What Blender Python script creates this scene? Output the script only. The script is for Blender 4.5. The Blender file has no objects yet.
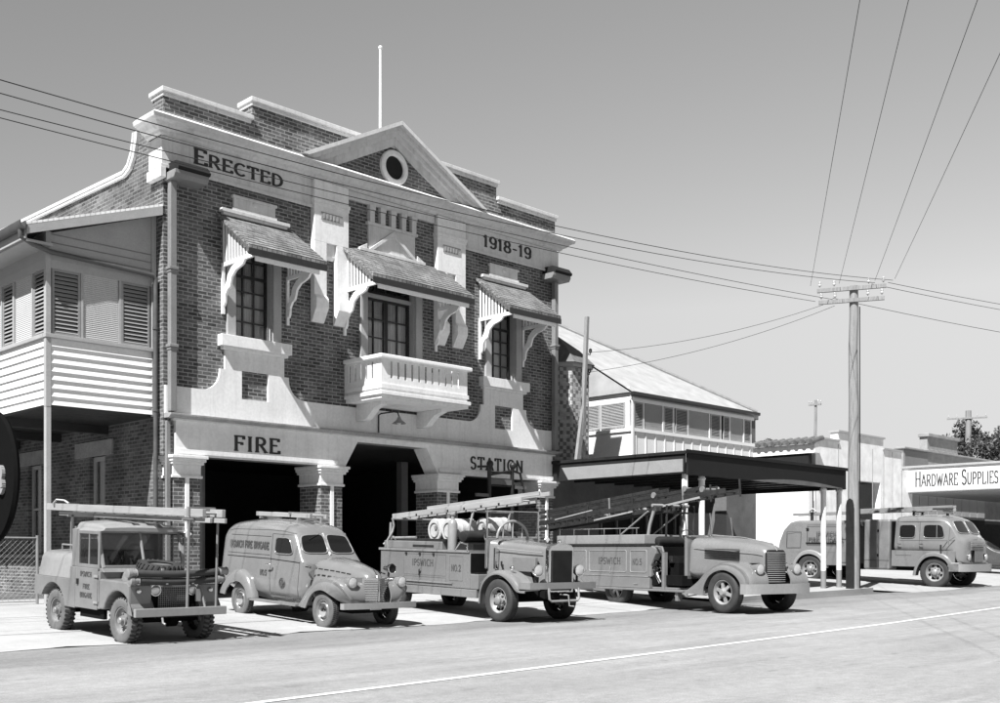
import bpy, bmesh, math, random
from mathutils import Vector, Matrix
random.seed(7)
S = bpy.context.scene
COL = S.collection
PI = math.pi
R = math.radians

# ---------------------------------------------------------------- camera, sky, sun, exposure
cam_d = bpy.data.cameras.new('camera'); cam = bpy.data.objects.new('camera', cam_d); COL.objects.link(cam)
cam.location = (-11.80, -22.17, 1.33)
cam.rotation_euler = (R(90), 0, R(-45.13))
cam_d.sensor_width = 36.0
cam_d.lens = 39.42
cam_d.shift_y = 0.2045
cam_d.clip_start = 0.1
cam_d.clip_end = 5000
S.camera = cam

SUN = Vector((-0.72, -0.245, 1.0)).normalized()
w = bpy.data.worlds.new('World'); S.world = w; w.use_nodes = True
nt = w.node_tree; nt.nodes.clear()
sky = nt.nodes.new('ShaderNodeTexSky'); sky.sky_type = 'NISHITA'; sky.sun_disc = False
sky.sun_elevation = math.asin(SUN.z); sky.sun_rotation = math.atan2(SUN.x, SUN.y)
sky.dust_density = 1.6; sky.air_density = 1.0
bw = nt.nodes.new('ShaderNodeRGBToBW'); bg = nt.nodes.new('ShaderNodeBackground'); out = nt.nodes.new('ShaderNodeOutputWorld')
# a hazy summer sky: bright along the horizon, deep overhead
tcw = nt.nodes.new('ShaderNodeTexCoord'); spw = nt.nodes.new('ShaderNodeSeparateXYZ'); nt.links.new(tcw.outputs['Generated'], spw.inputs[0])
el = nt.nodes.new('ShaderNodeMapRange'); el.inputs[1].default_value = 0.48; el.inputs[2].default_value = 0.75; el.inputs[3].default_value = 1.0; el.inputs[4].default_value = 0.3; nt.links.new(spw.outputs[2], el.inputs[0])
cl = nt.nodes.new('ShaderNodeMath'); cl.operation = 'MINIMUM'; cl.inputs[1].default_value = 3.45
mw = nt.nodes.new('ShaderNodeMath'); mw.operation = 'MULTIPLY'
nt.links.new(sky.outputs[0], bw.inputs[0]); nt.links.new(bw.outputs[0], cl.inputs[0]); nt.links.new(cl.outputs[0], mw.inputs[0]); nt.links.new(el.outputs[0], mw.inputs[1]); az = nt.nodes.new('ShaderNodeMapRange'); az.inputs[1].default_value = -0.6; az.inputs[2].default_value = 1.0; az.inputs[3].default_value = 0.38; az.inputs[4].default_value = 1.05; nt.links.new(spw.outputs[0], az.inputs[0])
m2 = nt.nodes.new('ShaderNodeMath'); m2.operation = 'MULTIPLY'; nt.links.new(mw.outputs[0], m2.inputs[0]); nt.links.new(az.outputs[0], m2.inputs[1]); nt.links.new(m2.outputs[0], bg.inputs[0]); nt.links.new(bg.outputs[0], out.inputs[0])
bg.inputs[1].default_value = 0.101
sd = bpy.data.lights.new('sun', 'SUN'); so = bpy.data.objects.new('sun', sd); COL.objects.link(so)
sd.energy = 5.0; sd.angle = R(0.53); sd.color = (1, 1, 1)
so.rotation_euler = SUN.to_track_quat('Z', 'Y').to_euler()
S.view_settings.view_transform = 'Standard'; S.view_settings.look = 'None'
S.view_settings.gamma = 1.0; S.view_settings.use_curve_mapping = False
S.view_settings.exposure = 1.05

# ---------------------------------------------------------------- materials (a black and white photograph: every colour is a grey)
def tone(g): return g*(0.50+0.58*g*g)
def newmat(name):
    m = bpy.data.materials.new(name); m.use_nodes = True
    n = m.node_tree.nodes; l = m.node_tree.links
    return m, n, l, n['Principled BSDF']
def math_node(n, op, a=None, b=None):
    q = n.new('ShaderNodeMath'); q.operation = op
    if a is not None: q.inputs[0].default_value = a
    if b is not None: q.inputs[1].default_value = b
    return q
def ramp(n, l, src, lo, hi, c0, c1):
    r = n.new('ShaderNodeMapRange'); l.new(src, r.inputs[0])
    r.inputs[1].default_value = lo; r.inputs[2].default_value = hi
    r.inputs[3].default_value = c0; r.inputs[4].default_value = c1
    return r.outputs[0]
def gmat(name, g, rough=0.6, var=0.12, scale=3.0, metal=0.0, bump=0.0, bscale=40, spec=0.5, fine=0.06, stretch=(1, 1, 1), coat=0.0, streak=0.0):
    """grey surface with two sizes of tonal variation and a little relief"""
    if metal < 0.5: g = tone(g)
    m, n, l, b = newmat(name)
    tc = n.new('ShaderNodeTexCoord'); mp = n.new('ShaderNodeMapping'); l.new(tc.outputs['Object'], mp.inputs[0])
    mp.inputs['Scale'].default_value = stretch
    n1 = n.new('ShaderNodeTexNoise'); n1.inputs['Scale'].default_value = scale; n1.inputs['Detail'].default_value = 6; n1.inputs['Roughness'].default_value = 0.65
    n2 = n.new('ShaderNodeTexNoise'); n2.inputs['Scale'].default_value = scale * 11; n2.inputs['Detail'].default_value = 3
    l.new(mp.outputs[0], n1.inputs[0]); l.new(mp.outputs[0], n2.inputs[0])
    a = ramp(n, l, n1.outputs[0], 0.3, 0.7, g * (1 - var), g * (1 + var))
    c = ramp(n, l, n2.outputs[0], 0.3, 0.7, 1 - fine, 1 + fine)
    mu = math_node(n, 'MULTIPLY'); l.new(a, mu.inputs[0]); l.new(c, mu.inputs[1])
    if streak:
        mp2 = n.new('ShaderNodeMapping'); l.new(tc.outputs['Object'], mp2.inputs[0]); mp2.inputs['Scale'].default_value = (3.2, 3.2, 0.22)
        ns = n.new('ShaderNodeTexNoise'); ns.inputs['Scale'].default_value = 2.4; ns.inputs['Detail'].default_value = 7; ns.inputs['Roughness'].default_value = 0.7; l.new(mp2.outputs[0], ns.inputs[0])
        st = ramp(n, l, ns.outputs[0], 0.50, 0.72, 1.0, 1.0 - streak)
        mu2 = math_node(n, 'MULTIPLY'); l.new(mu.outputs[0], mu2.inputs[0]); l.new(st, mu2.inputs[1]); mu = mu2
    cb = n.new('ShaderNodeCombineColor'); 
    for i in range(3): l.new(mu.outputs[0], cb.inputs[i])
    l.new(cb.outputs[0], b.inputs['Base Color'])
    rr = ramp(n, l, n1.outputs[0], 0.3, 0.7, max(0.02, rough - 0.1), min(1, rough + 0.1)); l.new(rr, b.inputs['Roughness'])
    b.inputs['Metallic'].default_value = metal
    b.inputs['Specular IOR Level'].default_value = spec
    b.inputs['Coat Weight'].default_value = coat; b.inputs['Coat Roughness'].default_value = 0.12
    if bump:
        n3 = n.new('ShaderNodeTexNoise'); n3.inputs['Scale'].default_value = bscale; n3.inputs['Detail'].default_value = 5
        l.new(mp.outputs[0], n3.inputs[0])
        bp = n.new('ShaderNodeBump'); bp.inputs['Strength'].default_value = bump; bp.inputs['Distance'].default_value = 0.02
        l.new(n3.outputs[0], bp.inputs['Height']); l.new(bp.outputs[0], b.inputs['Normal'])
    return m
def brickmat(name, c1, c2, mortar, bw_=0.24, bh=0.086, ms=0.012, var=0.25, checker=False, angle=None):
    m, n, l, b = newmat(name); c1, c2, mortar = c1*0.78, c2*0.78, mortar*0.72
    tc = n.new('ShaderNodeTexCoord'); sp = n.new('ShaderNodeSeparateXYZ'); l.new(tc.outputs['Object'], sp.inputs[0])
    ad = math_node(n, 'ADD'); l.new(sp.outputs[0], ad.inputs[0])
    my = math_node(n, 'MULTIPLY', b=-0.6 if checker else 1.0); l.new(sp.outputs[1], my.inputs[0]); l.new(my.outputs[0], ad.inputs[1])
    cv = n.new('ShaderNodeCombineXYZ'); l.new(ad.outputs[0], cv.inputs[0]); l.new(sp.outputs[2], cv.inputs[1])
    bt = n.new('ShaderNodeTexBrick'); l.new(cv.outputs[0], bt.inputs[0])
    bt.inputs['Scale'].default_value = 1.0; bt.inputs['Brick Width'].default_value = bw_; bt.inputs['Row Height'].default_value = bh
    bt.inputs['Mortar Size'].default_value = ms; bt.inputs['Mortar Smooth'].default_value = 0.15; bt.inputs['Bias'].default_value = 0.0
    for k, c in (('Color1', c1), ('Color2', c2), ('Mortar', mortar)): bt.inputs[k].default_value = (c, c, c, 1)
    n1 = n.new('ShaderNodeTexNoise'); n1.inputs['Scale'].default_value = 1.1; n1.inputs['Detail'].default_value = 6
    l.new(tc.outputs['Object'], n1.inputs[0])
    n2 = n.new('ShaderNodeTexNoise'); n2.inputs['Scale'].default_value = 14; n2.inputs['Detail'].default_value = 4
    l.new(tc.outputs['Object'], n2.inputs[0])
    v1 = ramp(n, l, n1.outputs[0], 0.3, 0.7, 1 - var, 1 + var); v2 = ramp(n, l, n2.outputs[0], 0.3, 0.7, 0.8, 1.2)
    mm = math_node(n, 'MULTIPLY'); l.new(v1, mm.inputs[0]); l.new(v2, mm.inputs[1])
    vm = n.new('ShaderNodeVectorMath'); vm.operation = 'SCALE'; l.new(bt.outputs['Color'], vm.inputs[0]); l.new(mm.outputs[0], vm.inputs['Scale'])
    if checker:
        ck = n.new('ShaderNodeTexChecker'); ck.inputs['Scale'].default_value = 1.0
        ck.inputs[1].default_value = (1, 1, 1, 1); ck.inputs[2].default_value = (0.42, 0.42, 0.42, 1)
        sc = n.new('ShaderNodeVectorMath'); sc.operation = 'MULTIPLY'; sc.inputs[1].default_value = (1 / 0.12, 1 / 0.115, 0)
        l.new(cv.outputs[0], sc.inputs[0])
        nz = n.new('ShaderNodeTexWhiteNoise'); nz.noise_dimensions = '3D'
        fl = n.new('ShaderNodeVectorMath'); fl.operation = 'FLOOR'; l.new(sc.outputs[0], fl.inputs[0]); l.new(fl.outputs[0], nz.inputs[0])
        l.new(sc.outputs[0], ck.inputs[0])
        t = ramp(n, l, nz.outputs[0], 0.25, 0.26, 0.0, 1.0)
        mx = n.new('ShaderNodeMix'); mx.data_type = 'RGBA'; l.new(t, mx.inputs[0]); mx.inputs[6].default_value = (1, 1, 1, 1); l.new(ck.outputs[0], mx.inputs[7])
        v3 = n.new('ShaderNodeVectorMath'); v3.operation = 'MULTIPLY'; l.new(vm.outputs[0], v3.inputs[0]); l.new(mx.outputs[2], v3.inputs[1]); vm = v3
    l.new(vm.outputs[0], b.inputs['Base Color']); b.inputs['Roughness'].default_value = 0.9; b.inputs['Specular IOR Level'].default_value = 0.2
    bp = n.new('ShaderNodeBump'); bp.inputs['Strength'].default_value = 0.6; bp.inputs['Distance'].default_value = 0.006; bp.invert = True
    l.new(bt.outputs['Fac'], bp.inputs['Height']); l.new(bp.outputs[0], b.inputs['Normal'])
    return m
def stripemat(name, g, period, axis, dark=0.55, width=0.12, rough=0.7, var=0.15, soft=0.04):
    """sheet material with regular grooves: corrugations, lapped boards, shingles"""
    g = tone(g)
    m, n, l, b = newmat(name)
    tc = n.new('ShaderNodeTexCoord'); sp = n.new('ShaderNodeSeparateXYZ'); l.new(tc.outputs['Object'], sp.inputs[0])
    md = math_node(n, 'PINGPONG', b=period / 2); l.new(sp.outputs[axis], md.inputs[0])
    t = ramp(n, l, md.outputs[0], period / 2 * width, period / 2 * (width + soft + 0.1), dark, 1.0)
    n1 = n.new('ShaderNodeTexNoise'); n1.inputs['Scale'].default_value = 2.2; n1.inputs['Detail'].default_value = 6; l.new(tc.outputs['Object'], n1.inputs[0])
    v = ramp(n, l, n1.outputs[0], 0.3, 0.7, g * (1 - var), g * (1 + var))
    mu = math_node(n, 'MULTIPLY'); l.new(v, mu.inputs[0]); l.new(t, mu.inputs[1])
    cb = n.new('ShaderNodeCombineColor')
    for i in range(3): l.new(mu.outputs[0], cb.inputs[i])
    l.new(cb.outputs[0], b.inputs['Base Color']); b.inputs['Roughness'].default_value = rough
    bp = n.new('ShaderNodeBump'); bp.inputs['Strength'].default_value = 0.5; bp.inputs['Distance'].default_value = 0.02
    l.new(md.outputs[0], bp.inputs['Height']); l.new(bp.outputs[0], b.inputs['Normal'])
    return m
def glassmat(name, tint=0.02, refl=0.9):
    m, n, l, b = newmat(name)
    o = n['Material Output']; tr = n.new('ShaderNodeBsdfTransparent'); gl = n.new('ShaderNodeBsdfGlossy'); mx = n.new('ShaderNodeMixShader'); lw = n.new('ShaderNodeLayerWeight'); lw.inputs[0].default_value = 0.5; pw = math_node(n, 'POWER', b=4.0); l.new(lw.outputs['Facing'], pw.inputs[0])
    fr = n.new('ShaderNodeMapRange'); l.new(pw.outputs[0], fr.inputs[0]); fr.inputs[3].default_value = 0.05; fr.inputs[4].default_value = 0.7
    gl.inputs['Roughness'].default_value = 0.02; gl.inputs[0].default_value = (refl, refl, refl, 1)
    c = 1 - tint; tr.inputs[0].default_value = (c, c, c, 1)
    l.new(fr.outputs[0], mx.inputs[0]); l.new(tr.outputs[0], mx.inputs[1]); l.new(gl.outputs[0], mx.inputs[2]); l.new(mx.outputs[0], o.inputs[0])
    return m
M = {}
M['brick'] = brickmat('dark_brick', 0.07, 0.18, 0.36, var=0.32)
M['brick_side'] = brickmat('side_brick', 0.07, 0.17, 0.24, var=0.35)
M['brick_check'] = brickmat('chequered_brick', 0.42, 0.52, 0.5, checker=True)
M['plaster'] = gmat('painted_render', 0.82, 0.75, 0.07, 1.3, bump=0.12, bscale=60, streak=0.15)
M['trim'] = gmat('shaded_weathered_trim', 0.71, 0.75, 0.10, 1.3, bump=0.12, bscale=60, streak=0.26)  # streaked paint, base darkened to put the upper mouldings' shade into the colour
M['darkpipe'] = gmat('dark_pipe_paint', 0.14, 0.5, 0.2, 3)
M['blacktyre'] = gmat('black_tyre', 0.06, 0.75, 0.3, 6, bump=0.2, bscale=60)
M['plaster_dull'] = gmat('weathered_render', 0.44, 0.85, 0.25, 2.5, bump=0.25, bscale=35, fine=0.12)
M['white'] = gmat('white_gloss_paint', 0.85, 0.45, 0.05, 2)
M['cream'] = gmat('cream_timber_paint', 0.52, 0.55, 0.08, 2.5)
M['midtimber'] = gmat('grey_timber_paint', 0.33, 0.6, 0.12, 3)
M['dark'] = gmat('dark_paint', 0.035, 0.75, 0.2, 4, spec=0.15)
M['darkwood'] = gmat('dark_joinery', 0.045, 0.4, 0.2, 5)
M['letter'] = gmat('dark_lettering', 0.03, 0.6, 0.1, 8)
M['lettergrey'] = gmat('worn_lettering', 0.12, 0.6, 0.3, 18)
M['shingle'] = brickmat('timber_shingles', 0.17, 0.30, 0.07, bw_=0.13, bh=0.085, ms=0.008, var=0.3)
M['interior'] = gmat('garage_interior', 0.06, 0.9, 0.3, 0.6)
M['curtain'] = gmat('curtain', 0.62, 0.9, 0.1, 5, stretch=(8, 8, 0.5))
M['glass'] = glassmat('window_glass', 0.06)
M['clearglass'] = glassmat('windscreen_glass', 0.05)
M['pipe'] = gmat('downpipe_paint', 0.34, 0.55, 0.12, 2.5)
M['metal'] = gmat('galvanised_metal', 0.42, 0.45, 0.15, 6, metal=0.3)
M['chrome'] = gmat('chrome', 0.75, 0.12, 0.04, 6, metal=1.0)
M['iron'] = gmat('black_iron', 0.025, 0.5, 0.2, 10)
M['rubber'] = gmat('tyre_rubber', 0.045, 0.85, 0.3, 6, bump=0.2, bscale=70)
M['dustyrubber'] = gmat('dusty_tyre_sidewall', 0.20, 0.9, 0.25, 6, bump=0.2, bscale=50)
M['under'] = gmat('chassis_black', 0.012, 0.95, 0.3, 4, spec=0.1)
M['paint'] = gmat('fire_engine_paint', 0.305, 0.25, 0.10, 1.2, coat=1.0, fine=0.03)
M['paint_dull'] = gmat('dusty_fire_engine_paint', 0.295, 0.38, 0.14, 2.0, coat=0.25, fine=0.05)
M['paint_top'] = gmat('faded_roof_paint', 0.40, 0.35, 0.08, 1.5, coat=0.4)
M['leather'] = gmat('black_leather', 0.03, 0.45, 0.25, 8)
M['canvas'] = gmat('pale_canvas', 0.60, 0.9, 0.15, 5, bump=0.3, bscale=20)
M['ladderwood'] = gmat('varnished_ladder_wood', 0.46, 0.5, 0.15, 3, stretch=(3, 0.3, 3))
M['darkladder'] = gmat('dark_ladder_wood', 0.045, 0.55, 0.3, 5)
M['hose'] = gmat('ribbed_hose', 0.07, 0.7, 0.2, 10)
M['polewood'] = gmat('weathered_pole', 0.38, 0.9, 0.3, 2.0, stretch=(9, 9, 0.6), bump=0.5, bscale=8, fine=0.15)
M['wire'] = gmat('wire', 0.03, 0.6, 0.0, 1)
M['insul'] = gmat('porcelain', 0.55, 0.2, 0.05, 3)
M['iron_sheet'] = stripemat('corrugated_wall_sheet', 0.86, 0.11, 0, 0.72, 0.2)
M['iron_roof'] = stripemat('corrugated_roof_sheet', 0.55, 0.12, 0, 0.8, 0.2, rough=0.5, var=0.14)
M['concrete_wall'] = gmat('concrete_blocks', 0.22, 0.9, 0.3, 1.2, bump=0.2, bscale=30)
M['louvre'] = gmat('louvre_paint', 0.40, 0.6, 0.08, 3)
M['leaf'] = gmat('leaves', 0.09, 0.6, 0.4, 1.5)
M['bark'] = gmat('bark', 0.09, 0.95, 0.3, 3)
M['sign_white'] = gmat('sign_board_white', 0.78, 0.5, 0.04, 2)
M['tile'] = gmat('roof_tiles', 0.2, 0.8, 0.3, 4)
M['signblack'] = gmat('sign_black', 0.012, 0.9, 0.1, 4, spec=0.03)
M['lensglass'] = gmat('lamp_lens', 0.62, 0.08, 0.04, 20, metal=0.6)

# ---------------------------------------------------------------- mesh builder
class MB:
    def __init__(s): s.v = []; s.f = []; s.mi = []
    def add(s, vs, fs, mi=0):
        o = len(s.v); s.v += [tuple(v) for v in vs]
        for f in fs: s.f.append([i + o for i in f]); s.mi.append(mi)
        return s
    def box(s, x0, x1, y0, y1, z0, z1, mi=0):
        v = [(x0,y0,z0),(x1,y0,z0),(x1,y1,z0),(x0,y1,z0),(x0,y0,z1),(x1,y0,z1),(x1,y1,z1),(x0,y1,z1)]
        return s.add(v, [(0,3,2,1),(4,5,6,7),(0,1,5,4),(1,2,6,5),(2,3,7,6),(3,0,4,7)], mi)
    def prism(s, poly, axis, a0, a1, mi=0):
        n = len(poly)
        def P(p, a):
            return (a, p[0], p[1]) if axis == 'x' else ((p[0], a, p[1]) if axis == 'y' else (p[0], p[1], a))
        v = [P(p, a0) for p in poly] + [P(p, a1) for p in poly]
        f = [tuple(range(n)), tuple(range(2*n-1, n-1, -1))] + [(i, (i+1) % n, n+(i+1) % n, n+i) for i in range(n)]
        return s.add(v, f, mi)
    def bar(s, p0, p1, wd, ht, up=(0,0,1), mi=0):
        p0, p1 = Vector(p0), Vector(p1); d = (p1-p0).normalized(); u = Vector(up)
        if abs(d.dot(u)) > 0.98: u = Vector((1,0,0))
        a = d.cross(u).normalized(); b = a.cross(d).normalized()
        v = []
        for p in (p0, p1):
            for sx, sz in ((-1,-1),(1,-1),(1,1),(-1,1)): v.append(p + a*sx*wd/2 + b*sz*ht/2)
        return s.add(v, [(0,1,2,3),(7,6,5,4),(0,4,5,1),(1,5,6,2),(2,6,7,3),(3,7,4,0)], mi)
    def loft(s, rings, caps=True, mi=0, closed=True):
        n = len(rings[0]); v = [p for r in rings for p in r]; f = []
        for k in range(len(rings)-1):
            for i in range(n if closed else n-1):
                j = (i+1) % n; f.append((k*n+i, k*n+j, (k+1)*n+j, (k+1)*n+i))
        if caps and closed: f.append(tuple(range(n-1, -1, -1))); f.append(tuple((len(rings)-1)*n+i for i in range(n)))
        return s.add(v, f, mi)
    def tube(s, pts, r, n=8, mi=0):
        pts = [Vector(p) for p in pts]; rings = []
        rr = r if isinstance(r, (list, tuple)) else [r]*len(pts)
        prev = None
        for i, p in enumerate(pts):
            d = (pts[min(i+1, len(pts)-1)] - pts[max(i-1, 0)]).normalized()
            if prev is None:
                u = Vector((0,0,1)) if abs(d.z) < 0.9 else Vector((1,0,0)); a = d.cross(u).normalized()
            else:
                a = (prev - d*prev.dot(d)).normalized()
            prev = a; b = d.cross(a)
            rings.append([p + (a*math.cos(2*PI*k/n) + b*math.sin(2*PI*k/n))*rr[i] for k in range(n)])
        return s.loft(rings, True, mi)
    def lathe(s, prof, o, ax=(0,0,1), n=20, mi=0, caps=True):
        o = Vector(o); d = Vector(ax).normalized(); u = Vector((0,0,1)) if abs(d.z) < 0.9 else Vector((1,0,0))
        a = d.cross(u).normalized(); b = d.cross(a)
        rings = [[o + d*h + (a*math.cos(2*PI*k/n) + b*math.sin(2*PI*k/n))*max(r, 1e-4) for k in range(n)] for r, h in prof]
        return s.loft(rings, caps, mi)
    def sphere(s, c, r, sx=1, sy=1, sz=1, n=12, mi=0):
        c = Vector(c); rings = []
        for j in range(1, n):
            t = PI*j/n
            rings.append([c + Vector((r*sx*math.sin(t)*math.cos(2*PI*k/n), r*sy*math.sin(t)*math.sin(2*PI*k/n), r*sz*math.cos(t))) for k in range(n)])
        return s.loft(rings, True, mi)
    def wall(s, axis, a0, a1, z0, z1, t0, t1, holes, mi=0):
        """solid wall in the (a,z) plane between t0 and t1 with rectangular openings"""
        xs = sorted(set([a0, a1] + [h[0] for h in holes] + [h[1] for h in holes]))
        for i in range(len(xs)-1):
            xa, xb = xs[i], xs[i+1]
            if xb - xa < 1e-6: continue
            cuts = sorted([(h[2], h[3]) for h in holes if h[0] <= xa+1e-6 and h[1] >= xb-1e-6]); z = z0
            segs = []
            for c0, c1 in cuts:
                if c0 > z: segs.append((z, c0))
                z = max(z, c1)
            if z < z1: segs.append((z, z1))
            for s0, s1 in segs:
                if axis == 'x': s.box(xa, xb, t0, t1, s0, s1, mi)
                else: s.box(t0, t1, xa, xb, s0, s1, mi)
        return s
    def build(s, name, mat, parent=None, bevel=0.0, smooth=0, weld=False):
        me = bpy.data.meshes.new(name); me.from_pydata(s.v, [], s.f)
        mats = mat if isinstance(mat, (list, tuple)) else [mat]
        for m in mats: me.materials.append(M[m] if isinstance(m, str) else m)
        me.polygons.foreach_set('material_index', s.mi)
        bm = bmesh.new(); bm.from_mesh(me)
        if weld: bmesh.ops.remove_doubles(bm, verts=bm.verts, dist=1e-4)
        bmesh.ops.recalc_face_normals(bm, faces=bm.faces); bm.to_mesh(me); bm.free()
        if smooth:
            me.shade_smooth()
            me.set_sharp_from_angle(angle=R(smooth))
        o = bpy.data.objects.new(name, me); COL.objects.link(o)
        if parent: o.parent = parent
        if bevel:
            md = o.modifiers.new('bevel', 'BEVEL'); md.width = bevel; md.segments = 2; md.limit_method = 'ANGLE'; md.angle_limit = R(40)
        return o
def tag(o, label=None, cat=None, group=None, kind=None):
    if label: o['label'] = label
    if cat: o['category'] = cat
    if group: o['group'] = group
    if kind: o['kind'] = kind
    return o
def thing(name, label, cat, loc=(0,0,0), rot=(0,0,0), group=None, scale=1.0):
    o = bpy.data.objects.new(name, None); COL.objects.link(o); o.location = loc; o.rotation_euler = rot; o.scale = (scale,)*3
    o.empty_display_size = 0.3
    return tag(o, label, cat, group)
def copy_tree(o, parent=None):
    c = o.copy(); COL.objects.link(c)
    if parent: c.parent = parent
    for ch in list(o.children): copy_tree(ch, c)
    return c
def arc(cx, cy, r, a0, a1, n=8, rz=None):
    rz = rz or r
    return [(cx + r*math.cos(R(a0+(a1-a0)*i/n)), cy + rz*math.sin(R(a0+(a1-a0)*i/n))) for i in range(n+1)]

from mathutils.bvhtree import BVHTree
def bvh_of(o):
    dg = bpy.context.evaluated_depsgraph_get(); dg.update(); ev = o.evaluated_get(dg); me = ev.to_mesh()
    t = BVHTree.FromPolygons([v.co.copy() for v in me.vertices], [tuple(p.vertices) for p in me.polygons]); ev.to_mesh_clear(); return t
def onto(t, p, d, off=0.0):
    d = Vector(d).normalized(); h = t.ray_cast(Vector(p) - d*3, d, 8.0)
    return (h[0] - d*off) if h[0] is not None else Vector(p)
def drape_pane(name, t, c, d, mat, parent, off=0.012, n=8, m=6, frame=None, fr=0.014, fname='window_frame', rnd=0.12):
    """pane that follows a curved body: corner points c (4, going round), dropped onto the body along d"""
    c = [Vector(q) for q in c]; v = []
    for j in range(m+1):
        for i in range(n+1):
            a, b = i/n, j/m
            # pull the corners in for a rounded outline
            ka = 1-rnd*(abs(2*b-1)**6); kb = 1-rnd*(abs(2*a-1)**6); a = 0.5+(a-0.5)*ka; b = 0.5+(b-0.5)*kb
            v.append(onto(t, (c[0]*(1-a)+c[1]*a)*(1-b) + (c[3]*(1-a)+c[2]*a)*b, d, off))
    f = [(j*(n+1)+i, j*(n+1)+i+1, (j+1)*(n+1)+i+1, (j+1)*(n+1)+i) for j in range(m) for i in range(n)]
    o = MB().add(v, f).build(name, mat, parent, smooth=60)
    if frame:
        idx = [i for i in range(n+1)] + [(j+1)*(n+1)+n for j in range(m)] + [m*(n+1)+i for i in range(n-1, -1, -1)] + [j*(n+1) for j in range(m-1, -1, -1)]
        MB().tube([v[i] for i in idx], fr, 6).build(fname, frame, o, smooth=60)
    return o
def drape_line(mb, t, pts, d, r=0.005, off=0.0, n=10):
    P = []
    for a, b in zip(pts, pts[1:]): P += [onto(t, Vector(a).lerp(Vector(b), k/n), d, off) for k in range(n)]
    P.append(onto(t, pts[-1], d, off)); mb.tube(P, r, 5)

# ---------------------------------------------------------------- lettering: a small stroke alphabet with serifs
def _a(cx, cy, rx, ry, a0, a1, n=9): return arc(cx, cy, rx, a0, a1, n, ry)
GL = {
 'A': (.72, [[(.02,0),(.36,1)],[(.36,1),(.70,0)],[(.15,.34),(.57,.34)]], [(.02,0),(.70,0)]),
 'B': (.60, [[(.1,0),(.1,1)],[(.1,1),(.3,1)]+_a(.3,.76,.22,.24,90,-90)+[(.1,.52)],[(.1,.52),(.3,.52)]+_a(.3,.26,.26,.26,90,-90)+[(.1,0)]], []),
 'C': (.66, [_a(.38,.5,.32,.5,50,310,14)], []),
 'D': (.68, [[(.1,0),(.1,1)],[(.1,1),(.25,1)]+_a(.25,.5,.38,.5,90,-90,12)+[(.1,0)]], []),
 'E': (.58, [[(.1,0),(.1,1)],[(.02,1),(.52,1),(.52,.86)],[(.1,.54),(.42,.54)],[(.02,0),(.56,0),(.56,.15)]], []),
 'F': (.56, [[(.1,0),(.1,1)],[(.02,1),(.52,1),(.52,.84)],[(.1,.54),(.42,.54),(.42,.44)]], [(.1,0)]),
 'G': (.68, [_a(.38,.5,.32,.5,50,340,14),[(.42,.4),(.7,.4),(.7,.1)]], []),
 'H': (.70, [[(.1,0),(.1,1)],[(.6,0),(.6,1)],[(.1,.52),(.6,.52)]], [(.1,0),(.1,1),(.6,0),(.6,1)]),
 'I': (.30, [[(.15,0),(.15,1)]], [(.15,0),(.15,1)]),
 'L': (.54, [[(.1,0),(.1,1)],[(.02,0),(.5,0),(.5,.16)]], [(.1,1)]),
 'N': (.72, [[(.1,0),(.1,1)],[(.1,1),(.62,0)],[(.62,0),(.62,1)]], [(.1,0),(.62,1)]),
 'O': (.74, [_a(.37,.5,.33,.5,0,360,20)], []),
 'P': (.60, [[(.1,0),(.1,1)],[(.1,1),(.3,1)]+_a(.3,.74,.24,.26,90,-90)+[(.1,.48)]], [(.1,0)]),
 'R': (.66, [[(.1,0),(.1,1)],[(.1,1),(.3,1)]+_a(.3,.75,.23,.25,90,-90)+[(.1,.5)],[(.3,.5),(.6,0)]], [(.1,0),(.6,0)]),
 'S': (.56, [_a(.29,.75,.21,.25,30,270,10)+_a(.29,.25,.23,.25,90,-150,10)], []),
 'T': (.66, [[(.33,0),(.33,1)],[(.04,.84),(.04,1),(.62,1),(.62,.84)]], [(.33,0)]),
 'U': (.68, [[(.1,1),(.1,.3)]+_a(.34,.3,.24,.3,180,360,10)+[(.58,1)]], [(.1,1),(.58,1)]),
 'W': (.94, [[(.04,1),(.26,0)],[(.26,0),(.47,.8)],[(.47,.8),(.68,0)],[(.68,0),(.90,1)]], [(.04,1),(.90,1)]),
 '1': (.36, [[(.18,0),(.18,1)],[(.18,1),(.05,.84)]], [(.18,0)]),
 '2': (.56, [_a(.28,.72,.22,.28,170,-20,9)+[(.06,0)],[(.06,0),(.52,0),(.52,.14)]], []),
 '3': (.56, [_a(.27,.75,.2,.25,150,-90,10),_a(.27,.26,.24,.26,90,-150,10)], []),
 '4': (.60, [[(.42,0),(.42,1)],[(.42,1),(.04,.32)],[(.04,.32),(.58,.32)]], []),
 '5': (.56, [[(.48,1),(.12,1)],[(.12,1),(.1,.55)]+_a(.27,.32,.24,.32,130,-150,11)], []),
 '8': (.58, [_a(.29,.76,.19,.24,0,360,14),_a(.29,.26,.24,.26,0,360,14)], []),
 '9': (.58, [_a(.29,.7,.23,.3,0,360,14),[(.52,.7),(.5,.35)]+_a(.28,.28,.23,.28,10,-140,8)], []),
 '-': (.44, [[(.08,.45),(.36,.45)]], []),
 '.': (.22, [[(.08,.03),(.14,.03)]], []),
 ' ': (.34, [], []),
}
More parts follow.
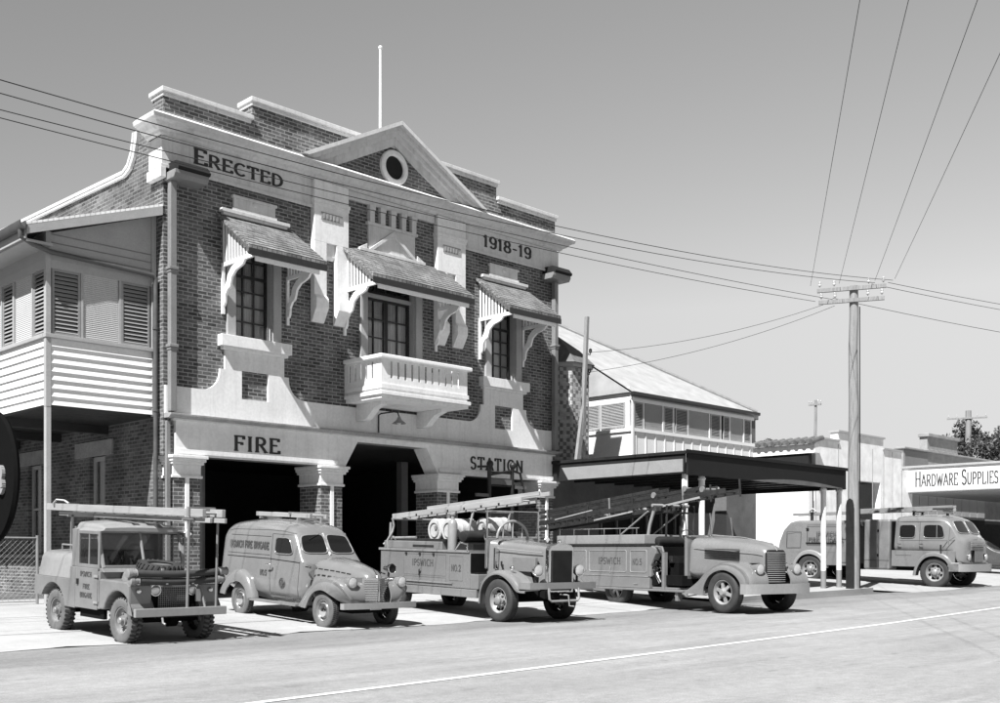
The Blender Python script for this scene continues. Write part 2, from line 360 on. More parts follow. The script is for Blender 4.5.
def lettering(name, text, origin, ux, uz, height, mat, parent, thick=0.13, depth=0.012, spacing=0.12, width=None, sizes=None, thin=0.6, serif=0.1):
    """text made of raised strokes on the plane spanned by ux, uz from origin (left end of the baseline)"""
    ux, uz = Vector(ux).normalized(), Vector(uz).normalized(); nn = ux.cross(uz).normalized()
    natural = sum(GL[c][0]*(sizes[i] if sizes else 1) + spacing for i, c in enumerate(text)) - spacing
    kx = 1.0 if width is None else width / (natural*height)
    mb = MB(); cx = 0.0; k = 0; origin = Vector(origin)
    def P(x, z, d): return origin + ux*(x*height*kx) + uz*(z*height) + nn*d
    for i, ch in enumerate(text):
        sz = sizes[i] if sizes else 1.0; gw, strokes, serifs = GL[ch]
        lines = [list(st) for st in strokes] + [[(a-serif, b), (a+serif, b)] for a, b in serifs]
        for li, st in enumerate(lines):
            is_serif = li >= len(strokes)
            for q in range(len(st)-1):
                (x0, z0), (x1, z1) = st[q], st[q+1]
                dx, dz = x1-x0, z1-z0; L = math.hypot(dx, dz)
                if L < 1e-5: continue
                up = abs(dz)/L
                tw = thick*(thin + (1-thin)*up) * (0.6 if is_serif else 1)
                px, pz = -dz/L*tw/2, dx/L*tw/2; ex, ez = dx/L*tw*0.25, dz/L*tw*0.25
                dd = depth + 0.00025*(k % 14); k += 1
                c = [(x0-ex+px, z0-ez+pz), (x1+ex+px, z1+ez+pz), (x1+ex-px, z1+ez-pz), (x0-ex-px, z0-ez-pz)]
                vs = [P(cx+a*sz, b*sz, 0.0) for a, b in c] + [P(cx+a*sz, b*sz, dd) for a, b in c]
                mb.add(vs, [(0,1,2,3),(7,6,5,4),(0,4,5,1),(1,5,6,2),(2,6,7,3),(3,7,4,0)])
        cx += gw*sz + spacing
    return mb.build(name, mat, parent)

# ---------------------------------------------------------------- ground, road, apron, footpath
def base(x):
    k = [(-80, -0.25), (-4, 0.0), (8, 0.05), (14, 0.10), (20, 0.15), (25, 0.22), (60, 0.72), (400, 0.72)]
    for (xa, za), (xb, zb) in zip(k, k[1:]):
        if x <= xb: return za + (zb-za)*max(0, (x-xa)/(xb-xa))
    return k[-1][1]
def rise(y): return 0.05*max(0.0, min(6.6, y+6.6))
def gz(x, y): return base(x) + rise(y)
def sheet(name, xs, ys, dz, mat, zf=gz, wob=None):
    mb = MB(); nx, ny = len(xs), len(ys)
    v = []
    for j, y in enumerate(ys):
        for i, x in enumerate(xs):
            yy = y
            if wob and j in (0, ny-1): yy = y + wob(x, j)
            v.append((x, yy, zf(x, yy) + dz))
    f = [(j*nx+i, j*nx+i+1, (j+1)*nx+i+1, (j+1)*nx+i) for j in range(ny-1) for i in range(nx-1)]
    mb.add(v, f); o = mb.build(name, mat, None, smooth=30); o['kind'] = 'structure'; return o
def span(a, b, n): return [a+(b-a)*i/n for i in range(n+1)]
def roadmat(name, g, patch, streak, spk, bump=0.35, edge=False):
    g = tone(g)
    m, n, l, b = newmat(name)
    tc = n.new('ShaderNodeTexCoord')
    def nz(scale, st, det=5):
        mp = n.new('ShaderNodeMapping'); mp.inputs['Scale'].default_value = st; l.new(tc.outputs['Object'], mp.inputs[0])
        q = n.new('ShaderNodeTexNoise'); q.inputs['Scale'].default_value = scale; q.inputs['Detail'].default_value = det; q.inputs['Roughness'].default_value = 0.6
        l.new(mp.outputs[0], q.inputs[0]); return q.outputs[0]
    a = ramp(n, l, nz(0.5, (1,1,1)), 0.3, 0.7, g*(1-patch), g*(1+patch))
    s1 = ramp(n, l, nz(1.0, (0.09, 1.6, 1), 4), 0.3, 0.7, 1-streak, 1+streak)
    s2 = ramp(n, l, nz(55, (1,1,1), 3), 0.3, 0.7, 1-spk, 1+spk)
    s3 = ramp(n, l, nz(7, (1,1,1), 6), 0.3, 0.7, 1-spk*0.6, 1+spk*0.6)
    o = a
    qs = [s1, s2, s3]
    if edge:
        sp = n.new('ShaderNodeSeparateXYZ'); l.new(tc.outputs['Object'], sp.inputs[0])
        wv = ramp(n, l, nz(0.8, (0.35, 1, 1), 6), 0.3, 0.7, -0.9, 0.9); ad = math_node(n, 'ADD'); l.new(sp.outputs[1], ad.inputs[0]); l.new(wv, ad.inputs[1])
        qs.append(ramp(n, l, ad.outputs[0], -9.6, -8.0, 1.0, 0.74))
        fl = ramp(n, l, nz(3.2, (0.5, 1, 1), 8), 0.60, 0.68, 1.0, 0.80); qs.append(fl)
        qs.append(ramp(n, l, nz(5.0, (0.06, 2.2, 1), 3), 0.70, 0.73, 1.0, 0.72))
        qs.append(ramp(n, l, nz(150, (1, 1, 1), 2), 0.3, 0.7, 0.84, 1.16))
        fl2 = ramp(n, l, nz(1.3, (0.25, 1.2, 1), 8), 0.62, 0.72, 1.0, 1.22); qs.append(fl2)
    for q in qs:
        mu = math_node(n, 'MULTIPLY'); l.new(o, mu.inputs[0]); l.new(q, mu.inputs[1]); o = mu.outputs[0]
    cb = n.new('ShaderNodeCombineColor')
    for i in range(3): l.new(o, cb.inputs[i])
    l.new(cb.outputs[0], b.inputs['Base Color']); b.inputs['Roughness'].default_value = 0.9; b.inputs['Specular IOR Level'].default_value = 0.25
    bp = n.new('ShaderNodeBump'); bp.inputs['Strength'].default_value = bump; bp.inputs['Distance'].default_value = 0.01
    l.new(nz(70, (1,1,1), 4), bp.inputs['Height']); l.new(bp.outputs[0], b.inputs['Normal'])
    return m
M['road'] = roadmat('worn_bitumen', 0.405, 0.10, 0.14, 0.2, edge=True)
M['gutterroad'] = roadmat('dark_bitumen_shoulder', 0.245, 0.18, 0.12, 0.2)
M['apron'] = roadmat('pale_concrete', 0.505, 0.13, 0.08, 0.10, 0.2)
M['path'] = roadmat('concrete_path', 0.48, 0.12, 0.05, 0.08, 0.2)
M['gravel'] = roadmat('gravel_verge', 0.36, 0.15, 0.1, 0.35, 0.9)
M['earth'] = roadmat('bare_ground', 0.2, 0.2, 0.1, 0.2, 0.5)
M['roadpaint'] = gmat('road_line_paint', 0.72, 0.8, 0.12, 4, fine=0.12)

def wobf(amp, seed):
    return lambda x, j: amp*(math.sin(x*1.3+seed) + 0.6*math.sin(x*3.1+seed*2) + 0.3*math.sin(x*7.7+seed))
sheet('ground', [-2500, -600, -200] + span(-80, 100, 60) + [200, 400, 900, 2500], [-2500, -600, -150] + span(-60, 60, 40) + [150, 600, 2500], -0.05, 'earth')
sheet('road', span(-60, 110, 85), [-40, -26, -17.2, -14, -11, -8.6, -6.5], -0.004, 'road', wob=lambda x, j: wobf(0.12, 1)(x, j) if j == 0 else 0)
sheet('concrete_apron', span(-8, 12.4, 60), [-6.6, -5, -3, -1.5, 0.0, 3.0], 0.006, 'apron', wob=lambda x, j: wobf(0.10, 2)(x, j) if j == 0 else 0)
# centre line
mb = MB(); pts = [(-30, -14.9), (-6.24, -13.55), (0.5, -13.2), (8, -12.75), (15, -12.25), (40, -10.4), (90, -6.7)]
for (xa, ya), (xb, yb) in zip(pts, pts[1:]):
    for k in range(12):
        p = [(xa+(xb-xa)*t/12, ya+(yb-ya)*t/12) for t in (k, k+1)]
        mb.add([(p[0][0], p[0][1]-0.06, gz(*p[0])+0.002), (p[1][0], p[1][1]-0.06, gz(*p[1])+0.002), (p[1][0], p[1][1]+0.06, gz(*p[1])+0.002), (p[0][0], p[0][1]+0.06, gz(*p[0])+0.002)], [(0,1,2,3)])
o = mb.build('road_line', 'roadpaint', weld=True); o['kind'] = 'structure'
# expansion joints in the concrete
mb = MB()
for x in (-9.5, -6.0, -2.2, 1.2, 4.7, 8.2, 11.4):
    mb.add([(x-0.012, -6.5, gz(x,-6.5)+0.010), (x+0.012, -6.5, gz(x,-6.5)+0.010), (x+0.012, 0, gz(x,0)+0.010), (x-0.012, 0, gz(x,0)+0.010)], [(0,1,2,3)])
for y in (-4.7, -2.2):
    for k in range(40):
        xa, xb = -14+k*0.65, -14+(k+1)*0.65
        mb.add([(xa, y-0.012, gz(xa,y)+0.010), (xb, y-0.012, gz(xb,y)+0.010), (xb, y+0.012, gz(xb,y)+0.010), (xa, y+0.012, gz(xa,y)+0.010)], [(0,1,2,3)])
o = mb.build('paving_joints', 'concrete_wall'); o['kind'] = 'structure'
# footpath with kerb to the right of the station
def kerb_y(x): return -5.75 if x > 15 else -5.75 - (15-x)*0.12
mb = MB(); xs = span(12.4, 21.8, 20)
def pz(x, y): return base(x) + 0.05*max(0, min(6.6, y+6.6))*0.6 + 0.10
for a, b in zip(xs, xs[1:]):
    ka, kb = kerb_y(a), kerb_y(b)
    mb.add([(a,ka+0.15,pz(a,ka)), (b,kb+0.15,pz(b,kb)), (b,4,pz(b,4)), (a,4,pz(a,4))], [(0,1,2,3)])
o = mb.build('footpath', 'path', weld=True); o['kind'] = 'structure'
mb = MB()
for a, b in zip(xs, xs[1:]):
    ka, kb = kerb_y(a), kerb_y(b)
    mb.add([(a,ka,base(a)-0.05), (b,kb,base(b)-0.05), (b,kb,pz(b,kb)+0.004), (a,ka,pz(a,ka)+0.004), (b,kb+0.15,pz(b,kb)+0.004), (a,ka+0.15,pz(a,ka)+0.004), (b,kb+0.15,base(b)-0.05), (a,ka+0.15,base(a)-0.05)], [(0,1,2,3),(3,2,4,5),(5,4,6,7)])
o = mb.build('kerb', 'path', weld=True); o['kind'] = 'structure'
sheet('driveway', span(21.8, 70, 40), [-7.2, -5, -3, 0, 3], 0.004, 'path', wob=lambda x, j: wobf(0.1, 5)(x, j) if j == 0 else 0)
# ================================================================ FIRE STATION
FL = 0.33
fs = thing('fire_station', 'two storey dark brick fire station with pale rendered pediment, three hooded openings and a balcony', 'fire station', (0, 0, 0))
W = 12.8; XC = 6.43
def mir(x): return 2*XC - x
win = [(1.78, 2.80), (mir(2.80), mir(1.78))]
mb = MB()
holes = [(a, b, 6.38, 9.0) for a, b in win] + [(5.62, 7.24, 5.30, 8.72), (0.95, 4.10, 3.0, 3.56), (4.88, 7.98, 3.0, 4.22), (8.80, 12.0, 3.0, 3.56)]
mb.wall('x', 0, W, 3.55, 10.95, 0, 0.36, holes)
mb.build('front_wall', 'brick', fs)
# side walls
mb = MB()
sw = [(2.80, 3.62, 1.40, 3.72), (6.45, 7.3, 1.40, 3.72), (10.0, 10.9, 1.4, 3.72)]
mb.wall('y', 0.36, 16, 0.0, 9.9, 0, 0.36, sw)
mb.prism([(0.36, 9.9), (16, 9.9), (16, 10.45), (1.75, 10.12), (1.5, 10.22), (1.32, 10.45), (1.22, 10.75), (1.2, 10.94), (0.36, 10.94)], 'x', 0, 0.36)
mb.build('side_wall', 'brick_side', fs)
MB().box(W-0.36, W, 0.36, 16, 0.0, 10.6).build('side_wall', 'brick_side', fs)
MB().box(0.36, W-0.36, 15.64, 16, 0, 10.4).build('rear_wall', 'brick_side', fs)
# side coping with its scroll
mb = MB()
mb.prism([(16, 10.45), (1.75, 10.12), (1.50, 10.22), (1.32, 10.45), (1.22, 10.75), (1.2, 10.93), (1.06, 10.93), (1.10, 10.72), (1.22, 10.40), (1.42, 10.16), (1.62, 10.08), (1.75, 10.05), (16, 10.38)][::-1], 'x', -0.07, 0.0)
mb.prism([(16, 10.45), (1.75, 10.12), (1.75, 10.19), (16, 10.52)], 'x', -0.09, 0.42)
mb.prism([(1.75, 10.12), (1.50, 10.22), (1.32, 10.45), (1.22, 10.75), (1.2, 10.93), (1.27, 10.93), (1.29, 10.78), (1.38, 10.51), (1.54, 10.29), (1.75, 10.19)], 'x', -0.09, 0.42)
mb.build('side_coping', 'trim', fs)
mb = MB(); mb.box(0.36, W-0.36, 0.36, 15.64, 9.6, 9.75); mb.build('roof', 'iron_sheet', fs)
# parapet
mb = MB()
mb.box(0.0, 2.25, -0.02, 0.46, 10.95, 11.42); mb.box(2.25, 10.3, -0.02, 0.46, 10.95, 11.86); mb.box(10.3, W, -0.02, 0.46, 10.95, 11.42)
mb.build('parapet', 'brick', fs)
mb = MB()
def cope(x0, x1, z, y0=-0.02, y1=0.46):
    mb.box(x0-0.03, x1+0.03, y0-0.04, y1+0.03, z, z+0.08); mb.box(x0-0.07, x1+0.07, y0-0.09, y1+0.07, z+0.08, z+0.18)
cope(0, 2.175, 11.42); cope(2.25, 10.3, 11.86); cope(10.375, W, 11.42)
mb.build('parapet_coping', 'trim', fs, bevel=0.012)
# cornice and frieze
cor = [(-0.10, 10.52), (-0.16, 10.55), (-0.18, 10.60), (-0.26, 10.63), (-0.34, 10.72), (-0.44, 10.76), (-0.46, 10.84), (-0.40, 10.90), (-0.10, 10.93)]
def ring_corn(x0, x1, both=True, yb=0.5):
    """cornice that turns both corners of the front"""
    mb = MB()
    for (ya, za), (yb_, zb_) in zip(cor, cor[1:]):
        pa = [(x0+ya+0.0, yb), (x0+ya, ya), (x1-ya, ya), (x1-ya, yb)]
        pb = [(x0+yb_, yb), (x0+yb_, yb_), (x1-yb_, yb_), (x1-yb_, yb)]
        for i in range(3):
            mb.add([(*pa[i], za), (*pa[i+1], za), (*pb[i+1], zb_), (*pb[i], zb_)], [(0,1,2,3)])
    return mb
mb = ring_corn(0.0, W)
for xx in (0.0, W):   # close the returns
    sg = 1 if xx == 0 else -1
    mb.add([(xx + sg*y, 0.5, z) for y, z in cor] + [(xx, 0.5, 10.93), (xx, 0.5, 10.52)], [tuple(range(len(cor)+2))])
mb.build('cornice', 'trim', fs)
mb = MB()
mb.box(-0.08, 3.90, -0.09, -0.004, 9.86, 10.52); mb.box(-0.08, -0.004, -0.004, 0.5, 9.86, 10.52)
mb.box(8.96, W+0.08, -0.09, -0.004, 9.86, 10.52); mb.box(W+0.004, W+0.08, -0.004, 0.5, 9.86, 10.52)
mb.box(-0.11, 3.90, -0.12, -0.09, 9.82, 9.90); mb.box(8.96, W+0.11, -0.12, -0.09, 9.82, 9.90)
mb.box(4.98, 7.88, -0.09, -0.004, 10.30, 10.52)
mb.box(-0.13, -0.0, -0.14, 0.5, 9.60, 9.82)
mb.build('frieze', 'trim', fs, bevel=0.008)
lettering('lettering', 'ERECTED', (0.70, -0.09, 10.11), (1,0,0), (0,0,1), 0.29, 'letter', fs, thick=0.17, width=2.33, sizes=[1.12]+[0.92]*6, thin=0.7)
lettering('lettering', '1918-19', (9.72, -0.09, 10.06), (1,0,0), (0,0,1), 0.31, 'letter', fs, thick=0.17, width=1.95, thin=0.7)
# pediment: tympanum, raking cornices, oculus
ped = thing_part = None
mb = MB(); mb.prism([(3.75, 10.935), (9.11, 10.935), (XC, 12.28)], 'y', -0.10, 0.0)
tym = mb.build('pediment', 'brick', fs)
mb = MB()
def rake(sg):
    ax, az = XC, 12.55; bx, bz = XC + sg*3.05, 10.95
    L = math.hypot(bx-ax, bz-az); dx, dz = (bx-ax)/L, (bz-az)/L
    nx, nz = dz*sg*-1, dx*sg   # outward normal (up)
    if nz < 0: nx, nz = -nx, -nz
    for k, (t0, t1, yy) in enumerate(((-0.50, -0.30, -0.16), (-0.30, -0.19, -0.25), (-0.19, -0.09, -0.36), (-0.09, 0.0, -0.48))):
        def pt(t):   # intersect with centre line for a mitred apex
            s = -(nx*t)/dx if abs(dx) > 1e-6 else 0
            return (ax, az + nz*t + dz*s)
        a0, a1 = pt(t0), pt(t1)
        def cut(t):  # stop on the cornice
            zc = 10.935; s = (zc - (az+nz*t))/dz
            return (ax+nx*t+dx*s, zc)
        b0, b1 = cut(t0), cut(t1)
        mb.prism([a0, a1, b1, b0], 'y', yy, 0.02 if k else 0.02)
rake(-1); rake(1)
mb.build('raking_cornice', 'trim', tym)
OZ = 11.42
mb = MB(); mb.lathe([(0.30, -0.02), (0.30, 0.09), (0.33, 0.12), (0.42, 0.12), (0.45, 0.09), (0.45, -0.02)], (XC, -0.08, OZ), (0,-1,0), 36)
mb.build('oculus_surround', 'plaster', tym, smooth=35)
mb = MB(); mb.lathe([(0.0, 0.0), (0.30, 0.0), (0.30, 0.02), (0.0, 0.02)], (XC, -0.105, OZ), (0,-1,0), 32)
mb.build('oculus_opening', 'dark', tym)
# pilasters
def pilaster(x0, x1):
    mb = MB(); wl = 0.37
    mb.box(x0, x1, -0.17, -0.004, 9.02, 10.52); mb.box(x0, x0+wl, -0.17, -0.004, 7.40, 9.02); mb.box(x1-wl, x1, -0.17, -0.004, 7.40, 9.02)
    for a, b in ((x0, x0+wl), (x1-wl, x1)): mb.prism([(-0.26, 7.40), (-0.26, 7.62), (-0.17, 7.72), (-0.17, 7.40), (-0.004, 7.40), (-0.004, 7.06), (-0.06, 7.06)][::-1], 'x', a+0.001, b-0.001)
    mb.box(x0-0.03, x1+0.03, -0.21, -0.004, 9.98, 10.06); mb.box(x0-0.015, x1+0.015, -0.19, -0.004, 9.90, 9.98)
    mb.prism([(-0.10, 9.02), (-0.10, 8.72), (-0.03, 8.64), (-0.004, 8.64), (-0.004, 9.02)], 'x', x0+wl, x1-wl)
    o = mb.build('pilaster', 'plaster', fs, bevel=0.008)
    mb = MB(); mb.box(x0+0.2, x1-0.2, -0.185, -0.17, 9.58, 9.76)
    for k in range(5):
        xx = x0+0.26+k*0.1
        mb.box(xx, xx+0.05, -0.195, -0.185, 9.61, 9.73)
    mb.build('carved_panel', 'plaster_dull', o)
pilaster(3.90, 4.94); pilaster(7.92, 8.96)
# plaster strip and window aprons
def apron_shape(xc):
    r = 0.46; z1 = 5.08
    pl = [(xc-2.2, 4.47), (xc+2.2, 4.47), (xc+2.2, z1), (xc+0.93+r, z1)]
    pl += [(xc+0.93+r - r*math.sin(R(t)), z1 + r - r*math.cos(R(t))) for t in (15, 30, 45, 60, 75, 90)]
    pl += [(xc+0.93, 5.60), (xc+0.80, 5.60), (xc+0.80, 6.05), (xc-0.80, 6.05), (xc-0.80, 5.60), (xc-0.93, 5.60)]
    pl += [(xc-0.93-r + r*math.sin(R(t)), z1 + r - r*math.cos(R(t))) for t in (90, 75, 60, 45, 30, 15)]
    pl += [(xc-0.93-r, z1), (xc-2.2, z1)]
    return pl
for xc in (2.30, mir(2.30)):
    # split the outline around the recessed brick panel
    pl = apron_shape(xc); px0, px1, pz0, pz1 = xc-0.36, xc+0.36, 4.96, 5.62
    mb = MB(); mb.prism(pl, 'y', -0.07, -0.004)
    o = mb.build('window_apron', 'plaster', fs)
    cut = MB().box(px0, px1, -0.2, 0.05, pz0, pz1).build('panel_cutter', 'plaster')
    md = o.modifiers.new('hole', 'BOOLEAN'); md.object = cut; md.solver = 'EXACT'
    dg = bpy.context.evaluated_depsgraph_get(); me2 = bpy.data.meshes.new_from_object(o.evaluated_get(dg)); o.modifiers.clear(); o.data = me2
    bpy.data.objects.remove(cut, do_unlink=True)
for xa, xb in ((4.502, mir(4.502)), (0.02, 0.098), (12.762, 12.78)): MB().box(xa, xb, -0.068, -0.004, 4.47, 5.08).build('render_strip', 'plaster', fs)
# ---- windows with architraves and sills
def multipane(name, x0, x1, z0, z1, y, nx, nz, parent, t=0.035, meet=None):
    mb = MB(); fr = 0.06
    mb.box(x0, x0+fr, y, y+0.07, z0, z1); mb.box(x1-fr, x1, y, y+0.07, z0, z1); mb.box(x0+fr, x1-fr, y, y+0.07, z0, z0+fr*1.4); mb.box(x0+fr, x1-fr, y, y+0.07, z1-fr, z1)
    for i in range(1, nx):
        xx = x0+fr+(x1-x0-2*fr)*i/nx; mb.box(xx-t/2, xx+t/2, y+0.012, y+0.055, z0+fr*1.4, z1-fr)
    for k in range(1, nz):
        zz = z0+fr*1.4+(z1-z0-2.4*fr)*k/nz; h = t*(1.9 if k == meet else 1)
        for i in range(nx):
            xa = x0+fr+(x1-x0-2*fr)*i/nx + (t/2 if i else 0); xb = x0+fr+(x1-x0-2*fr)*(i+1)/nx - (t/2 if i < nx-1 else 0)
            mb.box(xa, xb, y+0.014, y+0.053, zz-h/2, zz+h/2)
    f = mb.build(name, 'darkwood', parent)
    g = MB().box(x0+fr*0.5, x1-fr*0.5, y+0.03, y+0.036, z0+fr*0.5, z1-fr*0.5).build('pane', 'glass', f)
    return f
def curtain(x0, x1, z0, z1, y, parent, amp=0.03, n=9):
    mb = MB(); v = []; N = n*8
    for i in range(N+1):
        x = x0+(x1-x0)*i/N; yy = y+amp*math.sin(i/8*2*PI)+0.4*amp*math.sin(i*0.37+x*9)
        v += [(x, yy, z0), (x, yy, z1)]
    mb.add(v, [(2*i, 2*i+2, 2*i+3, 2*i+1) for i in range(N)])
    return mb.build('curtain', 'curtain', parent, smooth=60)
for a, b in win:
    wf = multipane('window', a, b, 6.38, 9.0, 0.20, 3, 7, fs, meet=4)
    curtain(a+0.02, a+0.62, 6.42, 8.9, 0.30, wf); curtain(a+0.66, b-0.02, 6.42, 8.9, 0.31, wf)
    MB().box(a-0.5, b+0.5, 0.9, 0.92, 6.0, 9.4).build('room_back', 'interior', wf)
    mb = MB(); aw = 0.22
    mb.box(a-aw, a, -0.08, -0.004, 6.38, 9.06); mb.box(b, b+aw, -0.08, -0.004, 6.38, 9.06); mb.box(a, b, -0.08, -0.004, 8.9, 9.06)
    mb.box(a-0.001, a+0.012, -0.004, 0.2, 6.38, 9.0); mb.box(b-0.012, b+0.001, -0.004, 0.2, 6.38, 9.0)
    ar = mb.build('architrave', 'cream', fs, bevel=0.006)
    mb = MB(); c = (a+b)/2
    mb.box(c-0.95, c+0.95, -0.20, -0.004, 6.12, 6.38); mb.box(c-0.88, c+0.88, -0.14, -0.004, 6.05, 6.12); mb.box(a, b, -0.004, 0.2, 6.33, 6.385)
    mb.build('sill', 'plaster', fs, bevel=0.008)
    mb = MB()
    mb.box(c-0.56, c+0.56, -0.07, -0.004, 9.34, 9.58); mb.box(c-0.60, c+0.60, -0.10, -0.004, 9.58, 9.64)
    mb.prism([(-0.60+c, 9.34), (c+0.60, 9.34), (c+0.60, 9.26), (c-0.60, 9.26)], 'y', -0.09, -0.004)
    mb.box(c-0.92, c+0.92, -0.16, -0.004, 9.18, 9.26); mb.box(c-0.86, c+0.86, -0.12, -0.004, 9.12, 9.18)
    mb.lathe([(0.0, 0), (0.07, 0), (0.05, 0.03), (0, 0.035)], (c, -0.07, 9.53), (0,-1,0), 14)
    mb.build('keystone_plaque', 'trim', fs, bevel=0.006)
# ---- french door
mb = MB()
df = multipane('balcony_door', 5.64, 6.42, 5.98, 8.02, 0.20, 2, 4, fs); multipane('balcony_door', 6.44, 7.22, 5.98, 8.02, 0.20, 2, 4, fs)
MB().box(5.64, 7.22, 0.21, 0.26, 5.30, 5.978).build('kick_panel', 'darkwood', df)
multipane('transom_window', 5.64, 7.22, 8.12, 8.70, 0.20, 4, 1, fs)
curtain(5.7, 6.4, 6.0, 8.0, 0.31, df, 0.03, 7); curtain(6.5, 7.2, 6.0, 8.0, 0.31, df, 0.03, 7)
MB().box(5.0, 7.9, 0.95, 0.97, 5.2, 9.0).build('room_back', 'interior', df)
mb = MB()
mb.box(5.40, 5.62, -0.08, -0.004, 5.2, 8.9); mb.box(7.24, 7.46, -0.08, -0.004, 5.2, 8.9); mb.box(5.62, 7.24, -0.08, -0.004, 8.72, 8.9); mb.box(5.62, 7.24, 0.12, 0.27, 8.025, 8.115)
mb.box(5.618, 5.632, -0.004, 0.2, 5.3, 8.72); mb.box(7.228, 7.242, -0.004, 0.2, 5.3, 8.72)
mb.build('architrave', 'cream', fs, bevel=0.006)
# plaque with dentils over the door
mb = MB()
mb.box(XC-0.78, XC+0.78, -0.07, -0.004, 9.16, 9.80); mb.box(XC-0.84, XC+0.84, -0.12, -0.004, 9.80, 9.87)
for k in range(5):
    x = XC-0.70+k*0.35
    mb.box(x-0.075, x+0.075, -0.13, -0.004, 9.87, 10.18); mb.box(x-0.095, x+0.095, -0.15, -0.004, 10.18, 10.30)
mb.box(XC-1.10, XC+1.10, -0.13, -0.004, 9.08, 9.16)
for sg in (-1, 1):
    mb.prism([(XC, 9.76), (XC, 9.65), (XC+sg*0.66, 9.16), (XC+sg*0.80, 9.16)], 'y', -0.13, -0.07)
    mb.prism([(XC+sg*1.10, 9.16), (XC+sg*0.84, 9.16), (XC+sg*0.84, 9.30)], 'y', -0.10, -0.004)
mb.build('keystone_plaque', 'trim', fs, bevel=0.006)
# ---- hoods
def hood(x0, x1, zt=9.15, ze=8.24, e=1.26):
    mb = MB(); th = 0.07; ov = 0.16
    mb.prism([(0.0, zt), (0.0, zt-th), (-e-0.12, ze-th-0.085), (-e-0.12, ze-0.085)], 'x', x0-ov, x1+ov)
    # shingle butts: thin courses
    n = 11
    for k in range(n):
        t = k/n; y = -t*(e+0.12); z = zt - t*(zt-ze+0.085); t2 = (k+1)/n; y2 = -t2*(e+0.12); z2 = zt - t2*(zt-ze+0.085)
        mb.prism([(y, z+0.002), (y2, z2+0.016), (y2, z2-0.002)], 'x', x0-ov+0.002, x1+ov-0.002)
    h = mb.build('window_hood', 'shingle', fs)
    mb = MB()
    mb.box(x0-ov, x1+ov, -e-0.135, -e-0.10, ze-0.30, ze-0.155); mb.build('fascia', 'darkwood', h)
    mb = MB(); mb.box(x0+0.02, x1-0.02, -e-0.098, -e-0.05, ze-0.40, ze-0.18)
    for s, x in ((-1, x0), (1, x1)):
        # side valance: top rail along the slope, bottom rail, upright slats
        mb.bar((x, -0.02, zt-0.13), (x, -e-0.03, ze-0.20), 0.045, 0.11)
        zb = ze-0.22
        mb.box(x-0.03, x+0.03, -e-0.04, -0.004, zb-0.09, zb)
        ns = 9
        for k in range(ns):
            yy = -0.05-(e-0.20)*k/(ns-1)*0.92; zt2 = zt-0.16 + yy*((zt-ze+0.07)/(e+0.03))
            if zt2 > zb+0.03: mb.box(x-0.012, x+0.012, yy-0.036, yy+0.022, zb, zt2)
        mb.box(x-0.035, x+0.035, -0.06, -0.004, ze-1.38, zb-0.09)
    mb.build('side_valance', 'white', h)
    for x in (x0, x1):
        # curved fretted bracket
        outer = [(-0.06, ze-1.15), (-0.10, ze-1.22), (-0.15, ze-1.15), (-0.17, ze-0.98), (-0.26, ze-0.86), (-0.36, ze-0.82), (-0.40, ze-0.72), (-0.44, ze-0.60), (-0.60, ze-0.48), (-0.78, ze-0.44), (-0.90, ze-0.40), (-0.98, ze-0.312)]
        inner = [(-0.60, ze-0.312), (-0.42, ze-0.38), (-0.27, ze-0.52), (-0.22, ze-0.66), (-0.12, ze-0.80), (-0.06, ze-0.92)]
        mb = MB(); mb.prism(outer + inner, 'x', x-0.03, x+0.03); mb.build('bracket', 'white', h, bevel=0.006)
    return h
hood(1.47, 3.22); hood(4.92, 7.98); hood(mir(3.22), mir(1.47))
# ---- balcony
bx0, bx1, by = 4.93, 7.78, -1.48
mb = MB()
mb.box(bx0, bx1, by, -0.004, 5.33, 5.40); mb.box(bx0-0.07, bx1+0.07, by-0.07, -0.07, 5.24, 5.33); mb.box(bx0-0.02, bx1+0.02, by-0.02, -0.07, 5.15, 5.24)
bal = mb.build('balcony', 'plaster', fs, bevel=0.01)
mb = MB()
nf = 11; z0, z1 = 5.40, 6.12
hol = [(bx0+0.20+(bx1-bx0-0.4)*(k+0.5)/nf-0.032, bx0+0.20+(bx1-bx0-0.4)*(k+0.5)/nf+0.032, 5.66, 6.07) for k in range(nf)]
mb.wall('x', bx0, bx1, z0, z1, by, by+0.03, hol)
hs = [(by+0.25+(-by-0.35)*(k+0.5)/5-0.032, by+0.25+(-by-0.35)*(k+0.5)/5+0.032, 5.66, 6.07) for k in range(5)]
mb.wall('y', by+0.03, -0.004, z0, z1, bx0, bx0+0.03, hs); mb.wall('y', by+0.03, -0.004, z0, z1, bx1-0.03, bx1, hs)
mb.box(bx0-0.03, bx1+0.03, by-0.03, by-0.001, 5.40, 5.50); mb.box(bx0-0.03, bx0-0.001, by, -0.07, 5.40, 5.50)
mb.build('balustrade', 'plaster', bal)
mb = MB()
mb.box(bx0-0.10, bx1+0.10, by-0.10, by+0.16, 6.12, 6.22); mb.box(bx0-0.10, bx0+0.16, by+0.16, -0.07, 6.12, 6.22); mb.box(bx1-0.16, bx1+0.10, by+0.16, -0.07, 6.12, 6.22)
mb.build('handrail', 'white', bal, bevel=0.02)
for x in (5.35, 7.36):
    mb = MB(); mb.prism([(-0.07, 5.15), (-1.05, 5.15), (-1.05, 5.07), (-0.78, 5.0), (-0.56, 4.84), (-0.46, 4.76), (-0.28, 4.73), (-0.07, 4.73)], 'x', x-0.10, x+0.10)
    mb.build('corbel', 'plaster', bal, bevel=0.008)
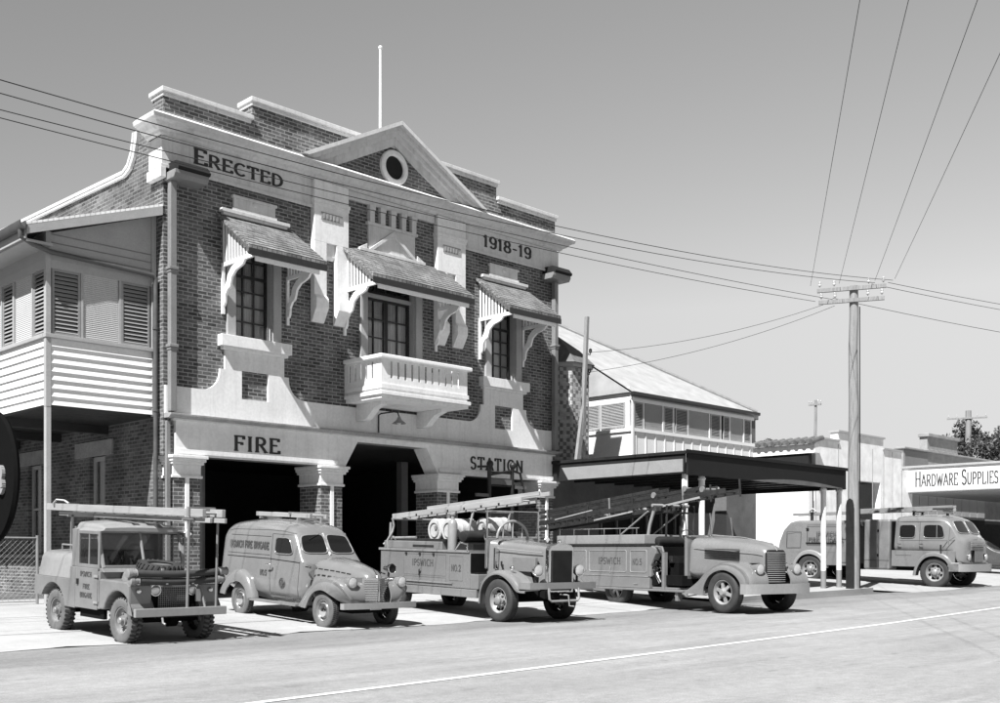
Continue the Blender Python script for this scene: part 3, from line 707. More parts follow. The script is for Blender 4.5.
# gooseneck lamp over the centre bay
mb = MB(); mb.tube([(5.95, -0.10, 4.50), (5.95, -0.10, 4.95), (5.98, -0.16, 4.99), (6.05, -0.60, 5.0), (6.07, -0.72, 4.97), (6.08, -0.76, 4.86)], 0.018, 8)
lm = mb.build('wall_lamp', 'iron', fs, smooth=60)
mb = MB(); mb.lathe([(0.03, 0.0), (0.05, -0.05), (0.07, -0.09), (0.17, -0.17), (0.18, -0.185), (0.16, -0.18), (0.06, -0.10)], (6.08, -0.76, 4.87), (0,0,1), 20, caps=False)
mb.build('lamp_shade', 'metal', lm, smooth=50)
mb = MB(); mb.sphere((6.08, -0.76, 4.70), 0.05); mb.build('bulb', 'sign_white', lm, smooth=60)
# ---- ground floor band
mb = MB()
mb.prism([(0.25, 3.56), (4.88, 3.56), (5.28, 4.22), (7.58, 4.22), (7.98, 3.56), (12.6, 3.56), (12.6, 4.32), (0.25, 4.32)], 'y', -0.10, -0.004)
mb.prism([(4.88, 3.556), (5.279, 4.219), (4.88, 4.219)], 'y', -0.003, 0.42); mb.prism([(7.98, 3.556), (7.98, 4.219), (7.581, 4.219)], 'y', -0.003, 0.42)
mb.box(0.252, 4.84, -0.135, -0.10, 3.60, 3.70); mb.box(8.02, 12.598, -0.135, -0.10, 3.60, 3.70)
mb.box(0.18, 12.67, -0.16, -0.004, 4.32, 4.36)
band = mb.build('lettered_band', 'plaster', fs)
mb = MB(); mb.prism([(-0.004, 4.36), (-0.22, 4.36), (-0.30, 4.41), (-0.30, 4.455), (-0.004, 4.468)], 'x', 0.02, 12.82)
mb.build('ledge', 'plaster_dull', fs, bevel=0.006)
lettering('lettering', 'FIRE', (1.72, -0.10, 3.76), (1,0,0), (0,0,1), 0.33, 'letter', band, thick=0.17, width=1.22, thin=0.7, serif=0.1, spacing=0.16)
lettering('lettering', 'STATION', (9.20, -0.10, 3.76), (1,0,0), (0,0,1), 0.33, 'letter', band, thick=0.17, width=2.1, thin=0.7, spacing=0.2)
for x0, x1 in ((0.20, 0.85), (4.15, 4.80), (7.99, 8.74), (12.06, 12.64)):
    mb = MB(); mb.box(x0, x1, -0.08, 0.80, FL-0.1, 3.10)
    pr = mb.build('pier', 'brick', fs)
    mb = MB(); mb.box(x0-0.02, x1+0.02, -0.10, 0.81, 3.10, 3.36); mb.box(x0-0.05, x1+0.05, -0.13, 0.83, 3.06, 3.12)
    mb.box(x0-0.06, x1+0.06, -0.17, 0.85, 3.36, 3.42); mb.box(x0-0.09, x1+0.09, -0.22, 0.87, 3.42, 3.49); mb.box(x0-0.12, x1+0.12, -0.26, 0.87, 3.49, 3.555)
    mb.build('capital', 'plaster', pr, bevel=0.008)
    xm = (x0+x1)/2
    mb = MB(); mb.box(xm-0.045, xm+0.045, -0.12, -0.08, 1.9, 3.06); mb.prism([(xm, 1.72), (xm+0.10, 1.82), (xm, 1.92), (xm-0.10, 1.82)], 'y', -0.13, -0.081)
    mb.build('pendant_strip', 'white', pr)
# garage interior
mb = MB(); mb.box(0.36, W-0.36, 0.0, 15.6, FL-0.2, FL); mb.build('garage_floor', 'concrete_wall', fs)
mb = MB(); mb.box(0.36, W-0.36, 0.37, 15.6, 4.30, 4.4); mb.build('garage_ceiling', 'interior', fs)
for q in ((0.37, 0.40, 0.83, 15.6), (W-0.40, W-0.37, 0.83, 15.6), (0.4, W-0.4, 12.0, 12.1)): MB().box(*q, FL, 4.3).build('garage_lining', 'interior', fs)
for x, y in ((2.6, 3.2), (4.3, 6.0), (8.3, 6.0), (10.6, 4.5)):
    mb = MB(); mb.box(x-0.13, x+0.13, y-0.13, y+0.13, FL, 4.3); mb.build('garage_post', 'cream', fs, bevel=0.01)
# rain water heads and downpipes
for sg, x in ((1, 0.10), (-1, 12.70)):
    mb = MB()
    xa, xb = (x-0.08, x+0.74) if sg == 1 else (12.2, 12.98)
    mb.prism([(-0.50, 9.72), (-0.50, 9.64), (-0.44, 9.55), (-0.02, 9.55), (-0.02, 9.72)], 'x', xa, xb)
    hd = mb.build('rainwater_head', 'pipe', fs, bevel=0.01)
    mb = MB(); mb.prism([(-0.005, 9.725), (-0.52, 9.725), (-0.55, 9.78), (-0.42, 9.93), (-0.005, 9.93)], 'x', xa+0.06, xb+0.02)
    mb.build('gutter', 'dark', hd)
    mb = MB(); px = 0.14 if sg == 1 else 12.66
    mb.box(px-0.075, px+0.075, -0.22, -0.07, 4.5, 9.55)
    for z in (5.9, 7.6):
        mb.box(px-0.11, px+0.11, -0.25, -0.05, z, z+0.07); mb.box(px-0.09, px+0.09, -0.235, -0.06, z-0.06, z)
    if sg == 1: mb.box(0.04, 0.14, -0.08, -0.0, FL, 4.30)
    mb.build('downpipe', 'pipe', fs, bevel=0.012)
# side wall windows under the verandah
for i, (a, b, z0, z1) in enumerate(sw):
    mb = MB(); mb.box(-0.05, 0.2, a-0.45, b+0.72, z1, z1+0.36); mb.build('lintel', 'plaster_dull', fs)
    mb = MB()
    mb.box(0.10, 0.17, a, a+0.1, z0, z1); mb.box(0.10, 0.17, b-0.1, b, z0, z1); mb.box(0.1, 0.17, a+0.1, b-0.1, z0, z0+0.1); mb.box(0.1, 0.17, a+0.1, b-0.1, z1-0.1, z1); mb.box(0.1, 0.17, a+0.1, b-0.1, (z0+z1)/2-0.03, (z0+z1)/2+0.03)
    wf = mb.build('side_window', 'cream', fs)
    MB().box(0.13, 0.14, a+0.05, b-0.05, z0+0.05, z1-0.05).build('pane', 'glass', wf)
    MB().box(0.2, 0.22, a+0.02, b-0.02, z0+0.02, z1-0.02).build('blind', 'midtimber', wf)
mb = MB(); mb.box(-0.10, 0, 0.2, 16, 1.28, 1.36); mb.build('sill_course', 'plaster_dull', fs)
mb = MB(); mb.box(-0.04, 0.0, 0.2, 16, 0.0, 1.28); mb.build('plinth', 'brick', fs)

# ---- verandah on the left flank
vx, vy, vb = -2.41, 0.30, 15.0
mb = MB(); mb.box(vx, -0.01, vy, vb, 4.40, 4.52)
for y in (2.6, 5.2, 7.8, 10.4): mb.box(vx+0.05, -0.02, y, y+0.16, 4.20, 4.40)
ver = mb.build('verandah', 'darkwood', fs)
nb = 8; bh = (5.82-4.44)/nb
mb = MB()
for k in range(nb):
    z = 4.44+k*bh
    mb.prism([(vy-0.015, z+bh), (vy-0.055, z), (vy-0.02, z), (vy, z+bh)], 'x', vx+0.05, -0.12)
    mb.prism([(vx-0.015, z+bh), (vx-0.055, z), (vx-0.02, z), (vx, z+bh)], 'y', vy+0.05, vb)
mb.build('weatherboards', 'white', ver)
mb = MB(); mb.box(vx-0.06, vx+0.05, vy-0.06, vy+0.05, 4.40, 8.0); mb.box(-0.13, -0.02, vy-0.05, vy+0.05, 4.40, 9.0)
mb.box(vx-0.08, -0.02, vy-0.09, vy+0.05, 5.82, 5.90); mb.box(vx-0.09, vx+0.05, vy+0.05, vb, 5.82, 5.90)
mb.box(vx+0.05, -0.13, vy-0.03, vy+0.03, 7.26, 7.45); mb.box(vx-0.03, vx+0.03, vy+0.05, vb, 7.26, 7.45)
mb.build('timber_frame', 'cream', ver, bevel=0.006)
def louvres(axis, a0, a1, z0, z1, t, parent, n=15, mat='louvre'):
    """louvre shutter; a along the wall, t the plane of the wall"""
    mb = MB(); st = 0.05
    def bx(p, q, ta, tb, za, zb):
        if axis == 'x': mb.box(p, q, t+ta, t+tb, za, zb)
        else: mb.box(t+ta, t+tb, p, q, za, zb)
    bx(a0, a0+st, -0.02, 0.02, z0, z1); bx(a1-st, a1, -0.02, 0.02, z0, z1); bx(a0+st, a1-st, -0.02, 0.02, z0, z0+st); bx(a0+st, a1-st, -0.02, 0.02, z1-st, z1)
    for k in range(n):
        z = z0+st+(z1-z0-2*st)*(k+0.15)/n; hh = (z1-z0-2*st)/n
        pf = [(t-0.018, z), (t-0.010, z-0.005), (t+0.03, z+hh*0.72), (t+0.022, z+hh*0.77)]
        if axis == 'x': mb.prism(pf, 'x', a0+st, a1-st)
        else: mb.prism(pf, 'y', a0+st, a1-st)
    return mb.build('louvre_shutter', mat, parent)
def blind_panel(axis, a0, a1, z0, z1, t, parent, n=15, mat='curtain'):
    mb = MB(); n = 34
    for k in range(n):
        z = z0+(z1-z0)*k/n; hh = (z1-z0)/n
        pf = [(t+0.0, z), (t+0.008, z+hh*0.5), (t+0.0, z+hh*0.96), (t+0.02, z+hh*0.5)]
        if axis == 'x': mb.prism(pf, 'x', a0, a1)
        else: mb.prism(pf, 'y', a0, a1)
    return mb.build('roller_blind', mat, parent)
fw = [(vx+0.08, vx+0.68, 1), (vx+0.74, vx+1.52, 0), (vx+1.58, vx+2.24, 1)]
for a, b, lv in fw:
    (louvres if lv else blind_panel)('x', a, b, 5.90, 7.26, vy-0.01, ver)
y = vy+0.10
for k in range(14):
    d = 0.58 if k % 2 == 0 else 0.92
    if y+d > vb: break
    (louvres if k % 2 == 0 else blind_panel)('y', y, y+d, 5.90, 7.26, vx+0.01, ver)
    mb = MB(); mb.box(vx-0.03, vx+0.03, y+d+0.01, y+d+0.07, 5.90, 7.26); mb.build('mullion', 'cream', ver)
    y += d+0.08
mb = MB()
for a in (vx+0.69, vx+1.53): mb.box(a+0.0, a+0.05, vy-0.03, vy+0.03, 5.90, 7.26)
mb.build('mullion', 'cream', ver)
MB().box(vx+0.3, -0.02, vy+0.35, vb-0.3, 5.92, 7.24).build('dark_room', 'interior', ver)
# gable infill, eaves board, roof
mb = MB(); mb.prism([(vx+0.05, 7.45), (-0.13, 7.45), (-0.13, 8.80), (vx+0.05, 7.98)], 'y', vy-0.012, vy+0.02)
mb.box(vx-0.02, vx+0.02, vy+0.05, vb, 7.45, 8.0); mb.box(vx+0.05, -0.13, vy-0.03, vy-0.012, 7.45, 7.53)
mb.build('gable_lining', 'cream', ver)
mb = MB()
for k in range(3): mb.bar((vx+0.06, vy-0.02, 7.62+k*0.17), (-0.14, vy-0.02, 7.62+k*0.17+0.0), 0.008, 0.02)
mb.build('lining_bead', 'midtimber', ver)
rx = -2.98
mb = MB(); mb.prism([(rx, 7.96), (0.0, 9.0), (0.0, 9.05), (rx, 8.01)], 'y', vy-0.32, vb+0.2); mb.build('roof', 'iron_sheet', ver)
mb = MB(); mb.prism([(rx+0.02, 7.78), (-0.02, 8.80), (-0.02, 8.99), (rx+0.02, 7.955)], 'y', vy-0.33, vy-0.28)
mb.box(rx+0.0, rx+0.04, vy-0.27, vb, 7.70, 7.955); mb.box(rx+0.04, vx, vy-0.27, vb, 7.66, 7.70)
mb.build('barge_board', 'cream', ver)
mb = MB(); mb.prism([(rx-0.13, 8.02), (rx-0.13, 7.92), (rx-0.09, 7.86), (rx-0.01, 7.86), (rx-0.01, 8.02), (rx-0.03, 8.02), (rx-0.03, 7.89), (rx-0.10, 7.93), (rx-0.115, 8.02)], 'y', vy-0.36, vb)
mb.tube([(rx-0.06, vy-0.20, 7.86), (rx-0.06, vy-0.2, 7.74), (rx+0.2, vy-0.16, 7.64), (vx, vy-0.14, 7.56), (-0.16, vy-0.14, 7.48), (-0.09, vy-0.14, 7.42), (-0.09, vy-0.14, 7.2), (-0.09, vy-0.14, 0.4)], [0.05]*8, 10)
for z in (2.2, 4.5, 6.3): mb.lathe([(0.05,0),(0.066,0),(0.066,0.05),(0.05,0.05)], (-0.09, vy-0.14, z), (0,0,1), 12)
mb.build('gutter', 'darkpipe', ver, smooth=40)
for y in (vy, 5.2, 10.2):
    mb = MB(); mb.box(vx-0.055, vx+0.055, y-0.055, y+0.055, gz(vx, 0)-0.05, 4.40); mb.build('post', 'cream', ver, bevel=0.008)

# flagpole on the roof
mb = MB(); mb.tube([(7.62, 1.9, 9.75), (7.62, 1.9, 12.4), (7.62, 1.9, 15.55)], [0.055, 0.05, 0.035], 10); mb.sphere((7.62, 1.9, 15.6), 0.06)
fp = mb.build('flagpole', 'white', None, smooth=50); tag(fp, 'white flagpole rising from the roof behind the pediment of the fire station', 'flagpole')
# ================================================================ ROUND ABOUT
# ---- chequered brick tower and weatherboard house
hs = thing('weatherboard_house', 'white weatherboard house with an iron hipped roof and louvred windows above the awning', 'house', (17.2, 0.5, 0))
HX0, HX1, HY = 17.2, 24.7, 0.5   # the root sits at the front left corner
def H(x): return x - HX0
mb = MB()
mb.box(0, H(HX1), 0, 0.1, 4.2, 5.62); mb.box(0, 0.1, 0.1, 10, 4.2, 7.0)
mb.box(H(HX1)-0.1, H(HX1), 0.1, 10, 4.2, 6.8); mb.box(0.1, H(HX1)-0.1, 9.9, 10, 4.2, 6.8); mb.box(0, H(HX1), 0.0, 0.1, 6.55, 6.78)
mb.build('upper_wall', 'white', hs)
mb = MB()
for k in range(14):
    x = 0.2+k*0.54; mb.box(x, x+0.05, -0.02, 0, 4.2, 5.5)
mb.box(-0.03, H(HX1)+0.03, -0.05, -0.0, 5.5, 5.62); mb.box(-0.06, 0, 0.0, 10, 5.5, 5.6); mb.box(-0.04, 0.06, -0.06, -0.021, 4.2, 6.78); mb.box(-0.03, H(HX1), -0.04, 0, 6.50, 6.6)
mb.build('trim', 'white', hs)
sc = 7.5/365.0
segs = [(292,315,1),(320,368,0),(372,398,1),(405,440,1),(443,505,0),(510,540,1),(550,570,1),(575,615,0),(618,640,1)]
for a, b, lv in segs:
    xa, xb = (a-285)*sc, (b-285)*sc
    (louvres if lv else blind_panel)('x', xa, xb, 5.64, 6.50, 0.0, hs, mat='cream')
    mb = MB(); mb.box(xb+0.002, xb+0.05, -0.02, 0.05, 5.62, 6.50); mb.build('mullion', 'white', hs)
MB().box(0.12, H(HX1)-0.12, 0.12, 0.14, 5.6, 6.5).build('dark_room', 'interior', hs)
for a, b in ((0.25, 1.3), (1.35, 2.4)): louvres('y', a, b, 5.66, 6.5, -0.03, hs, mat='cream')
# hipped roof
ev = 0.10; pz0 = 6.80; pt = 0.62
x0, x1, y0, y1 = -ev, H(HX1)+ev, -ev, 11.0
hw = 5.6
ap1 = (x1-hw, y0+hw, pz0+pt*hw); ap0 = (x1-hw-1.5, y0+hw, pz0+pt*hw)
mb = MB()
c = [(x0-9, y0, pz0), (x1, y0, pz0), (x1, y1, pz0), (x0-9, y1, pz0)]
c[0] = (x0, y0, pz0); c[3] = (x0, y1, pz0)
mb.add([c[0], c[1], ap1, (x0, y0+hw, pz0+pt*hw)], [(0,1,2,3)]); mb.add([c[1], c[2], ap1], [(0,1,2)]); mb.add([c[2], c[3], (x0, y0+hw, pz0+pt*hw), ap1], [(0,1,2,3)])
mb.add([c[0], (x0, y0+hw, pz0+pt*hw), c[3]], [(0,1,2)])
rf = mb.build('roof', 'iron_roof', hs)
md = rf.modifiers.new('thick', 'SOLIDIFY'); md.thickness = 0.05
mb = MB(); mb.tube([(x1, y0, pz0+0.03), (ap1[0], ap1[1], ap1[2]+0.04)], 0.07, 8); mb.tube([(ap1[0], ap1[1], ap1[2]+0.04), (x0, y0+hw, pz0+pt*hw+0.04)], 0.07, 8)
mb.build('ridge_cap', 'metal', rf, smooth=40)
mb = MB(); mb.prism([(y0-0.10, pz0+0.0), (y0-0.10, pz0-0.10), (y0+0.02, pz0-0.14), (y0+0.02, pz0)], 'x', x0-0.05, x1+0.08); mb.build('gutter', 'darkwood', rf)
mb = MB(); mb.box(x0, x1-0.05, y0+0.03, 0, pz0-0.16, pz0-0.12); mb.build('eaves_lining', 'cream', rf)
# lower storey behind the awning
mb = MB(); mb.box(H(12.85), H(15.5), 0, 0.4, 0.1, 3.8); mb.box(H(22.4), H(24.4), -0.3, 2.0, 0.1, 4.2); mb.box(H(15.5), H(22.4), 1.6, 1.8, 0.1, 4.2)
mb.build('lower_wall', 'concrete_wall', hs)
mb = MB(); mb.box(H(15.5), H(22.4), 1.5, 1.58, 0.15, 3.0); mb.build('shop_front', 'dark', hs)
mb = MB()
for k in range(8): mb.box(H(15.6)+k*0.86, H(15.6)+k*0.86+0.07, 1.42, 1.5, 0.15, 3.0)
mb.build('shop_mullions', 'midtimber', hs)
tw = thing('brick_tower', 'octagonal tower of pale and dark chequered brickwork squeezed beside the fire station', 'tower', (13.97, 0.95, 0))
mb = MB(); oc = [(1.06*math.cos(R(22.5+45*k)), 1.06*math.sin(R(22.5+45*k))) for k in range(8)]
mb.prism(oc, 'z', 3.9, 7.15); mb.build('tower_wall', 'brick_check', tw)
mb = MB(); oc2 = [(1.16*math.cos(R(22.5+45*k)), 1.16*math.sin(R(22.5+45*k))) for k in range(8)]
mb.prism(oc2, 'z', 7.15, 7.27); mb.build('tower_eaves', 'cream', tw)
mb = MB(); n = 8; mb.loft([[(1.25*math.cos(R(22.5+45*k)), 1.25*math.sin(R(22.5+45*k)), 7.27) for k in range(8)], [(0.75*math.cos(R(22.5+45*k)), 0.75*math.sin(R(22.5+45*k)), 7.75) for k in range(8)], [(0.05*math.cos(R(22.5+45*k)), 0.05*math.sin(R(22.5+45*k)), 8.25) for k in range(8)]])
mb.build('tower_roof', 'tile', tw)
mb = MB(); mb.box(0.45, 1.25, 0.1, 1.0, 6.85, 7.6); mb.build('tower_gablet', 'white', tw)
# short service pole standing on the awning roof
sp = thing('service_pole', 'short timber service pole with two insulators leaning in front of the chequered tower', 'pole', (12.98, -0.9, 4.0), (0, R(3.5), 0))
mb = MB(); mb.box(-0.055, 0.055, -0.055, 0.055, 0.9, 4.5); mb.build('shaft', 'polewood', sp, bevel=0.01)
mb = MB(); mb.bar((-0.2, 0, 0.05), (0.0, 0, 1.7), 0.1, 0.14); mb.bar((0.3, 0.3, 0.0), (0.02, 0.02, 2.1), 0.06, 0.06); mb.build('strut', 'polewood', sp)
for z in (3.45, 2.85):
    mb = MB(); mb.tube([(0.09, 0, z-0.06), (0.22, 0, z-0.06), (0.22, 0, z+0.02)], 0.015, 6); mb.lathe([(0.03, 0), (0.055, 0.02), (0.04, 0.06), (0.055, 0.09), (0.02, 0.13)], (0.22, 0, z), (0,0,1), 10); mb.build('insulator', 'iron', sp, smooth=50)
# ---- awning over the footpath
aw = thing('footpath_awning', 'long dark fascia awning on white posts over the footpath beside the fire station', 'awning', (12.65, -4.9, 0))
AX = 8.85
mb = MB(); mb.prism([(-0.0, 3.52), (0.0, 4.12), (AX, 4.18), (AX, 3.50)], 'y', -0.06, 0.0)
mb.box(-0.06, 0.0, 0.0, 5.3, 3.55, 4.12); mb.box(AX, AX+0.06, 0.0, 5.3, 3.5, 4.16)
mb.box(-0.09, AX+0.09, -0.10, -0.06, 4.10, 4.20); mb.box(-0.10, -0.06, -0.06, 5.3, 4.08, 4.17)
fa = mb.build('fascia', 'dark', aw, bevel=0.008)
mb = MB(); mb.prism([(0.05, 3.60), (0.05, 3.95), (4.4, 3.95), (4.15, 3.58)], 'x', -0.075, -0.06); mb.build('fascia_board', 'louvre', fa)
mb = MB(); mb.prism([(AX*0.35, 3.515), (AX*0.97, 3.505), (AX*0.97, 3.53)] + [(AX*(0.97-0.62*t/12), 3.52+0.13*math.sin(PI*t/12)) for t in range(1, 12)], 'y', -0.075, -0.06); mb.build('fascia_light_arc', 'concrete_wall', fa)  # arc of light on the fascia, modelled as a paler plate
mb = MB(); mb.box(0.0, AX, 0.0, 5.3, 3.80, 3.86)
for k in range(9): mb.box(0.4+k*1.0, 0.5+k*1.0, 0.1, 5.2, 3.62, 3.80)
mb.build('roof_deck', 'darkwood', aw)
for x, y, zz in ((0.12, 0.12, 3.8), (0.92, 0.12, 3.55), (7.75, 0.15, 3.55), (8.72, 0.12, 3.55)):
    mb = MB(); zb = pz(12.65+x, -4.8)
    mb.tube([(x, y, zb+0.55), (x, y, zz)], 0.085, 12); mb.lathe([(0.086,0),(0.11,0.01),(0.11,0.05),(0.086,0.06)], (x, y, zz-0.12), (0,0,1), 12)
    po = mb.build('post', 'white', aw, smooth=40)
    MB().tube([(x, y, zb-0.05), (x, y, zb+0.549)], 0.088, 12).build('post_base', 'midtimber', po, smooth=40)
# ---- small tiled building
tb = thing('tiled_shop', 'small white walled shop with a scalloped tile eave and a squat chimney', 'shop', (29.6, 0.9, 0))
mb = MB(); mb.box(0, 0.3, 0, 9, 0.1, 4.2); mb.build('wall', 'white', tb)
mb = MB(); mb.box(0.02, 0.3, 0.02, 9, 4.2, 5.62); mb.build('eave_shade_panel', 'dark', tb)  # dark panel stands in for the shade below the eave
mb = MB(); mb.box(-0.05, 0.35, -0.3, 9.1, 5.62, 6.0); mb.build('fascia', 'white', tb)
mb = MB(); mb.prism([(-0.2, 6.08), (0.68, 6.3), (0.68, 6.2), (-0.2, 6.0)], 'y', -0.35, 9.2); mb.loft([[(-0.1, 4.6, 6.15), (0.68, 4.6, 6.3), (0.68, 7.6, 6.3), (-0.1, 7.6, 6.15)], [(0.5, 5.9, 7.35), (0.52, 5.9, 7.35), (0.52, 6.2, 7.35), (0.5, 6.2, 7.35)]]); rf = mb.build('tile_roof', 'tile', tb)
mb = MB()
for k in range(26): mb.tube([(-0.26, -0.25+k*0.36, 6.07), (0.66, -0.25+k*0.36, 6.30)], 0.10, 8)
mb.build('eave_tiles', 'tile', rf, smooth=40)
mb = MB(); mb.box(-0.1, 0.6, 2.9, 3.7, 6.2, 7.3); mb.box(-0.2, 0.68, 2.8, 3.8, 7.3, 7.45); ch = mb.build('chimney', 'concrete_wall', tb, bevel=0.02)
mb = MB(); mb.tube([(0.25, 3.3, 7.45), (0.25, 3.3, 7.8)], [0.22, 0.17], 10); mb.build('chimney_pot', 'tile', ch, smooth=40)
# ---- corrugated shed with a stepped front
sh = thing('stepped_shed', 'pale corrugated iron shed with a stepped parapet and dark doorway behind the pole', 'shed', (30.3, 1.0, 0))
mb = MB(); th = 0.35
mb.box(0, 2.0, 0, th, 0.1, 6.30); mb.box(2.0, 3.3, 0, th, 0.1, 6.72); mb.box(3.3, 6.0, 0, th, 4.7, 6.72); mb.box(6.0, 6.3, 0, th, 0.1, 6.72); mb.box(6.3, 8.2, 0, th, 0.1, 6.25); mb.box(8.2, 9.6, 0.1, th, 0.1, 5.4)
mb.build('front_wall', 'iron_sheet', sh)
mb = MB()
for x0, x1, z in ((0, 2.0, 6.30), (2.0, 6.3, 6.72), (6.3, 8.2, 6.25)): mb.box(x0-0.06, x1+0.06, -0.08, th+0.05, z, z+0.08)
for x in (0.0, 2.0, 3.6, 5.2, 6.3, 7.2): mb.box(x, x+0.05, -0.012, 0, 0.2, 6.2)
mb.build('capping', 'cream', sh)
mb = MB(); mb.box(0, 0.3, th, 14, 0.1, 5.9); mb.box(9.3, 9.6, th, 14, 0.1, 5.0); mb.build('side_wall', 'white', sh)
mb = MB(); mb.box(3.2, 6.2, 3.0, 3.1, 0.1, 4.9); mb.box(3.2, 6.2, th+0.01, 3.0, 4.8, 4.9); mb.build('dark_bay', 'interior', sh)
mb = MB(); mb.prism([(0.3, 5.7), (4.8, 6.6), (9.3, 5.0), (9.3, 4.9), (4.8, 6.5), (0.3, 5.6)], 'y', th+0.02, 14); mb.build('roof', 'iron_roof', sh)
# ---- hardware shop
hd = thing('hardware_shop', 'hardware store with a raised parapet block and a white lettered awning end', 'shop', (39.8, 1.5, 0))
mb = MB(); mb.box(0, 30, 0, 0.4, 4.6, 6.55); mb.prism([(2.7, 6.55), (6.4, 6.55), (6.4, 7.35), (2.7, 7.35)], 'y', 0.0, 0.4); mb.box(0, 0.4, 0.4, 14, 0.1, 6.4)
mb.box(0, 30, 0.3, 0.4, 3.3, 4.6)
mb.build('parapet_wall', 'plaster_dull', hd)
mb = MB(); mb.box(-0.1, 30, -0.12, 0.45, 6.55, 6.65) ; mb.box(2.6, 6.5, -0.12, 0.45, 7.35, 7.52); mb.box(2.7, 6.4, -0.05, 0.0, 6.66, 6.72); mb.build('parapet_capping', 'plaster_dull', hd, bevel=0.02)
mb = MB(); mb.prism([(0.15, 4.8), (2.5, 4.8), (2.75, 6.5), (0.05, 6.5)], 'y', -0.03, 0); mb.build('side_panel', 'midtimber', hd)
mb = MB()
for k in range(10): mb.box(0.2+k*1.05, 1.2+k*1.05, 0.22, 0.3, 3.4, 4.5)
mb.build('transom_panel', 'cream', hd)
mb = MB(); mb.box(0, 30, 0.3, 0.4, 0.1, 3.3); mb.build('shop_window', 'dark', hd)
mb = MB(); mb.box(-0.30, 20, -7.0, -0.02, 4.35, 4.42); ad = mb.build('awning', 'cream', hd)
mb = MB(); mb.box(-0.36, -0.30, -7.0, -0.1, 4.42, 5.55); mb.build('sign_board', 'sign_white', ad, bevel=0.01)
mb = MB(); mb.box(-0.44, -0.26, -7.05, -0.05, 5.55, 5.65); mb.box(-0.40, -0.28, -7.05, -0.05, 4.38, 4.44); mb.build('sign_capping', 'cream', ad)
lettering('lettering', 'HARDWARE SUPPLIES', (-0.36, -0.75, 4.66), (0,-1,0), (0,0,1), 0.54, 'letter', ad, thick=0.16, width=3.86, sizes=[1.25]+[1.0]*8+[1.25]+[1.0]*7, thin=0.45, serif=0.07)
# ---- power poles and wires
def power_pole(x, y, zt, label, r=0.2, arms=((0.1, 1.2), (0.45, 1.2)), armdir=(0,1,0), group=None):
    t = thing('power_pole', label, 'power pole', (x, y, 0), group=group)
    zb = gz(x, y)-0.1
    mb = MB(); n = 10
    mb.tube([(0.015*math.sin(k*2.1), 0.012*math.cos(k*1.7), zb+(zt-zb)*k/n) for k in range(n+1)], [r*(1.15-0.35*k/n) for k in range(n+1)], 14)
    mb.build('pole_shaft', 'polewood', t, smooth=50)
    a = Vector(armdir)
    for dz, half in arms:
        z = zt-dz
        mb = MB(); mb.bar(a*-half + Vector((-r*0.9, 0, z)), a*half + Vector((-r*0.9, 0, z)), 0.10, 0.12)
        ca = mb.build('crossarm', 'polewood', t)
        for s in (-0.92, -0.5, 0.5, 0.92):
            p = a*half*s + Vector((-r*0.9, 0, z+0.06))
            mb = MB(); mb.lathe([(0.015, 0), (0.015, 0.08), (0.05, 0.09), (0.055, 0.13), (0.035, 0.16), (0.05, 0.19), (0.03, 0.23)], p, (0,0,1), 8)
            mb.build('insulator', 'insul', ca, smooth=50)
    return t
PX, PY, PT = 20.95, -5.5, 9.95
pp = power_pole(PX, PY, PT, 'tall weathered timber power pole with two crossarms standing at the kerb by the awning', r=0.165, arms=((0.1, 1.05), (0.48, 1.0)), armdir=(-0.42, 0.906, 0))
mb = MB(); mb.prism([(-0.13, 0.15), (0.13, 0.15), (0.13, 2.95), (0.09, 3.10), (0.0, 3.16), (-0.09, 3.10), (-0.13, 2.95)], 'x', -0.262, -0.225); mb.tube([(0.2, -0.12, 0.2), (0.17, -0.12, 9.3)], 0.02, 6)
mb.build('dark_plate', 'dark', pp)  # dark round-topped plate and thin pipe against the pole
power_pole(74, 12, 12.6, 'distant power pole with one broad crossarm in front of the tree', r=0.26, arms=((0.6, 1.45),), armdir=(0.35,-0.94,0))
power_pole(54, 14, 11.6, 'thin far power pole with a small crossarm above the shed roof', r=0.10, arms=((0.3, 0.42),), armdir=(0.2,-0.98,0))
def wire(pts, r, label, group):
    mb = MB(); mb.tube(pts, r, 5); o = mb.build('overhead_wire', 'wire'); tag(o, label, 'wire', group); return o
def sag(p0, p1, s, n=26):
    p0, p1 = Vector(p0), Vector(p1)
    return [p0.lerp(p1, k/n) - Vector((0,0,4*s*(k/n)*(1-k/n))) for k in range(n+1)]
ordn = ['lowest', 'second lowest', 'second highest', 'highest']
for k, (dy, qa, qb, qc) in enumerate(((-1.1, 0.002495, 0.03868, 8.0518), (-0.6, 0.002489, 0.03809, 8.0668), (0.6, 0.001061, 0.03802, 8.3419), (1.1, 0.001313, 0.03155, 8.3673))):
    wire([(x, PY+dy, qa*x*x+qb*x+qc) for x in [-36+(PX-0.4*dy+36)*i/40 for i in range(41)]], 0.0085, ['long sagging street wire crossing in front of the lettering, %s of the four' % q for q in ('highest', 'second highest', 'second lowest', 'lowest')][k], 'wires along the street')
for k, (dy, z, pe) in enumerate(((-1.1, 9.95, (62, -19, 12.2)), (-0.6, 9.95, (62, -18.4, 11.9)), (0.6, 9.6, (62, -17.4, 10.9)))):
    wire(sag((PX-0.1-0.4*dy, PY+dy*0.9, z), pe, 0.9), 0.009, ['wire running right from the kerb pole towards the frame edge, %s' % q for q in ('highest of three', 'middle of three', 'lowest of three')][k], 'wires to the right of the pole')
ends = [(1075, 1.3), (1213, 0.4), (1432, -0.7), (1604, -1.3)]
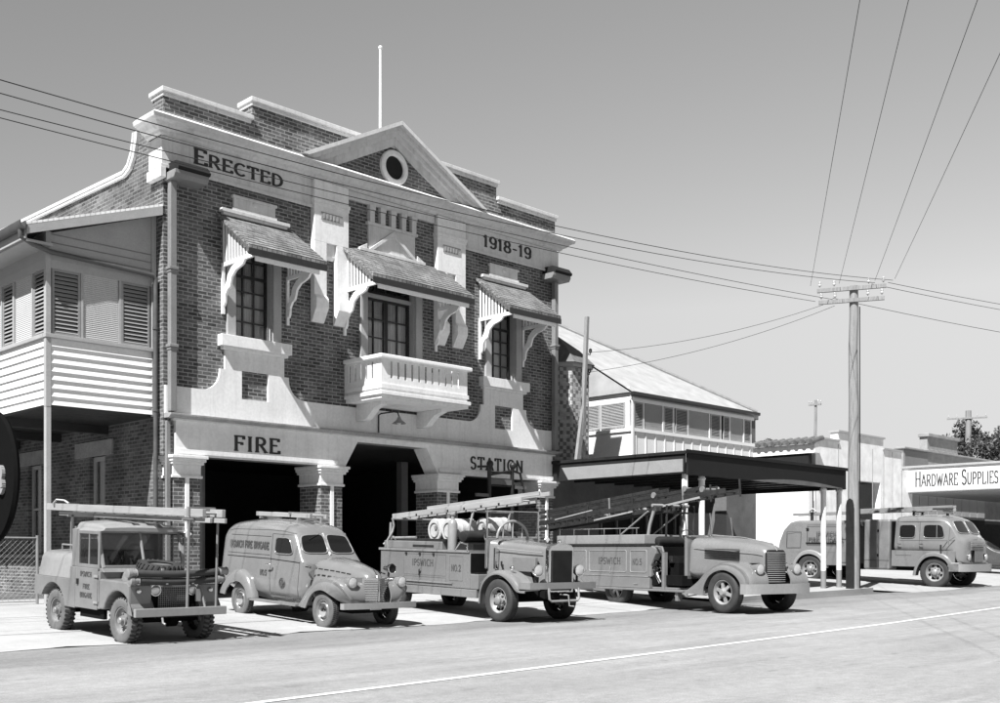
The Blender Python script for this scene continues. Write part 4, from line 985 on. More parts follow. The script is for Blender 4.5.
for k, (pxx, oy) in enumerate(ends):
    a = (pxx-500)/1095*5.0; rr = (0.7055, -0.7087); dd = (0.7087, 0.7055)
    e = (-11.8+rr[0]*a+dd[0]*5, -22.17+rr[1]*a+dd[1]*5, 9.62)
    wire(sag((PX-0.1-0.4*oy, PY+oy*0.9, 10.05), e, 0.05, 14), 0.006, ['thin service wire climbing steeply from the pole top across the sky, %s from the left' % q for q in ('first', 'second', 'third', 'fourth')][k], 'wires crossing overhead')
for k, (p0, p1) in enumerate((((13.45, -0.9, 7.45), (PX-0.1, PY+1.0, 9.5)), ((13.4, -0.9, 6.85), (PX-0.1, PY+0.6, 9.4)))):
    wire(sag(p0, p1, 0.25), 0.007, ['faint house service wire from the kerb pole to the short pole, %s one' % q for q in ('upper', 'lower')][k], 'house service wires')
# ---- trees beyond the hardware shop
def tree(x, y, h, cr, seed, label, n=2600):
    rnd = random.Random(seed)
    t = thing('tree', label, 'tree', (x, y, 0))
    mb = MB(); zb = gz(x, y)
    mb.tube([(0,0,zb-0.2), (0.1,0,h*0.3), (0.15,0.1,h*0.62)], [0.35, 0.26, 0.14], 10); blobs = []
    for k in range(15):
        a = rnd.uniform(0, 2*PI); rr = cr*rnd.uniform(0.2, 0.85); z = h*rnd.uniform(0.5, 0.95); rr *= math.sqrt(max(0.1, 1-((z-h*0.65)/(h*0.42))**2))
        p = (rr*math.cos(a), rr*math.sin(a), z); blobs.append((p, cr*rnd.uniform(0.22, 0.42)))
        mb.tube([(0.12, 0.05, h*0.45), (p[0]*0.5, p[1]*0.5, (h*0.45+z)/2+0.2), p], [0.12, 0.07, 0.03], 6)
    mb.build('trunk', 'bark', t, smooth=60)
    mb = MB()
    for i in range(n):
        (bx, by, bz), br = blobs[rnd.randrange(len(blobs))]
        d = Vector((rnd.gauss(0,1), rnd.gauss(0,1), rnd.gauss(0,1))).normalized()*br*(rnd.random()**0.45)
        c = Vector((bx, by, bz)) + Vector((d.x, d.y, d.z*0.8)); s = rnd.uniform(0.09, 0.2)
        u = Vector((rnd.gauss(0,1), rnd.gauss(0,1), rnd.gauss(0,1))).normalized(); v = u.cross(Vector((rnd.gauss(0,1), rnd.gauss(0,1), rnd.gauss(0,1)))).normalized()
        mb.add([c-u*s, c+v*s*0.5, c+u*s, c-v*s*0.5], [(0,1,2,3)])
    mb.build('crown', 'leaf', t)
    return t
tree(76.0, 12, 12.0, 3.6, 3, 'leafy dark tree rising behind the hardware sign at the right edge', 6000)
tree(71.0, 12, 10.4, 2.6, 5, 'lower bushy tree left of the broad distant pole', 3000)
tree(51, 16, 9.6, 1.6, 9, 'small tree top peeping over the stepped shed', 1500)
# ---- low background buildings closing the street
def backblock(name, x, y, wd, dp, h, mat, label, pitch=0.35):
    t = thing(name, label, 'building', (x, y, 0))
    MB().box(0, wd, 0, dp, -0.2, h).build('wall', mat, t)
    mb = MB(); mb.prism([(-0.4, h-0.02), (wd/2, h+pitch*wd/2), (wd+0.4, h-0.02), (wd+0.4, h+0.08), (wd/2, h+0.1+pitch*wd/2), (-0.4, h+0.08)], 'y', -0.4, dp+0.4); mb.build('roof', 'iron_roof', t)
    mb = MB()
    for k in range(int(wd/2.4)): mb.box(0.8+k*2.4, 1.8+k*2.4, -0.04, 0.01, 1.2, 2.6)
    mb.build('windows', 'glass', t)
backblock('cottage', 47, 16, 10, 10, 6.5, 'cream', 'cream cottage with an iron gable roof glimpsed behind the stepped shed')
backblock('cottage', 30, 22, 9, 8, 7.0, 'plaster', 'pale gabled cottage far behind the tiled shop')
backblock('long_store', 75, -1, 45, 14, 6.2, 'plaster_dull', 'long dull store continuing the street past the hardware sign', 0.1)
# ---- mesh fence by the verandah
fe = thing('mesh_fence', 'wire mesh fence on thin posts beside the verandah at the left edge', 'fence', (-2.5, 0.35, 0))
for x in (-0.1, -2.3, -4.5, -6.7):
    mb = MB(); mb.tube([(x, 0, 0.2), (x, 0, 1.75)], 0.03, 8); mb.build('fence_post', 'pipe', fe, smooth=40)
mb = MB(); mb.tube([(-0.1, 0, 1.7), (-6.7, 0, 1.7)], 0.02, 6); mb.tube([(-0.1, 0, 0.4), (-6.7, 0, 0.4)], 0.012, 6); mb.build('fence_rail', 'pipe', fe, smooth=40)
mb = MB()
for k in range(-12, 74):
    x = -0.1-k*0.11
    for s in (1, -1):
        xe = x - 1.3*s if s > 0 else x + 1.3
        a, b = (x, 0.4), (xe, 1.7)
        # clip to the panel
        pts = []
        for t in (0, 1):
            pts.append((a[0]+(b[0]-a[0])*t, a[1]+(b[1]-a[1])*t))
        (xa, za), (xb, zb_) = pts
        q = []
        for X, Z, X2, Z2 in ((xa, za, xb, zb_), (xb, zb_, xa, za)):
            lim = -0.1 if X > -0.1 else (-6.7 if X < -6.7 else None)
            q.append((X, Z) if lim is None else (lim, Z+(Z2-Z)*(lim-X)/(X2-X)) if abs(X2-X) > 1e-6 else (X, Z))
        pts = q
        if max(abs(pts[0][1]-1.05), abs(pts[1][1]-1.05)) > 0.66 or abs(pts[0][0]-pts[1][0]) < 0.02: continue
        mb.tube([(pts[0][0], 0.004*s, pts[0][1]), (pts[1][0], 0.004*s, pts[1][1])], 0.0025, 4)
mb.build('wire_mesh', 'pipe', fe)
# ---- round sign at the left edge
sgx, sgy = -10.095, -17.535
sg = thing('round_sign', 'round black roadside sign with a pale numeral cut off by the left edge', 'sign', (sgx, sgy, 0))
mb = MB(); mb.lathe([(0.0, -0.012), (0.27, -0.012), (0.278, 0.0), (0.27, 0.012), (0.0, 0.012)], (0, 0, 1.65), (1,0,0), 48); d = mb.build('disc', 'signblack', sg, smooth=40)
mb = MB(); mb.tube([(0.03, 0.12, gz(sgx, sgy)-0.1), (0.03, 0.12, 1.8)], 0.016, 10); mb.build('sign_post', 'pipe', sg, smooth=40)
lettering('numeral', '3', (-0.013, -0.13, 1.585), (0,-1,0), (0,0,1), 0.095, 'louvre', d, thick=0.22, thin=1.0)
# ================================================================ VEHICLES  (local axes: x across, y towards the tail, z up; origin under the front axle)
def ring(y, wb, wt, zb, zt, r, crown=0.0, n=5, m=6):
    L = [(-wb, zb), (-(wb*0.65+wt*0.35), zb+(zt-r-zb)*0.35), (-wt, zt-r)]
    L += [(-wt+r-r*math.cos(R(90*k/n)), zt-r+r*math.sin(R(90*k/n))) for k in range(1, n+1)]
    hw = wt-r
    top = [(-hw+2*hw*k/m, zt+crown*(1-(2*k/m-1)**2)) for k in range(1, m)]
    Rr = [(-x, z) for x, z in L[::-1]]
    return [(x, y, z) for x, z in L+top+Rr]
def shell(st, caps=True):
    return MB().loft([ring(*s) for s in st], caps)
def fender(mb, P, Q, xi, xo, r=0.10, lip=0.03, plan=None):
    """wheel arch: crown line P and opening line Q in (y,z), from the inner x to the outer x"""
    rings = []
    XO = xo
    for q_, ((py, pz_), (qy, qz)) in enumerate(zip(P, Q)):
        t_ = q_/(len(P)-1); xo = XO if plan is None else XO + (xi-XO)*plan(t_)
        d = math.hypot(qy-py, qz-pz_) or 1e-6; dy, dz = (qy-py)/d, (qz-pz_)/d; s = 1 if XO > xi else -1; k = min(r, d*0.8)
        pts = [(xi, py, pz_)]
        for t in range(0, 5):
            a = R(90*t/4); pts.append((xo - s*r + s*r*math.sin(a), py + dy*k*(1-math.cos(a)), pz_ + dz*k*(1-math.cos(a))))
        pts += [(xo, qy, qz), (xo - s*lip, qy, qz), (xo - s*lip, py+dy*min(lip*1.6, d*0.9), pz_+dz*min(lip*1.6, d*0.9)), (xi, py+dy*min(lip, d*0.9), pz_+dz*min(lip, d*0.9))]
        rings.append(pts)
    return mb.loft(rings, True)
def circ(cy, cz, r, a0, a1, n): return [(cy + r*math.cos(R(a0+(a1-a0)*k/n)), cz + r*math.sin(R(a0+(a1-a0)*k/n))) for k in range(n+1)]
def resample(pts, n):
    L = [0]
    for a, b in zip(pts, pts[1:]): L.append(L[-1]+math.hypot(b[0]-a[0], b[1]-a[1]))
    out = []
    for k in range(n+1):
        t = L[-1]*k/n; i = 0
        while i < len(L)-2 and L[i+1] < t: i += 1
        f = (t-L[i])/max(1e-9, L[i+1]-L[i]); out.append((pts[i][0]+(pts[i+1][0]-pts[i][0])*f, pts[i][1]+(pts[i+1][1]-pts[i][1])*f))
    return out
def smoothline(pts, n):
    """Catmull-Rom through the points, n samples"""
    P = [pts[0]] + list(pts) + [pts[-1]]; o = []
    for i in range(1, len(P)-2):
        for k in range(8):
            t = k/8; a, b, c, d = P[i-1], P[i], P[i+1], P[i+2]
            o.append(tuple(0.5*((2*b[j]) + (-a[j]+c[j])*t + (2*a[j]-5*b[j]+4*c[j]-d[j])*t*t + (-a[j]+3*b[j]-3*c[j]+d[j])*t**3) for j in (0, 1)))
    o.append(tuple(pts[-1])); return resample(o, n)
def wheel(parent, x, y, r, w, style, steer=0):
    s = -1 if x < 0 else 1; rr = r*(0.60 if style != 'offroad' else 0.56)
    mb = MB()
    prof = [(rr, -w*0.36), (rr+0.012, -w*0.45), (r*0.80, -w*0.5), (r*0.92, -w*0.47), (r*0.975, -w*0.38), (r, -w*0.22), (r, w*0.22), (r*0.975, w*0.38), (r*0.92, w*0.47), (r*0.80, w*0.5), (rr+0.012, w*0.45), (rr, w*0.36)]
    mb.lathe(prof, (0, 0, 0), (1, 0, 0), 44, mi=1, caps=False)
    n = 30 if style == 'offroad' else 56
    for k in range(n):
        a = 2*PI*k/n
        for sd in (-1, 1):
            aa = a + (PI/n if sd > 0 else 0)
            c, q = math.cos(aa), math.sin(aa); t = Vector((0, -q, c)); d = Vector((0, c, q))
            if style == 'offroad':
                p0 = d*(r+0.006) + Vector((sd*w*0.02, 0, 0)); p1 = d*(r-0.022) + Vector((sd*w*0.47, 0, 0)) + t*0.02*sd
                mb.bar(p0, p1, 0.036, 0.03, up=d, mi=0)
            else:
                p0 = d*(r+0.001) + Vector((sd*w*0.05, 0, 0)); p1 = d*(r-0.008) + Vector((sd*w*0.34, 0, 0))
                mb.bar(p0, p1, 0.022, 0.014, up=d, mi=0)
    ty = mb.build('wheel', ['rubber', 'dustyrubber' if style in ('offroad', 'car') else 'blacktyre'], parent, smooth=40); ty.location = (x, y, r-0.012); ty.rotation_euler = (0, 0, steer)
    def lat(prof, name, mat, sm=35, n=32):
        m = MB().lathe([(p, h*s) for p, h in prof], (0, 0, 0), (1, 0, 0), n, caps=False); o = m.build(name, mat, ty, smooth=sm); return o
    h = w*0.40
    if style == 'offroad':
        lat([(rr, h), (rr-0.015, h-0.005), (rr-0.03, h-0.05), (rr*0.62, h-0.085), (rr*0.55, h-0.06), (0.09, h-0.055), (0.085, h-0.02), (0.0, h-0.02)], 'rim', 'paint_dull')
        m = MB(); m.lathe([(0.055, h*s-0.03*s), (0.055, h*s+0.03*s), (0.04, h*s+0.045*s), (0, h*s+0.045*s)], (0,0,0), (1,0,0), 14)
        for k in range(5):
            a = 2*PI*k/5; m.lathe([(0.014, (h-0.06)*s), (0.014, (h-0.03)*s), (0, (h-0.03)*s)], (0, 0.115*math.cos(a), 0.115*math.sin(a)), (1,0,0), 6)
        m.build('hub', 'metal', ty, smooth=40)
    elif style == 'car':
        lat([(rr, h), (rr-0.012, h+0.004), (rr-0.03, h-0.03), (rr*0.80, h-0.04), (rr*0.66, h-0.01), (rr*0.6, h-0.015)], 'rim', 'paint')
        lat([(rr*0.62, h-0.02), (rr*0.60, h+0.008), (rr*0.45, h+0.03), (rr*0.2, h+0.045), (0.0, h+0.048)], 'hub_cap', 'chrome')
    elif style == 'disc':
        lat([(rr, h), (rr-0.012, h+0.004), (rr-0.035, h-0.045), (rr*0.70, h-0.085), (rr*0.45, h-0.06), (rr*0.40, h-0.02), (0.0, h-0.01)], 'rim', 'paint_top')
        m = MB()
        for k in range(8):
            a = 2*PI*(k+0.5)/8; m.lathe([(0.038, (h-0.088)*s), (0.040, (h-0.056)*s), (0, (h-0.056)*s)], (0, rr*0.72*math.cos(a), rr*0.72*math.sin(a)), (1,0,0), 12)
        m.build('hand_holes', 'under', ty)
        m = MB(); m.lathe([(0.10, (h-0.04)*s), (0.09, (h+0.03)*s), (0.05, (h+0.06)*s), (0, (h+0.06)*s)], (0,0,0), (1,0,0), 18)
        for k in range(8):
            a = 2*PI*k/8; m.lathe([(0.018, (h-0.06)*s), (0.018, (h-0.005)*s), (0, (h-0.005)*s)], (0, rr*0.50*math.cos(a), rr*0.50*math.sin(a)), (1,0,0), 6)
        m.build('hub', 'metal', ty, smooth=40)
    elif style == 'spoke':
        lat([(rr, h), (rr-0.012, h+0.004), (rr-0.03, h-0.03), (rr*0.84, h-0.05), (rr*0.80, h-0.10)], 'rim', 'paint_top')
        lat([(rr*0.82, h-0.13), (0, h-0.13)], 'rim_back', 'under')
        m = MB()
        for k in range(6):
            a = 2*PI*k/6+0.3; d = Vector((0, math.cos(a), math.sin(a))); m.bar(d*0.09 + Vector(((h-0.04)*s,0,0)), d*rr*0.84 + Vector(((h-0.07)*s,0,0)), 0.075, 0.05, up=(1,0,0))
        m.lathe([(0.12, (h-0.08)*s), (0.10, (h+0.0)*s), (0.065, (h+0.05)*s), (0, (h+0.05)*s)], (0,0,0), (1,0,0), 18); m.build('hub', 'paint_top', ty, smooth=35)
    return ty
def headlamp(parent, p, r, d=(0, -1, 0), shellmat='chrome', depth=0.16):
    m = MB(); m.lathe([(0.02, -depth), (r*0.55, -depth*0.85), (r*0.85, -depth*0.5), (r, -depth*0.1), (r*1.04, 0), (r*1.0, 0.012), (r*0.9, 0.012)], p, d, 24, caps=False)
    o = m.build('headlight', shellmat, parent, smooth=45)
    m = MB(); m.lathe([(r*0.95, 0.004), (r*0.8, 0.022), (r*0.4, 0.035), (0, 0.04)], p, d, 24); m.build('lens', 'lensglass', o, smooth=60)
    return o
def groove(mb, pts, w=0.010, d=0.004, nrm=(-1,0,0)):
    for a, b in zip(pts, pts[1:]): mb.bar(a, b, d, w, up=(0,0,1) if abs(b[2]-a[2]) < 0.01 else (0,1,0))
def ladder(name, label, p0, p1, wd, rail, n, mat='ladderwood', group=None, side=(1,0,0), extra=()):
    """wooden ladder as a thing of its own; p0, p1 are world points, side is the direction between the rails"""
    p0, p1 = Vector(p0), Vector(p1); d = (p1-p0); L = d.length; d.normalize(); sd = Vector(side); sd = (sd-d*sd.dot(d)).normalized(); up = sd.cross(d); 
    if up.z < 0: up = -up
    t = bpy.data.objects.new(name, None); COL.objects.link(t); t.location = p0; tag(t, label, 'ladder', group)
    for s in (-1, 1):
        mb = MB(); mb.bar(sd*s*wd/2, d*L + sd*s*wd/2*0.96, rail*0.55, rail, up=up); mb.build('rail', mat, t, bevel=0.006)
    for k in range(n):
        q = d*(L*(k+0.5)/n); mb = MB(); mb.tube([q - sd*wd*0.47, q + sd*wd*0.47], rail*0.22, 6); mb.build('rung', mat, t, smooth=60)
    for fn in extra: fn(t, d, sd, up, L)
    return t
def hilo(root):   # local to world for things that rest on a vehicle
    loc = Matrix.Translation(root.location) @ root.rotation_euler.to_matrix().to_4x4() @ Matrix.Diagonal((*root.scale, 1))
    return lambda *p: loc @ Vector(p)
TXT = dict(thick=0.17, thin=0.8, serif=0.09, depth=0.003)

# ---------------------------------------------------------------- 1. the four wheel drive
lr = thing('four_wheel_drive', 'short off road fire tender with hoses and a spare wheel across its bonnet', 'fire tender', (-3.40, -6.36, 0.0), (math.atan(0.042), 0, R(1.85)), 'fire vehicles drawn up on the forecourt', 0.97)
for x in (-0.635, 0.635):
    for y in (0, 2.235): wheel(lr, x, y, 0.372, 0.19, 'offroad')
mb = MB(); mb.box(-0.38, 0.38, -0.45, 2.7, 0.42, 0.56); mb.tube([(-0.6, 0, 0.36), (0.6, 0, 0.36)], 0.05, 8); mb.tube([(-0.6, 2.235, 0.36), (0.6, 2.235, 0.36)], 0.05, 8); mb.lathe([(0, -0.1), (0.13, -0.07), (0.13, 0.07), (0, 0.1)], (0.15, 0, 0.36), (1,0,0), 12); mb.box(-0.55, 0.55, 0.5, 2.9, 0.5, 0.6)
mb.box(-0.45, 0.45, -0.28, 0.6, 0.56, 0.95); mb.build('chassis', 'under', lr)
WH = [(-0.36, 0.56), (-0.36, 0.92), (-0.33, 0.965), (-0.28, 0.985), (0.62, 0.985), (0.62, 0.50)] + circ(0, 0.37, 0.455, 17, 163, 12) + [(-0.44*0.98+0.07, 0.52)]
for s in (-1, 1):
    mb = MB(); a, b = (s*0.40, s*0.79); mb.prism(WH, 'x', min(a, b), max(a, b))
    wg = mb.build('front_wing', 'paint_dull', lr, bevel=0.035)
    mb = MB(); mb.sphere((s*0.63, -0.375, 0.84), 0.045, 1, 0.8, 1); mb.build('side_lamp', 'chrome', wg, smooth=60)
    mb = MB()
    mb.prism([(0.645, 0.48), (1.40, 0.48), (1.40, 1.14), (0.645, 1.14)], 'x', min(s*0.765, s*0.795), max(s*0.765, s*0.795))
    dr = mb.build('door', 'paint_dull', lr, bevel=0.008)
    mb = MB()
    for q in ((0.645, 0.70), (1.34, 1.40), ): mb.box(min(s*0.735, s*0.765), max(s*0.735, s*0.765), q[0], q[1], 1.14, 1.74)
    mb.box(min(s*0.735, s*0.765), max(s*0.735, s*0.765), 0.70, 1.34, 1.14, 1.20); mb.box(min(s*0.735, s*0.765), max(s*0.735, s*0.765), 0.70, 1.34, 1.69, 1.74); mb.box(min(s*0.74, s*0.76), max(s*0.74, s*0.76), 1.0, 1.03, 1.2, 1.69)
    wfm = mb.build('window_frame', 'paint_dull', dr, bevel=0.005)
    MB().box(min(s*0.748, s*0.752), max(s*0.748, s*0.752), 0.69, 1.35, 1.18, 1.70).build('window_pane', 'clearglass', dr)
    mb = MB(); mb.box(min(s*0.795, s*0.815), max(s*0.795, s*0.815), 1.27, 1.33, 0.86, 0.95); mb.build('handle', 'iron', dr)
    mb = MB()
    for z in (0.60, 1.02): mb.box(min(s*0.79, s*0.815), max(s*0.79, s*0.815), 0.60, 0.74, z-0.02, z+0.02)
    mb.build('hinge', 'paint_top', dr)
    # tub side with wheel arch
    TB = [(1.415, 0.46), (1.415, 1.14), (1.60, 1.14), (1.60, 0.93), (2.92, 0.93), (2.92, 0.60), (2.66, 0.60)] + circ(2.235, 0.37, 0.47, 29, 168, 12)
    mb = MB(); mb.prism(TB, 'x', min(s*0.60, s*0.79), max(s*0.60, s*0.79)); mb.build('tub_side', 'paint_dull', lr, bevel=0.008)
    mb = MB(); mb.box(min(s*0.70, s*0.76), max(s*0.70, s*0.76), 1.415, 1.60, 1.14, 1.76); mb.build('cab_pillar', 'paint_dull', lr, bevel=0.01)
    mb = MB(); mb.box(min(s*0.66, s*0.72), max(s*0.66, s*0.72), 0.55, 1.35, 0.33, 0.47); mb.build('sill', 'under', lr)
lettering('lettering', 'IPSWICH', (-0.797, 1.22, 1.0), (0,-1,0), (0,0,1), 0.075, 'lettergrey', lr, width=0.38, **TXT)
lettering('lettering', 'FIRE', (-0.797, 1.12, 0.80), (0,-1,0), (0,0,1), 0.075, 'lettergrey', lr, width=0.22, **TXT)
lettering('lettering', 'BRIGADE', (-0.797, 1.22, 0.66), (0,-1,0), (0,0,1), 0.075, 'lettergrey', lr, width=0.40, **TXT)
mb = MB(); mb.box(-0.6, 0.6, 1.50, 2.92, 0.60, 0.93); mb.box(-0.72, 0.72, 1.56, 1.60, 0.93, 1.80); mb.build('tub', 'paint_dull', lr)
mb = shell([(1.63, 0.70, 0.64, 0.935, 1.28, 0.14, 0.03), (1.70, 0.775, 0.72, 0.935, 1.36, 0.16, 0.03), (2.80, 0.775, 0.72, 0.935, 1.36, 0.16, 0.03), (2.91, 0.72, 0.66, 0.935, 1.30, 0.14, 0.03)])
tk = mb.build('water_tank', 'paint_top', lr, smooth=40)
mb = MB(); mb.lathe([(0.10, 0), (0.10, 0.06), (0.12, 0.07), (0.12, 0.10), (0.0, 0.11)], (-0.35, 1.95, 1.37), (0,0,1), 16); mb.tube([(-0.5, 2.1, 1.38), (-0.5, 2.1, 1.47), (-0.5, 2.5, 1.47), (-0.5, 2.5, 1.38)], 0.015, 6); mb.build('filler', 'metal', tk, smooth=40)
mb = shell([(-0.33, 0.38, 0.33, 0.9, 1.03, 0.06, 0.015), (-0.28, 0.40, 0.36, 0.9, 1.06, 0.06, 0.02), (0.55, 0.46, 0.43, 0.9, 1.11, 0.06, 0.02)]); mb.build('bonnet', 'paint_dull', lr, smooth=40)
mb = MB(); mb.box(-0.79, 0.79, 0.56, 0.64, 0.50, 1.10); mb.prism([(0.50, 1.09), (0.66, 1.09), (0.66, 1.15), (0.58, 1.15)], 'x', -0.76, 0.76); mb.build('scuttle', 'paint_dull', lr, bevel=0.01)
# grille panel
mb = MB(); mb.box(-0.40, 0.40, -0.27, -0.22, 0.50, 1.0); gp = mb.build('grille_panel', 'dark', lr)
mb = MB()
for k in range(15): mb.box(-0.25+k*0.0357-0.004, -0.25+k*0.0357+0.004, -0.30, -0.29, 0.54, 0.96)
for k in range(13): mb.box(-0.25, 0.25, -0.306, -0.30, 0.55+k*0.0335-0.004, 0.55+k*0.0335+0.004)
mb.build('grille_mesh', 'metal', gp)
for s in (-1, 1): headlamp(lr, (s*0.325, -0.33, 0.85), 0.095, depth=0.09)
mb = MB(); mb.box(-0.80, 0.80, -0.60, -0.53, 0.455, 0.585); bm_ = mb.build('bumper', 'paint_top', lr, bevel=0.008)
mb = MB(); mb.box(0.36, 0.44, -0.40, -0.37, 0.66, 0.86); mb.build('notice_plate', 'sign_white', lr)
mb = MB(); mb.tube([(-0.35, -0.6, 0.44), (-0.35, -0.62, 0.36), (-0.33, -0.66, 0.34)], 0.018, 8); mb.build('towing_eye', 'metal', bm_, smooth=50)
# windscreen
wy0, wz0, wy1, wz1 = 0.60, 1.15, 0.80, 1.75
mb = MB()
for x in (-0.715, 0.0, 0.715): mb.bar((x, wy0, wz0), (x, wy1, wz1), 0.045 if x else 0.03, 0.045, up=(0,1,0))
mb.bar((-0.70, wy0+0.01, wz0+0.02), (0.70, wy0+0.01, wz0+0.02), 0.045, 0.05); mb.bar((-0.70, wy1, wz1-0.01), (0.70, wy1, wz1-0.01), 0.045, 0.05)
ws = mb.build('windscreen_frame', 'paint_top', lr, bevel=0.005)
mb = MB(); mb.add([(-0.70, wy0+0.01, wz0+0.03), (0.70, wy0+0.01, wz0+0.03), (0.70, wy1, wz1-0.03), (-0.70, wy1, wz1-0.03)], [(0,1,2,3)]); mb.build('windscreen_glass', 'clearglass', ws)
mb = shell([(0.70, 0.70, 0.66, 1.745, 1.79, 0.03, 0.02), (0.80, 0.755, 0.70, 1.735, 1.845, 0.07, 0.035), (1.55, 0.755, 0.69, 1.735, 1.88, 0.09, 0.04), (1.70, 0.72, 0.64, 1.74, 1.83, 0.08, 0.03), (1.74, 0.66, 0.6, 1.76, 1.79, 0.02, 0.01)])
mb.build('cab_roof', 'paint_top', lr, smooth=40)
mb = MB(); mb.box(-0.60, 0.60, 0.9, 1.5, 0.6, 0.98); mb.box(-0.62, -0.05, 1.38, 1.5, 0.98, 1.42); mb.box(0.05, 0.62, 1.38, 1.5, 0.98, 1.42); mb.build('seats', 'leather', lr, bevel=0.03)
mb = MB(); n = 20; mb.tube([(-0.38+0.19*math.cos(2*PI*k/n), 0.98+0.06*math.sin(2*PI*k/n), 1.24+0.18*math.sin(2*PI*k/n)) for k in range(n+1)], 0.014, 6); mb.tube([(-0.38, 0.98, 1.24), (-0.38, 0.7, 1.05)], 0.02, 6); mb.build('steering_wheel', 'iron', lr, smooth=60)
# spare wheel lying on the bonnet
t_ = MB(); r_, w_ = 0.36, 0.18
t_.lathe([(0.2, -0.07), (0.21, -0.085), (0.30, -0.09), (0.345, -0.07), (r_, -0.04), (r_, 0.04), (0.345, 0.07), (0.30, 0.09), (0.21, 0.085), (0.2, 0.07)], (0.02, 0.14, 1.17), (0, -0.12, 1), 36, caps=False)
for k in range(26):
    a = 2*PI*k/26
    for sd in (-1, 1):
        aa = a + (PI/26 if sd > 0 else 0); d = Vector((math.cos(aa), math.sin(aa), 0.12*math.sin(aa))).normalized(); o = Vector((0.02, 0.14, 1.17)); ax = Vector((0, -0.12, 1)).normalized()
        t_.bar(o + d*(r_+0.004) + ax*sd*0.01, o + d*(r_-0.02) + ax*sd*0.085 + Vector((-d.y, d.x, 0))*0.04*sd, 0.036, 0.03, up=d)
spw = t_.build('spare_wheel', 'rubber', lr, smooth=40)
MB().lathe([(0.21, 0.05), (0.18, 0.02), (0.08, 0.03), (0, 0.03)], (0.02, 0.14, 1.17), (0, -0.12, 1), 24).build('rim', 'paint_dull', spw, smooth=40)
# hose brackets and ladder posts
mb = MB()
for x in (-0.70, -0.22, 0.24, 0.74): mb.box(x-0.02, x+0.02, -0.37, -0.34, 0.93, 1.19); mb.box(x-0.018, x+0.018, -0.50, -0.37, 0.945, 0.965)
mb.build('hose_bracket', 'paint_top', lr)
mb = MB(); mb.tube([(0.10, -0.56, 0.58), (0.10, -0.56, 1.98)], 0.024, 8); mb.tube([(0.62, -0.56, 0.58), (0.62, -0.56, 1.98)], 0.02, 8); mb.tube([(-0.02, -0.56, 1.97), (0.74, -0.56, 1.97)], 0.022, 8); mb.tube([(0.42, -0.56, 0.58), (0.42, -0.42, 0.9)], 0.02, 8)
mb.build('ladder_post', 'paint_dull', lr, smooth=50)
mb = MB(); mb.box(-0.30, -0.26, 2.6, 2.64, 1.30, 1.99); mb.box(0.26, 0.30, 2.6, 2.64, 1.30, 1.99); mb.box(-0.36, 0.40, 2.6, 2.64, 1.95, 1.99); mb.build('ladder_rest', 'paint_dull', lr)
mb = MB()
for x in (-0.12, 0.14, 0.42): mb.box(x-0.055, x+0.055, 0.74, 1.72, 1.912, 1.932)
mb.build('ladder_shadow_slat', 'darkwood', lr)  # dark slats stand for the ladder's shadow on the cab roof
W1 = hilo(lr)
def hose(p0, p1, label):
    a, b = W1(*p0), W1(*p1); t = bpy.data.objects.new('suction_hose', None); COL.objects.link(t); t.location = a; tag(t, label, 'hose', 'suction hoses across the bonnet')
    d = b-a; n = 90; mb = MB()
    mb.tube([d*(k/n) - Vector((0, 0, 0.03*math.sin(PI*k/n))) for k in range(n+1)], [0.055 + (0.004 if k % 2 else -0.003) for k in range(n+1)], 12); mb.build('hose_body', 'hose', t, smooth=70)
    for q in (-0.02, 1.0):
        mb = MB(); u = d.normalized(); c = d*max(0, q); mb.lathe([(0.05, -0.07), (0.068, -0.06), (0.068, -0.01), (0.058, 0.0), (0.058, 0.07), (0.068, 0.075), (0.05, 0.08)], c + u*0.0, u, 16); mb.build('coupling', 'metal', t, smooth=40)
hose((-0.80, -0.44, 1.125), (0.80, -0.44, 1.145), 'upper of the two ribbed suction hoses across the off road tender')
hose((-0.76, -0.44, 1.01), (0.74, -0.44, 1.02), 'lower of the two ribbed suction hoses across the off road tender')
def second(t, d, sd, up, L):
    for s in (-1, 1):
        mb = MB(); mb.bar(d*0.35 + sd*s*0.13 - up*0.11, d*(L+0.12) + sd*s*0.13 - up*0.11, 0.045, 0.075, up=up); mb.build('lower_rail', 'ladderwood', t, bevel=0.005)
    MB().bar(d*(L-0.35) - sd*0.24 + up*0.02, d*(L-0.35) + sd*0.24 + up*0.02, 0.06, 0.14, up=up).build('ladder_fitting', 'metal', t); MB().bar(d*0.3 - sd*0.24 + up*0.05, d*0.3 + sd*0.24 + up*0.05, 0.05, 0.05, up=up).build('ladder_fitting', 'metal', t)
    mb = MB(); mb.tube([d*0.25 - sd*0.2 + up*0.07, d*0.35 - sd*0.2 + up*0.13, d*0.6 - sd*0.18 + up*0.12, d*0.8 - sd*0.2 + up*0.07], 0.018, 6); mb.build('rope_loop', 'canvas', t, smooth=60)
ladder('ladder', 'pale wooden ladder lashed along the top of the off road tender', W1(0.22, 4.25, 2.12), W1(0.36, -0.86, 2.08), 0.36, 0.12, 15, extra=(second,), side=(1, 0.03, 0))

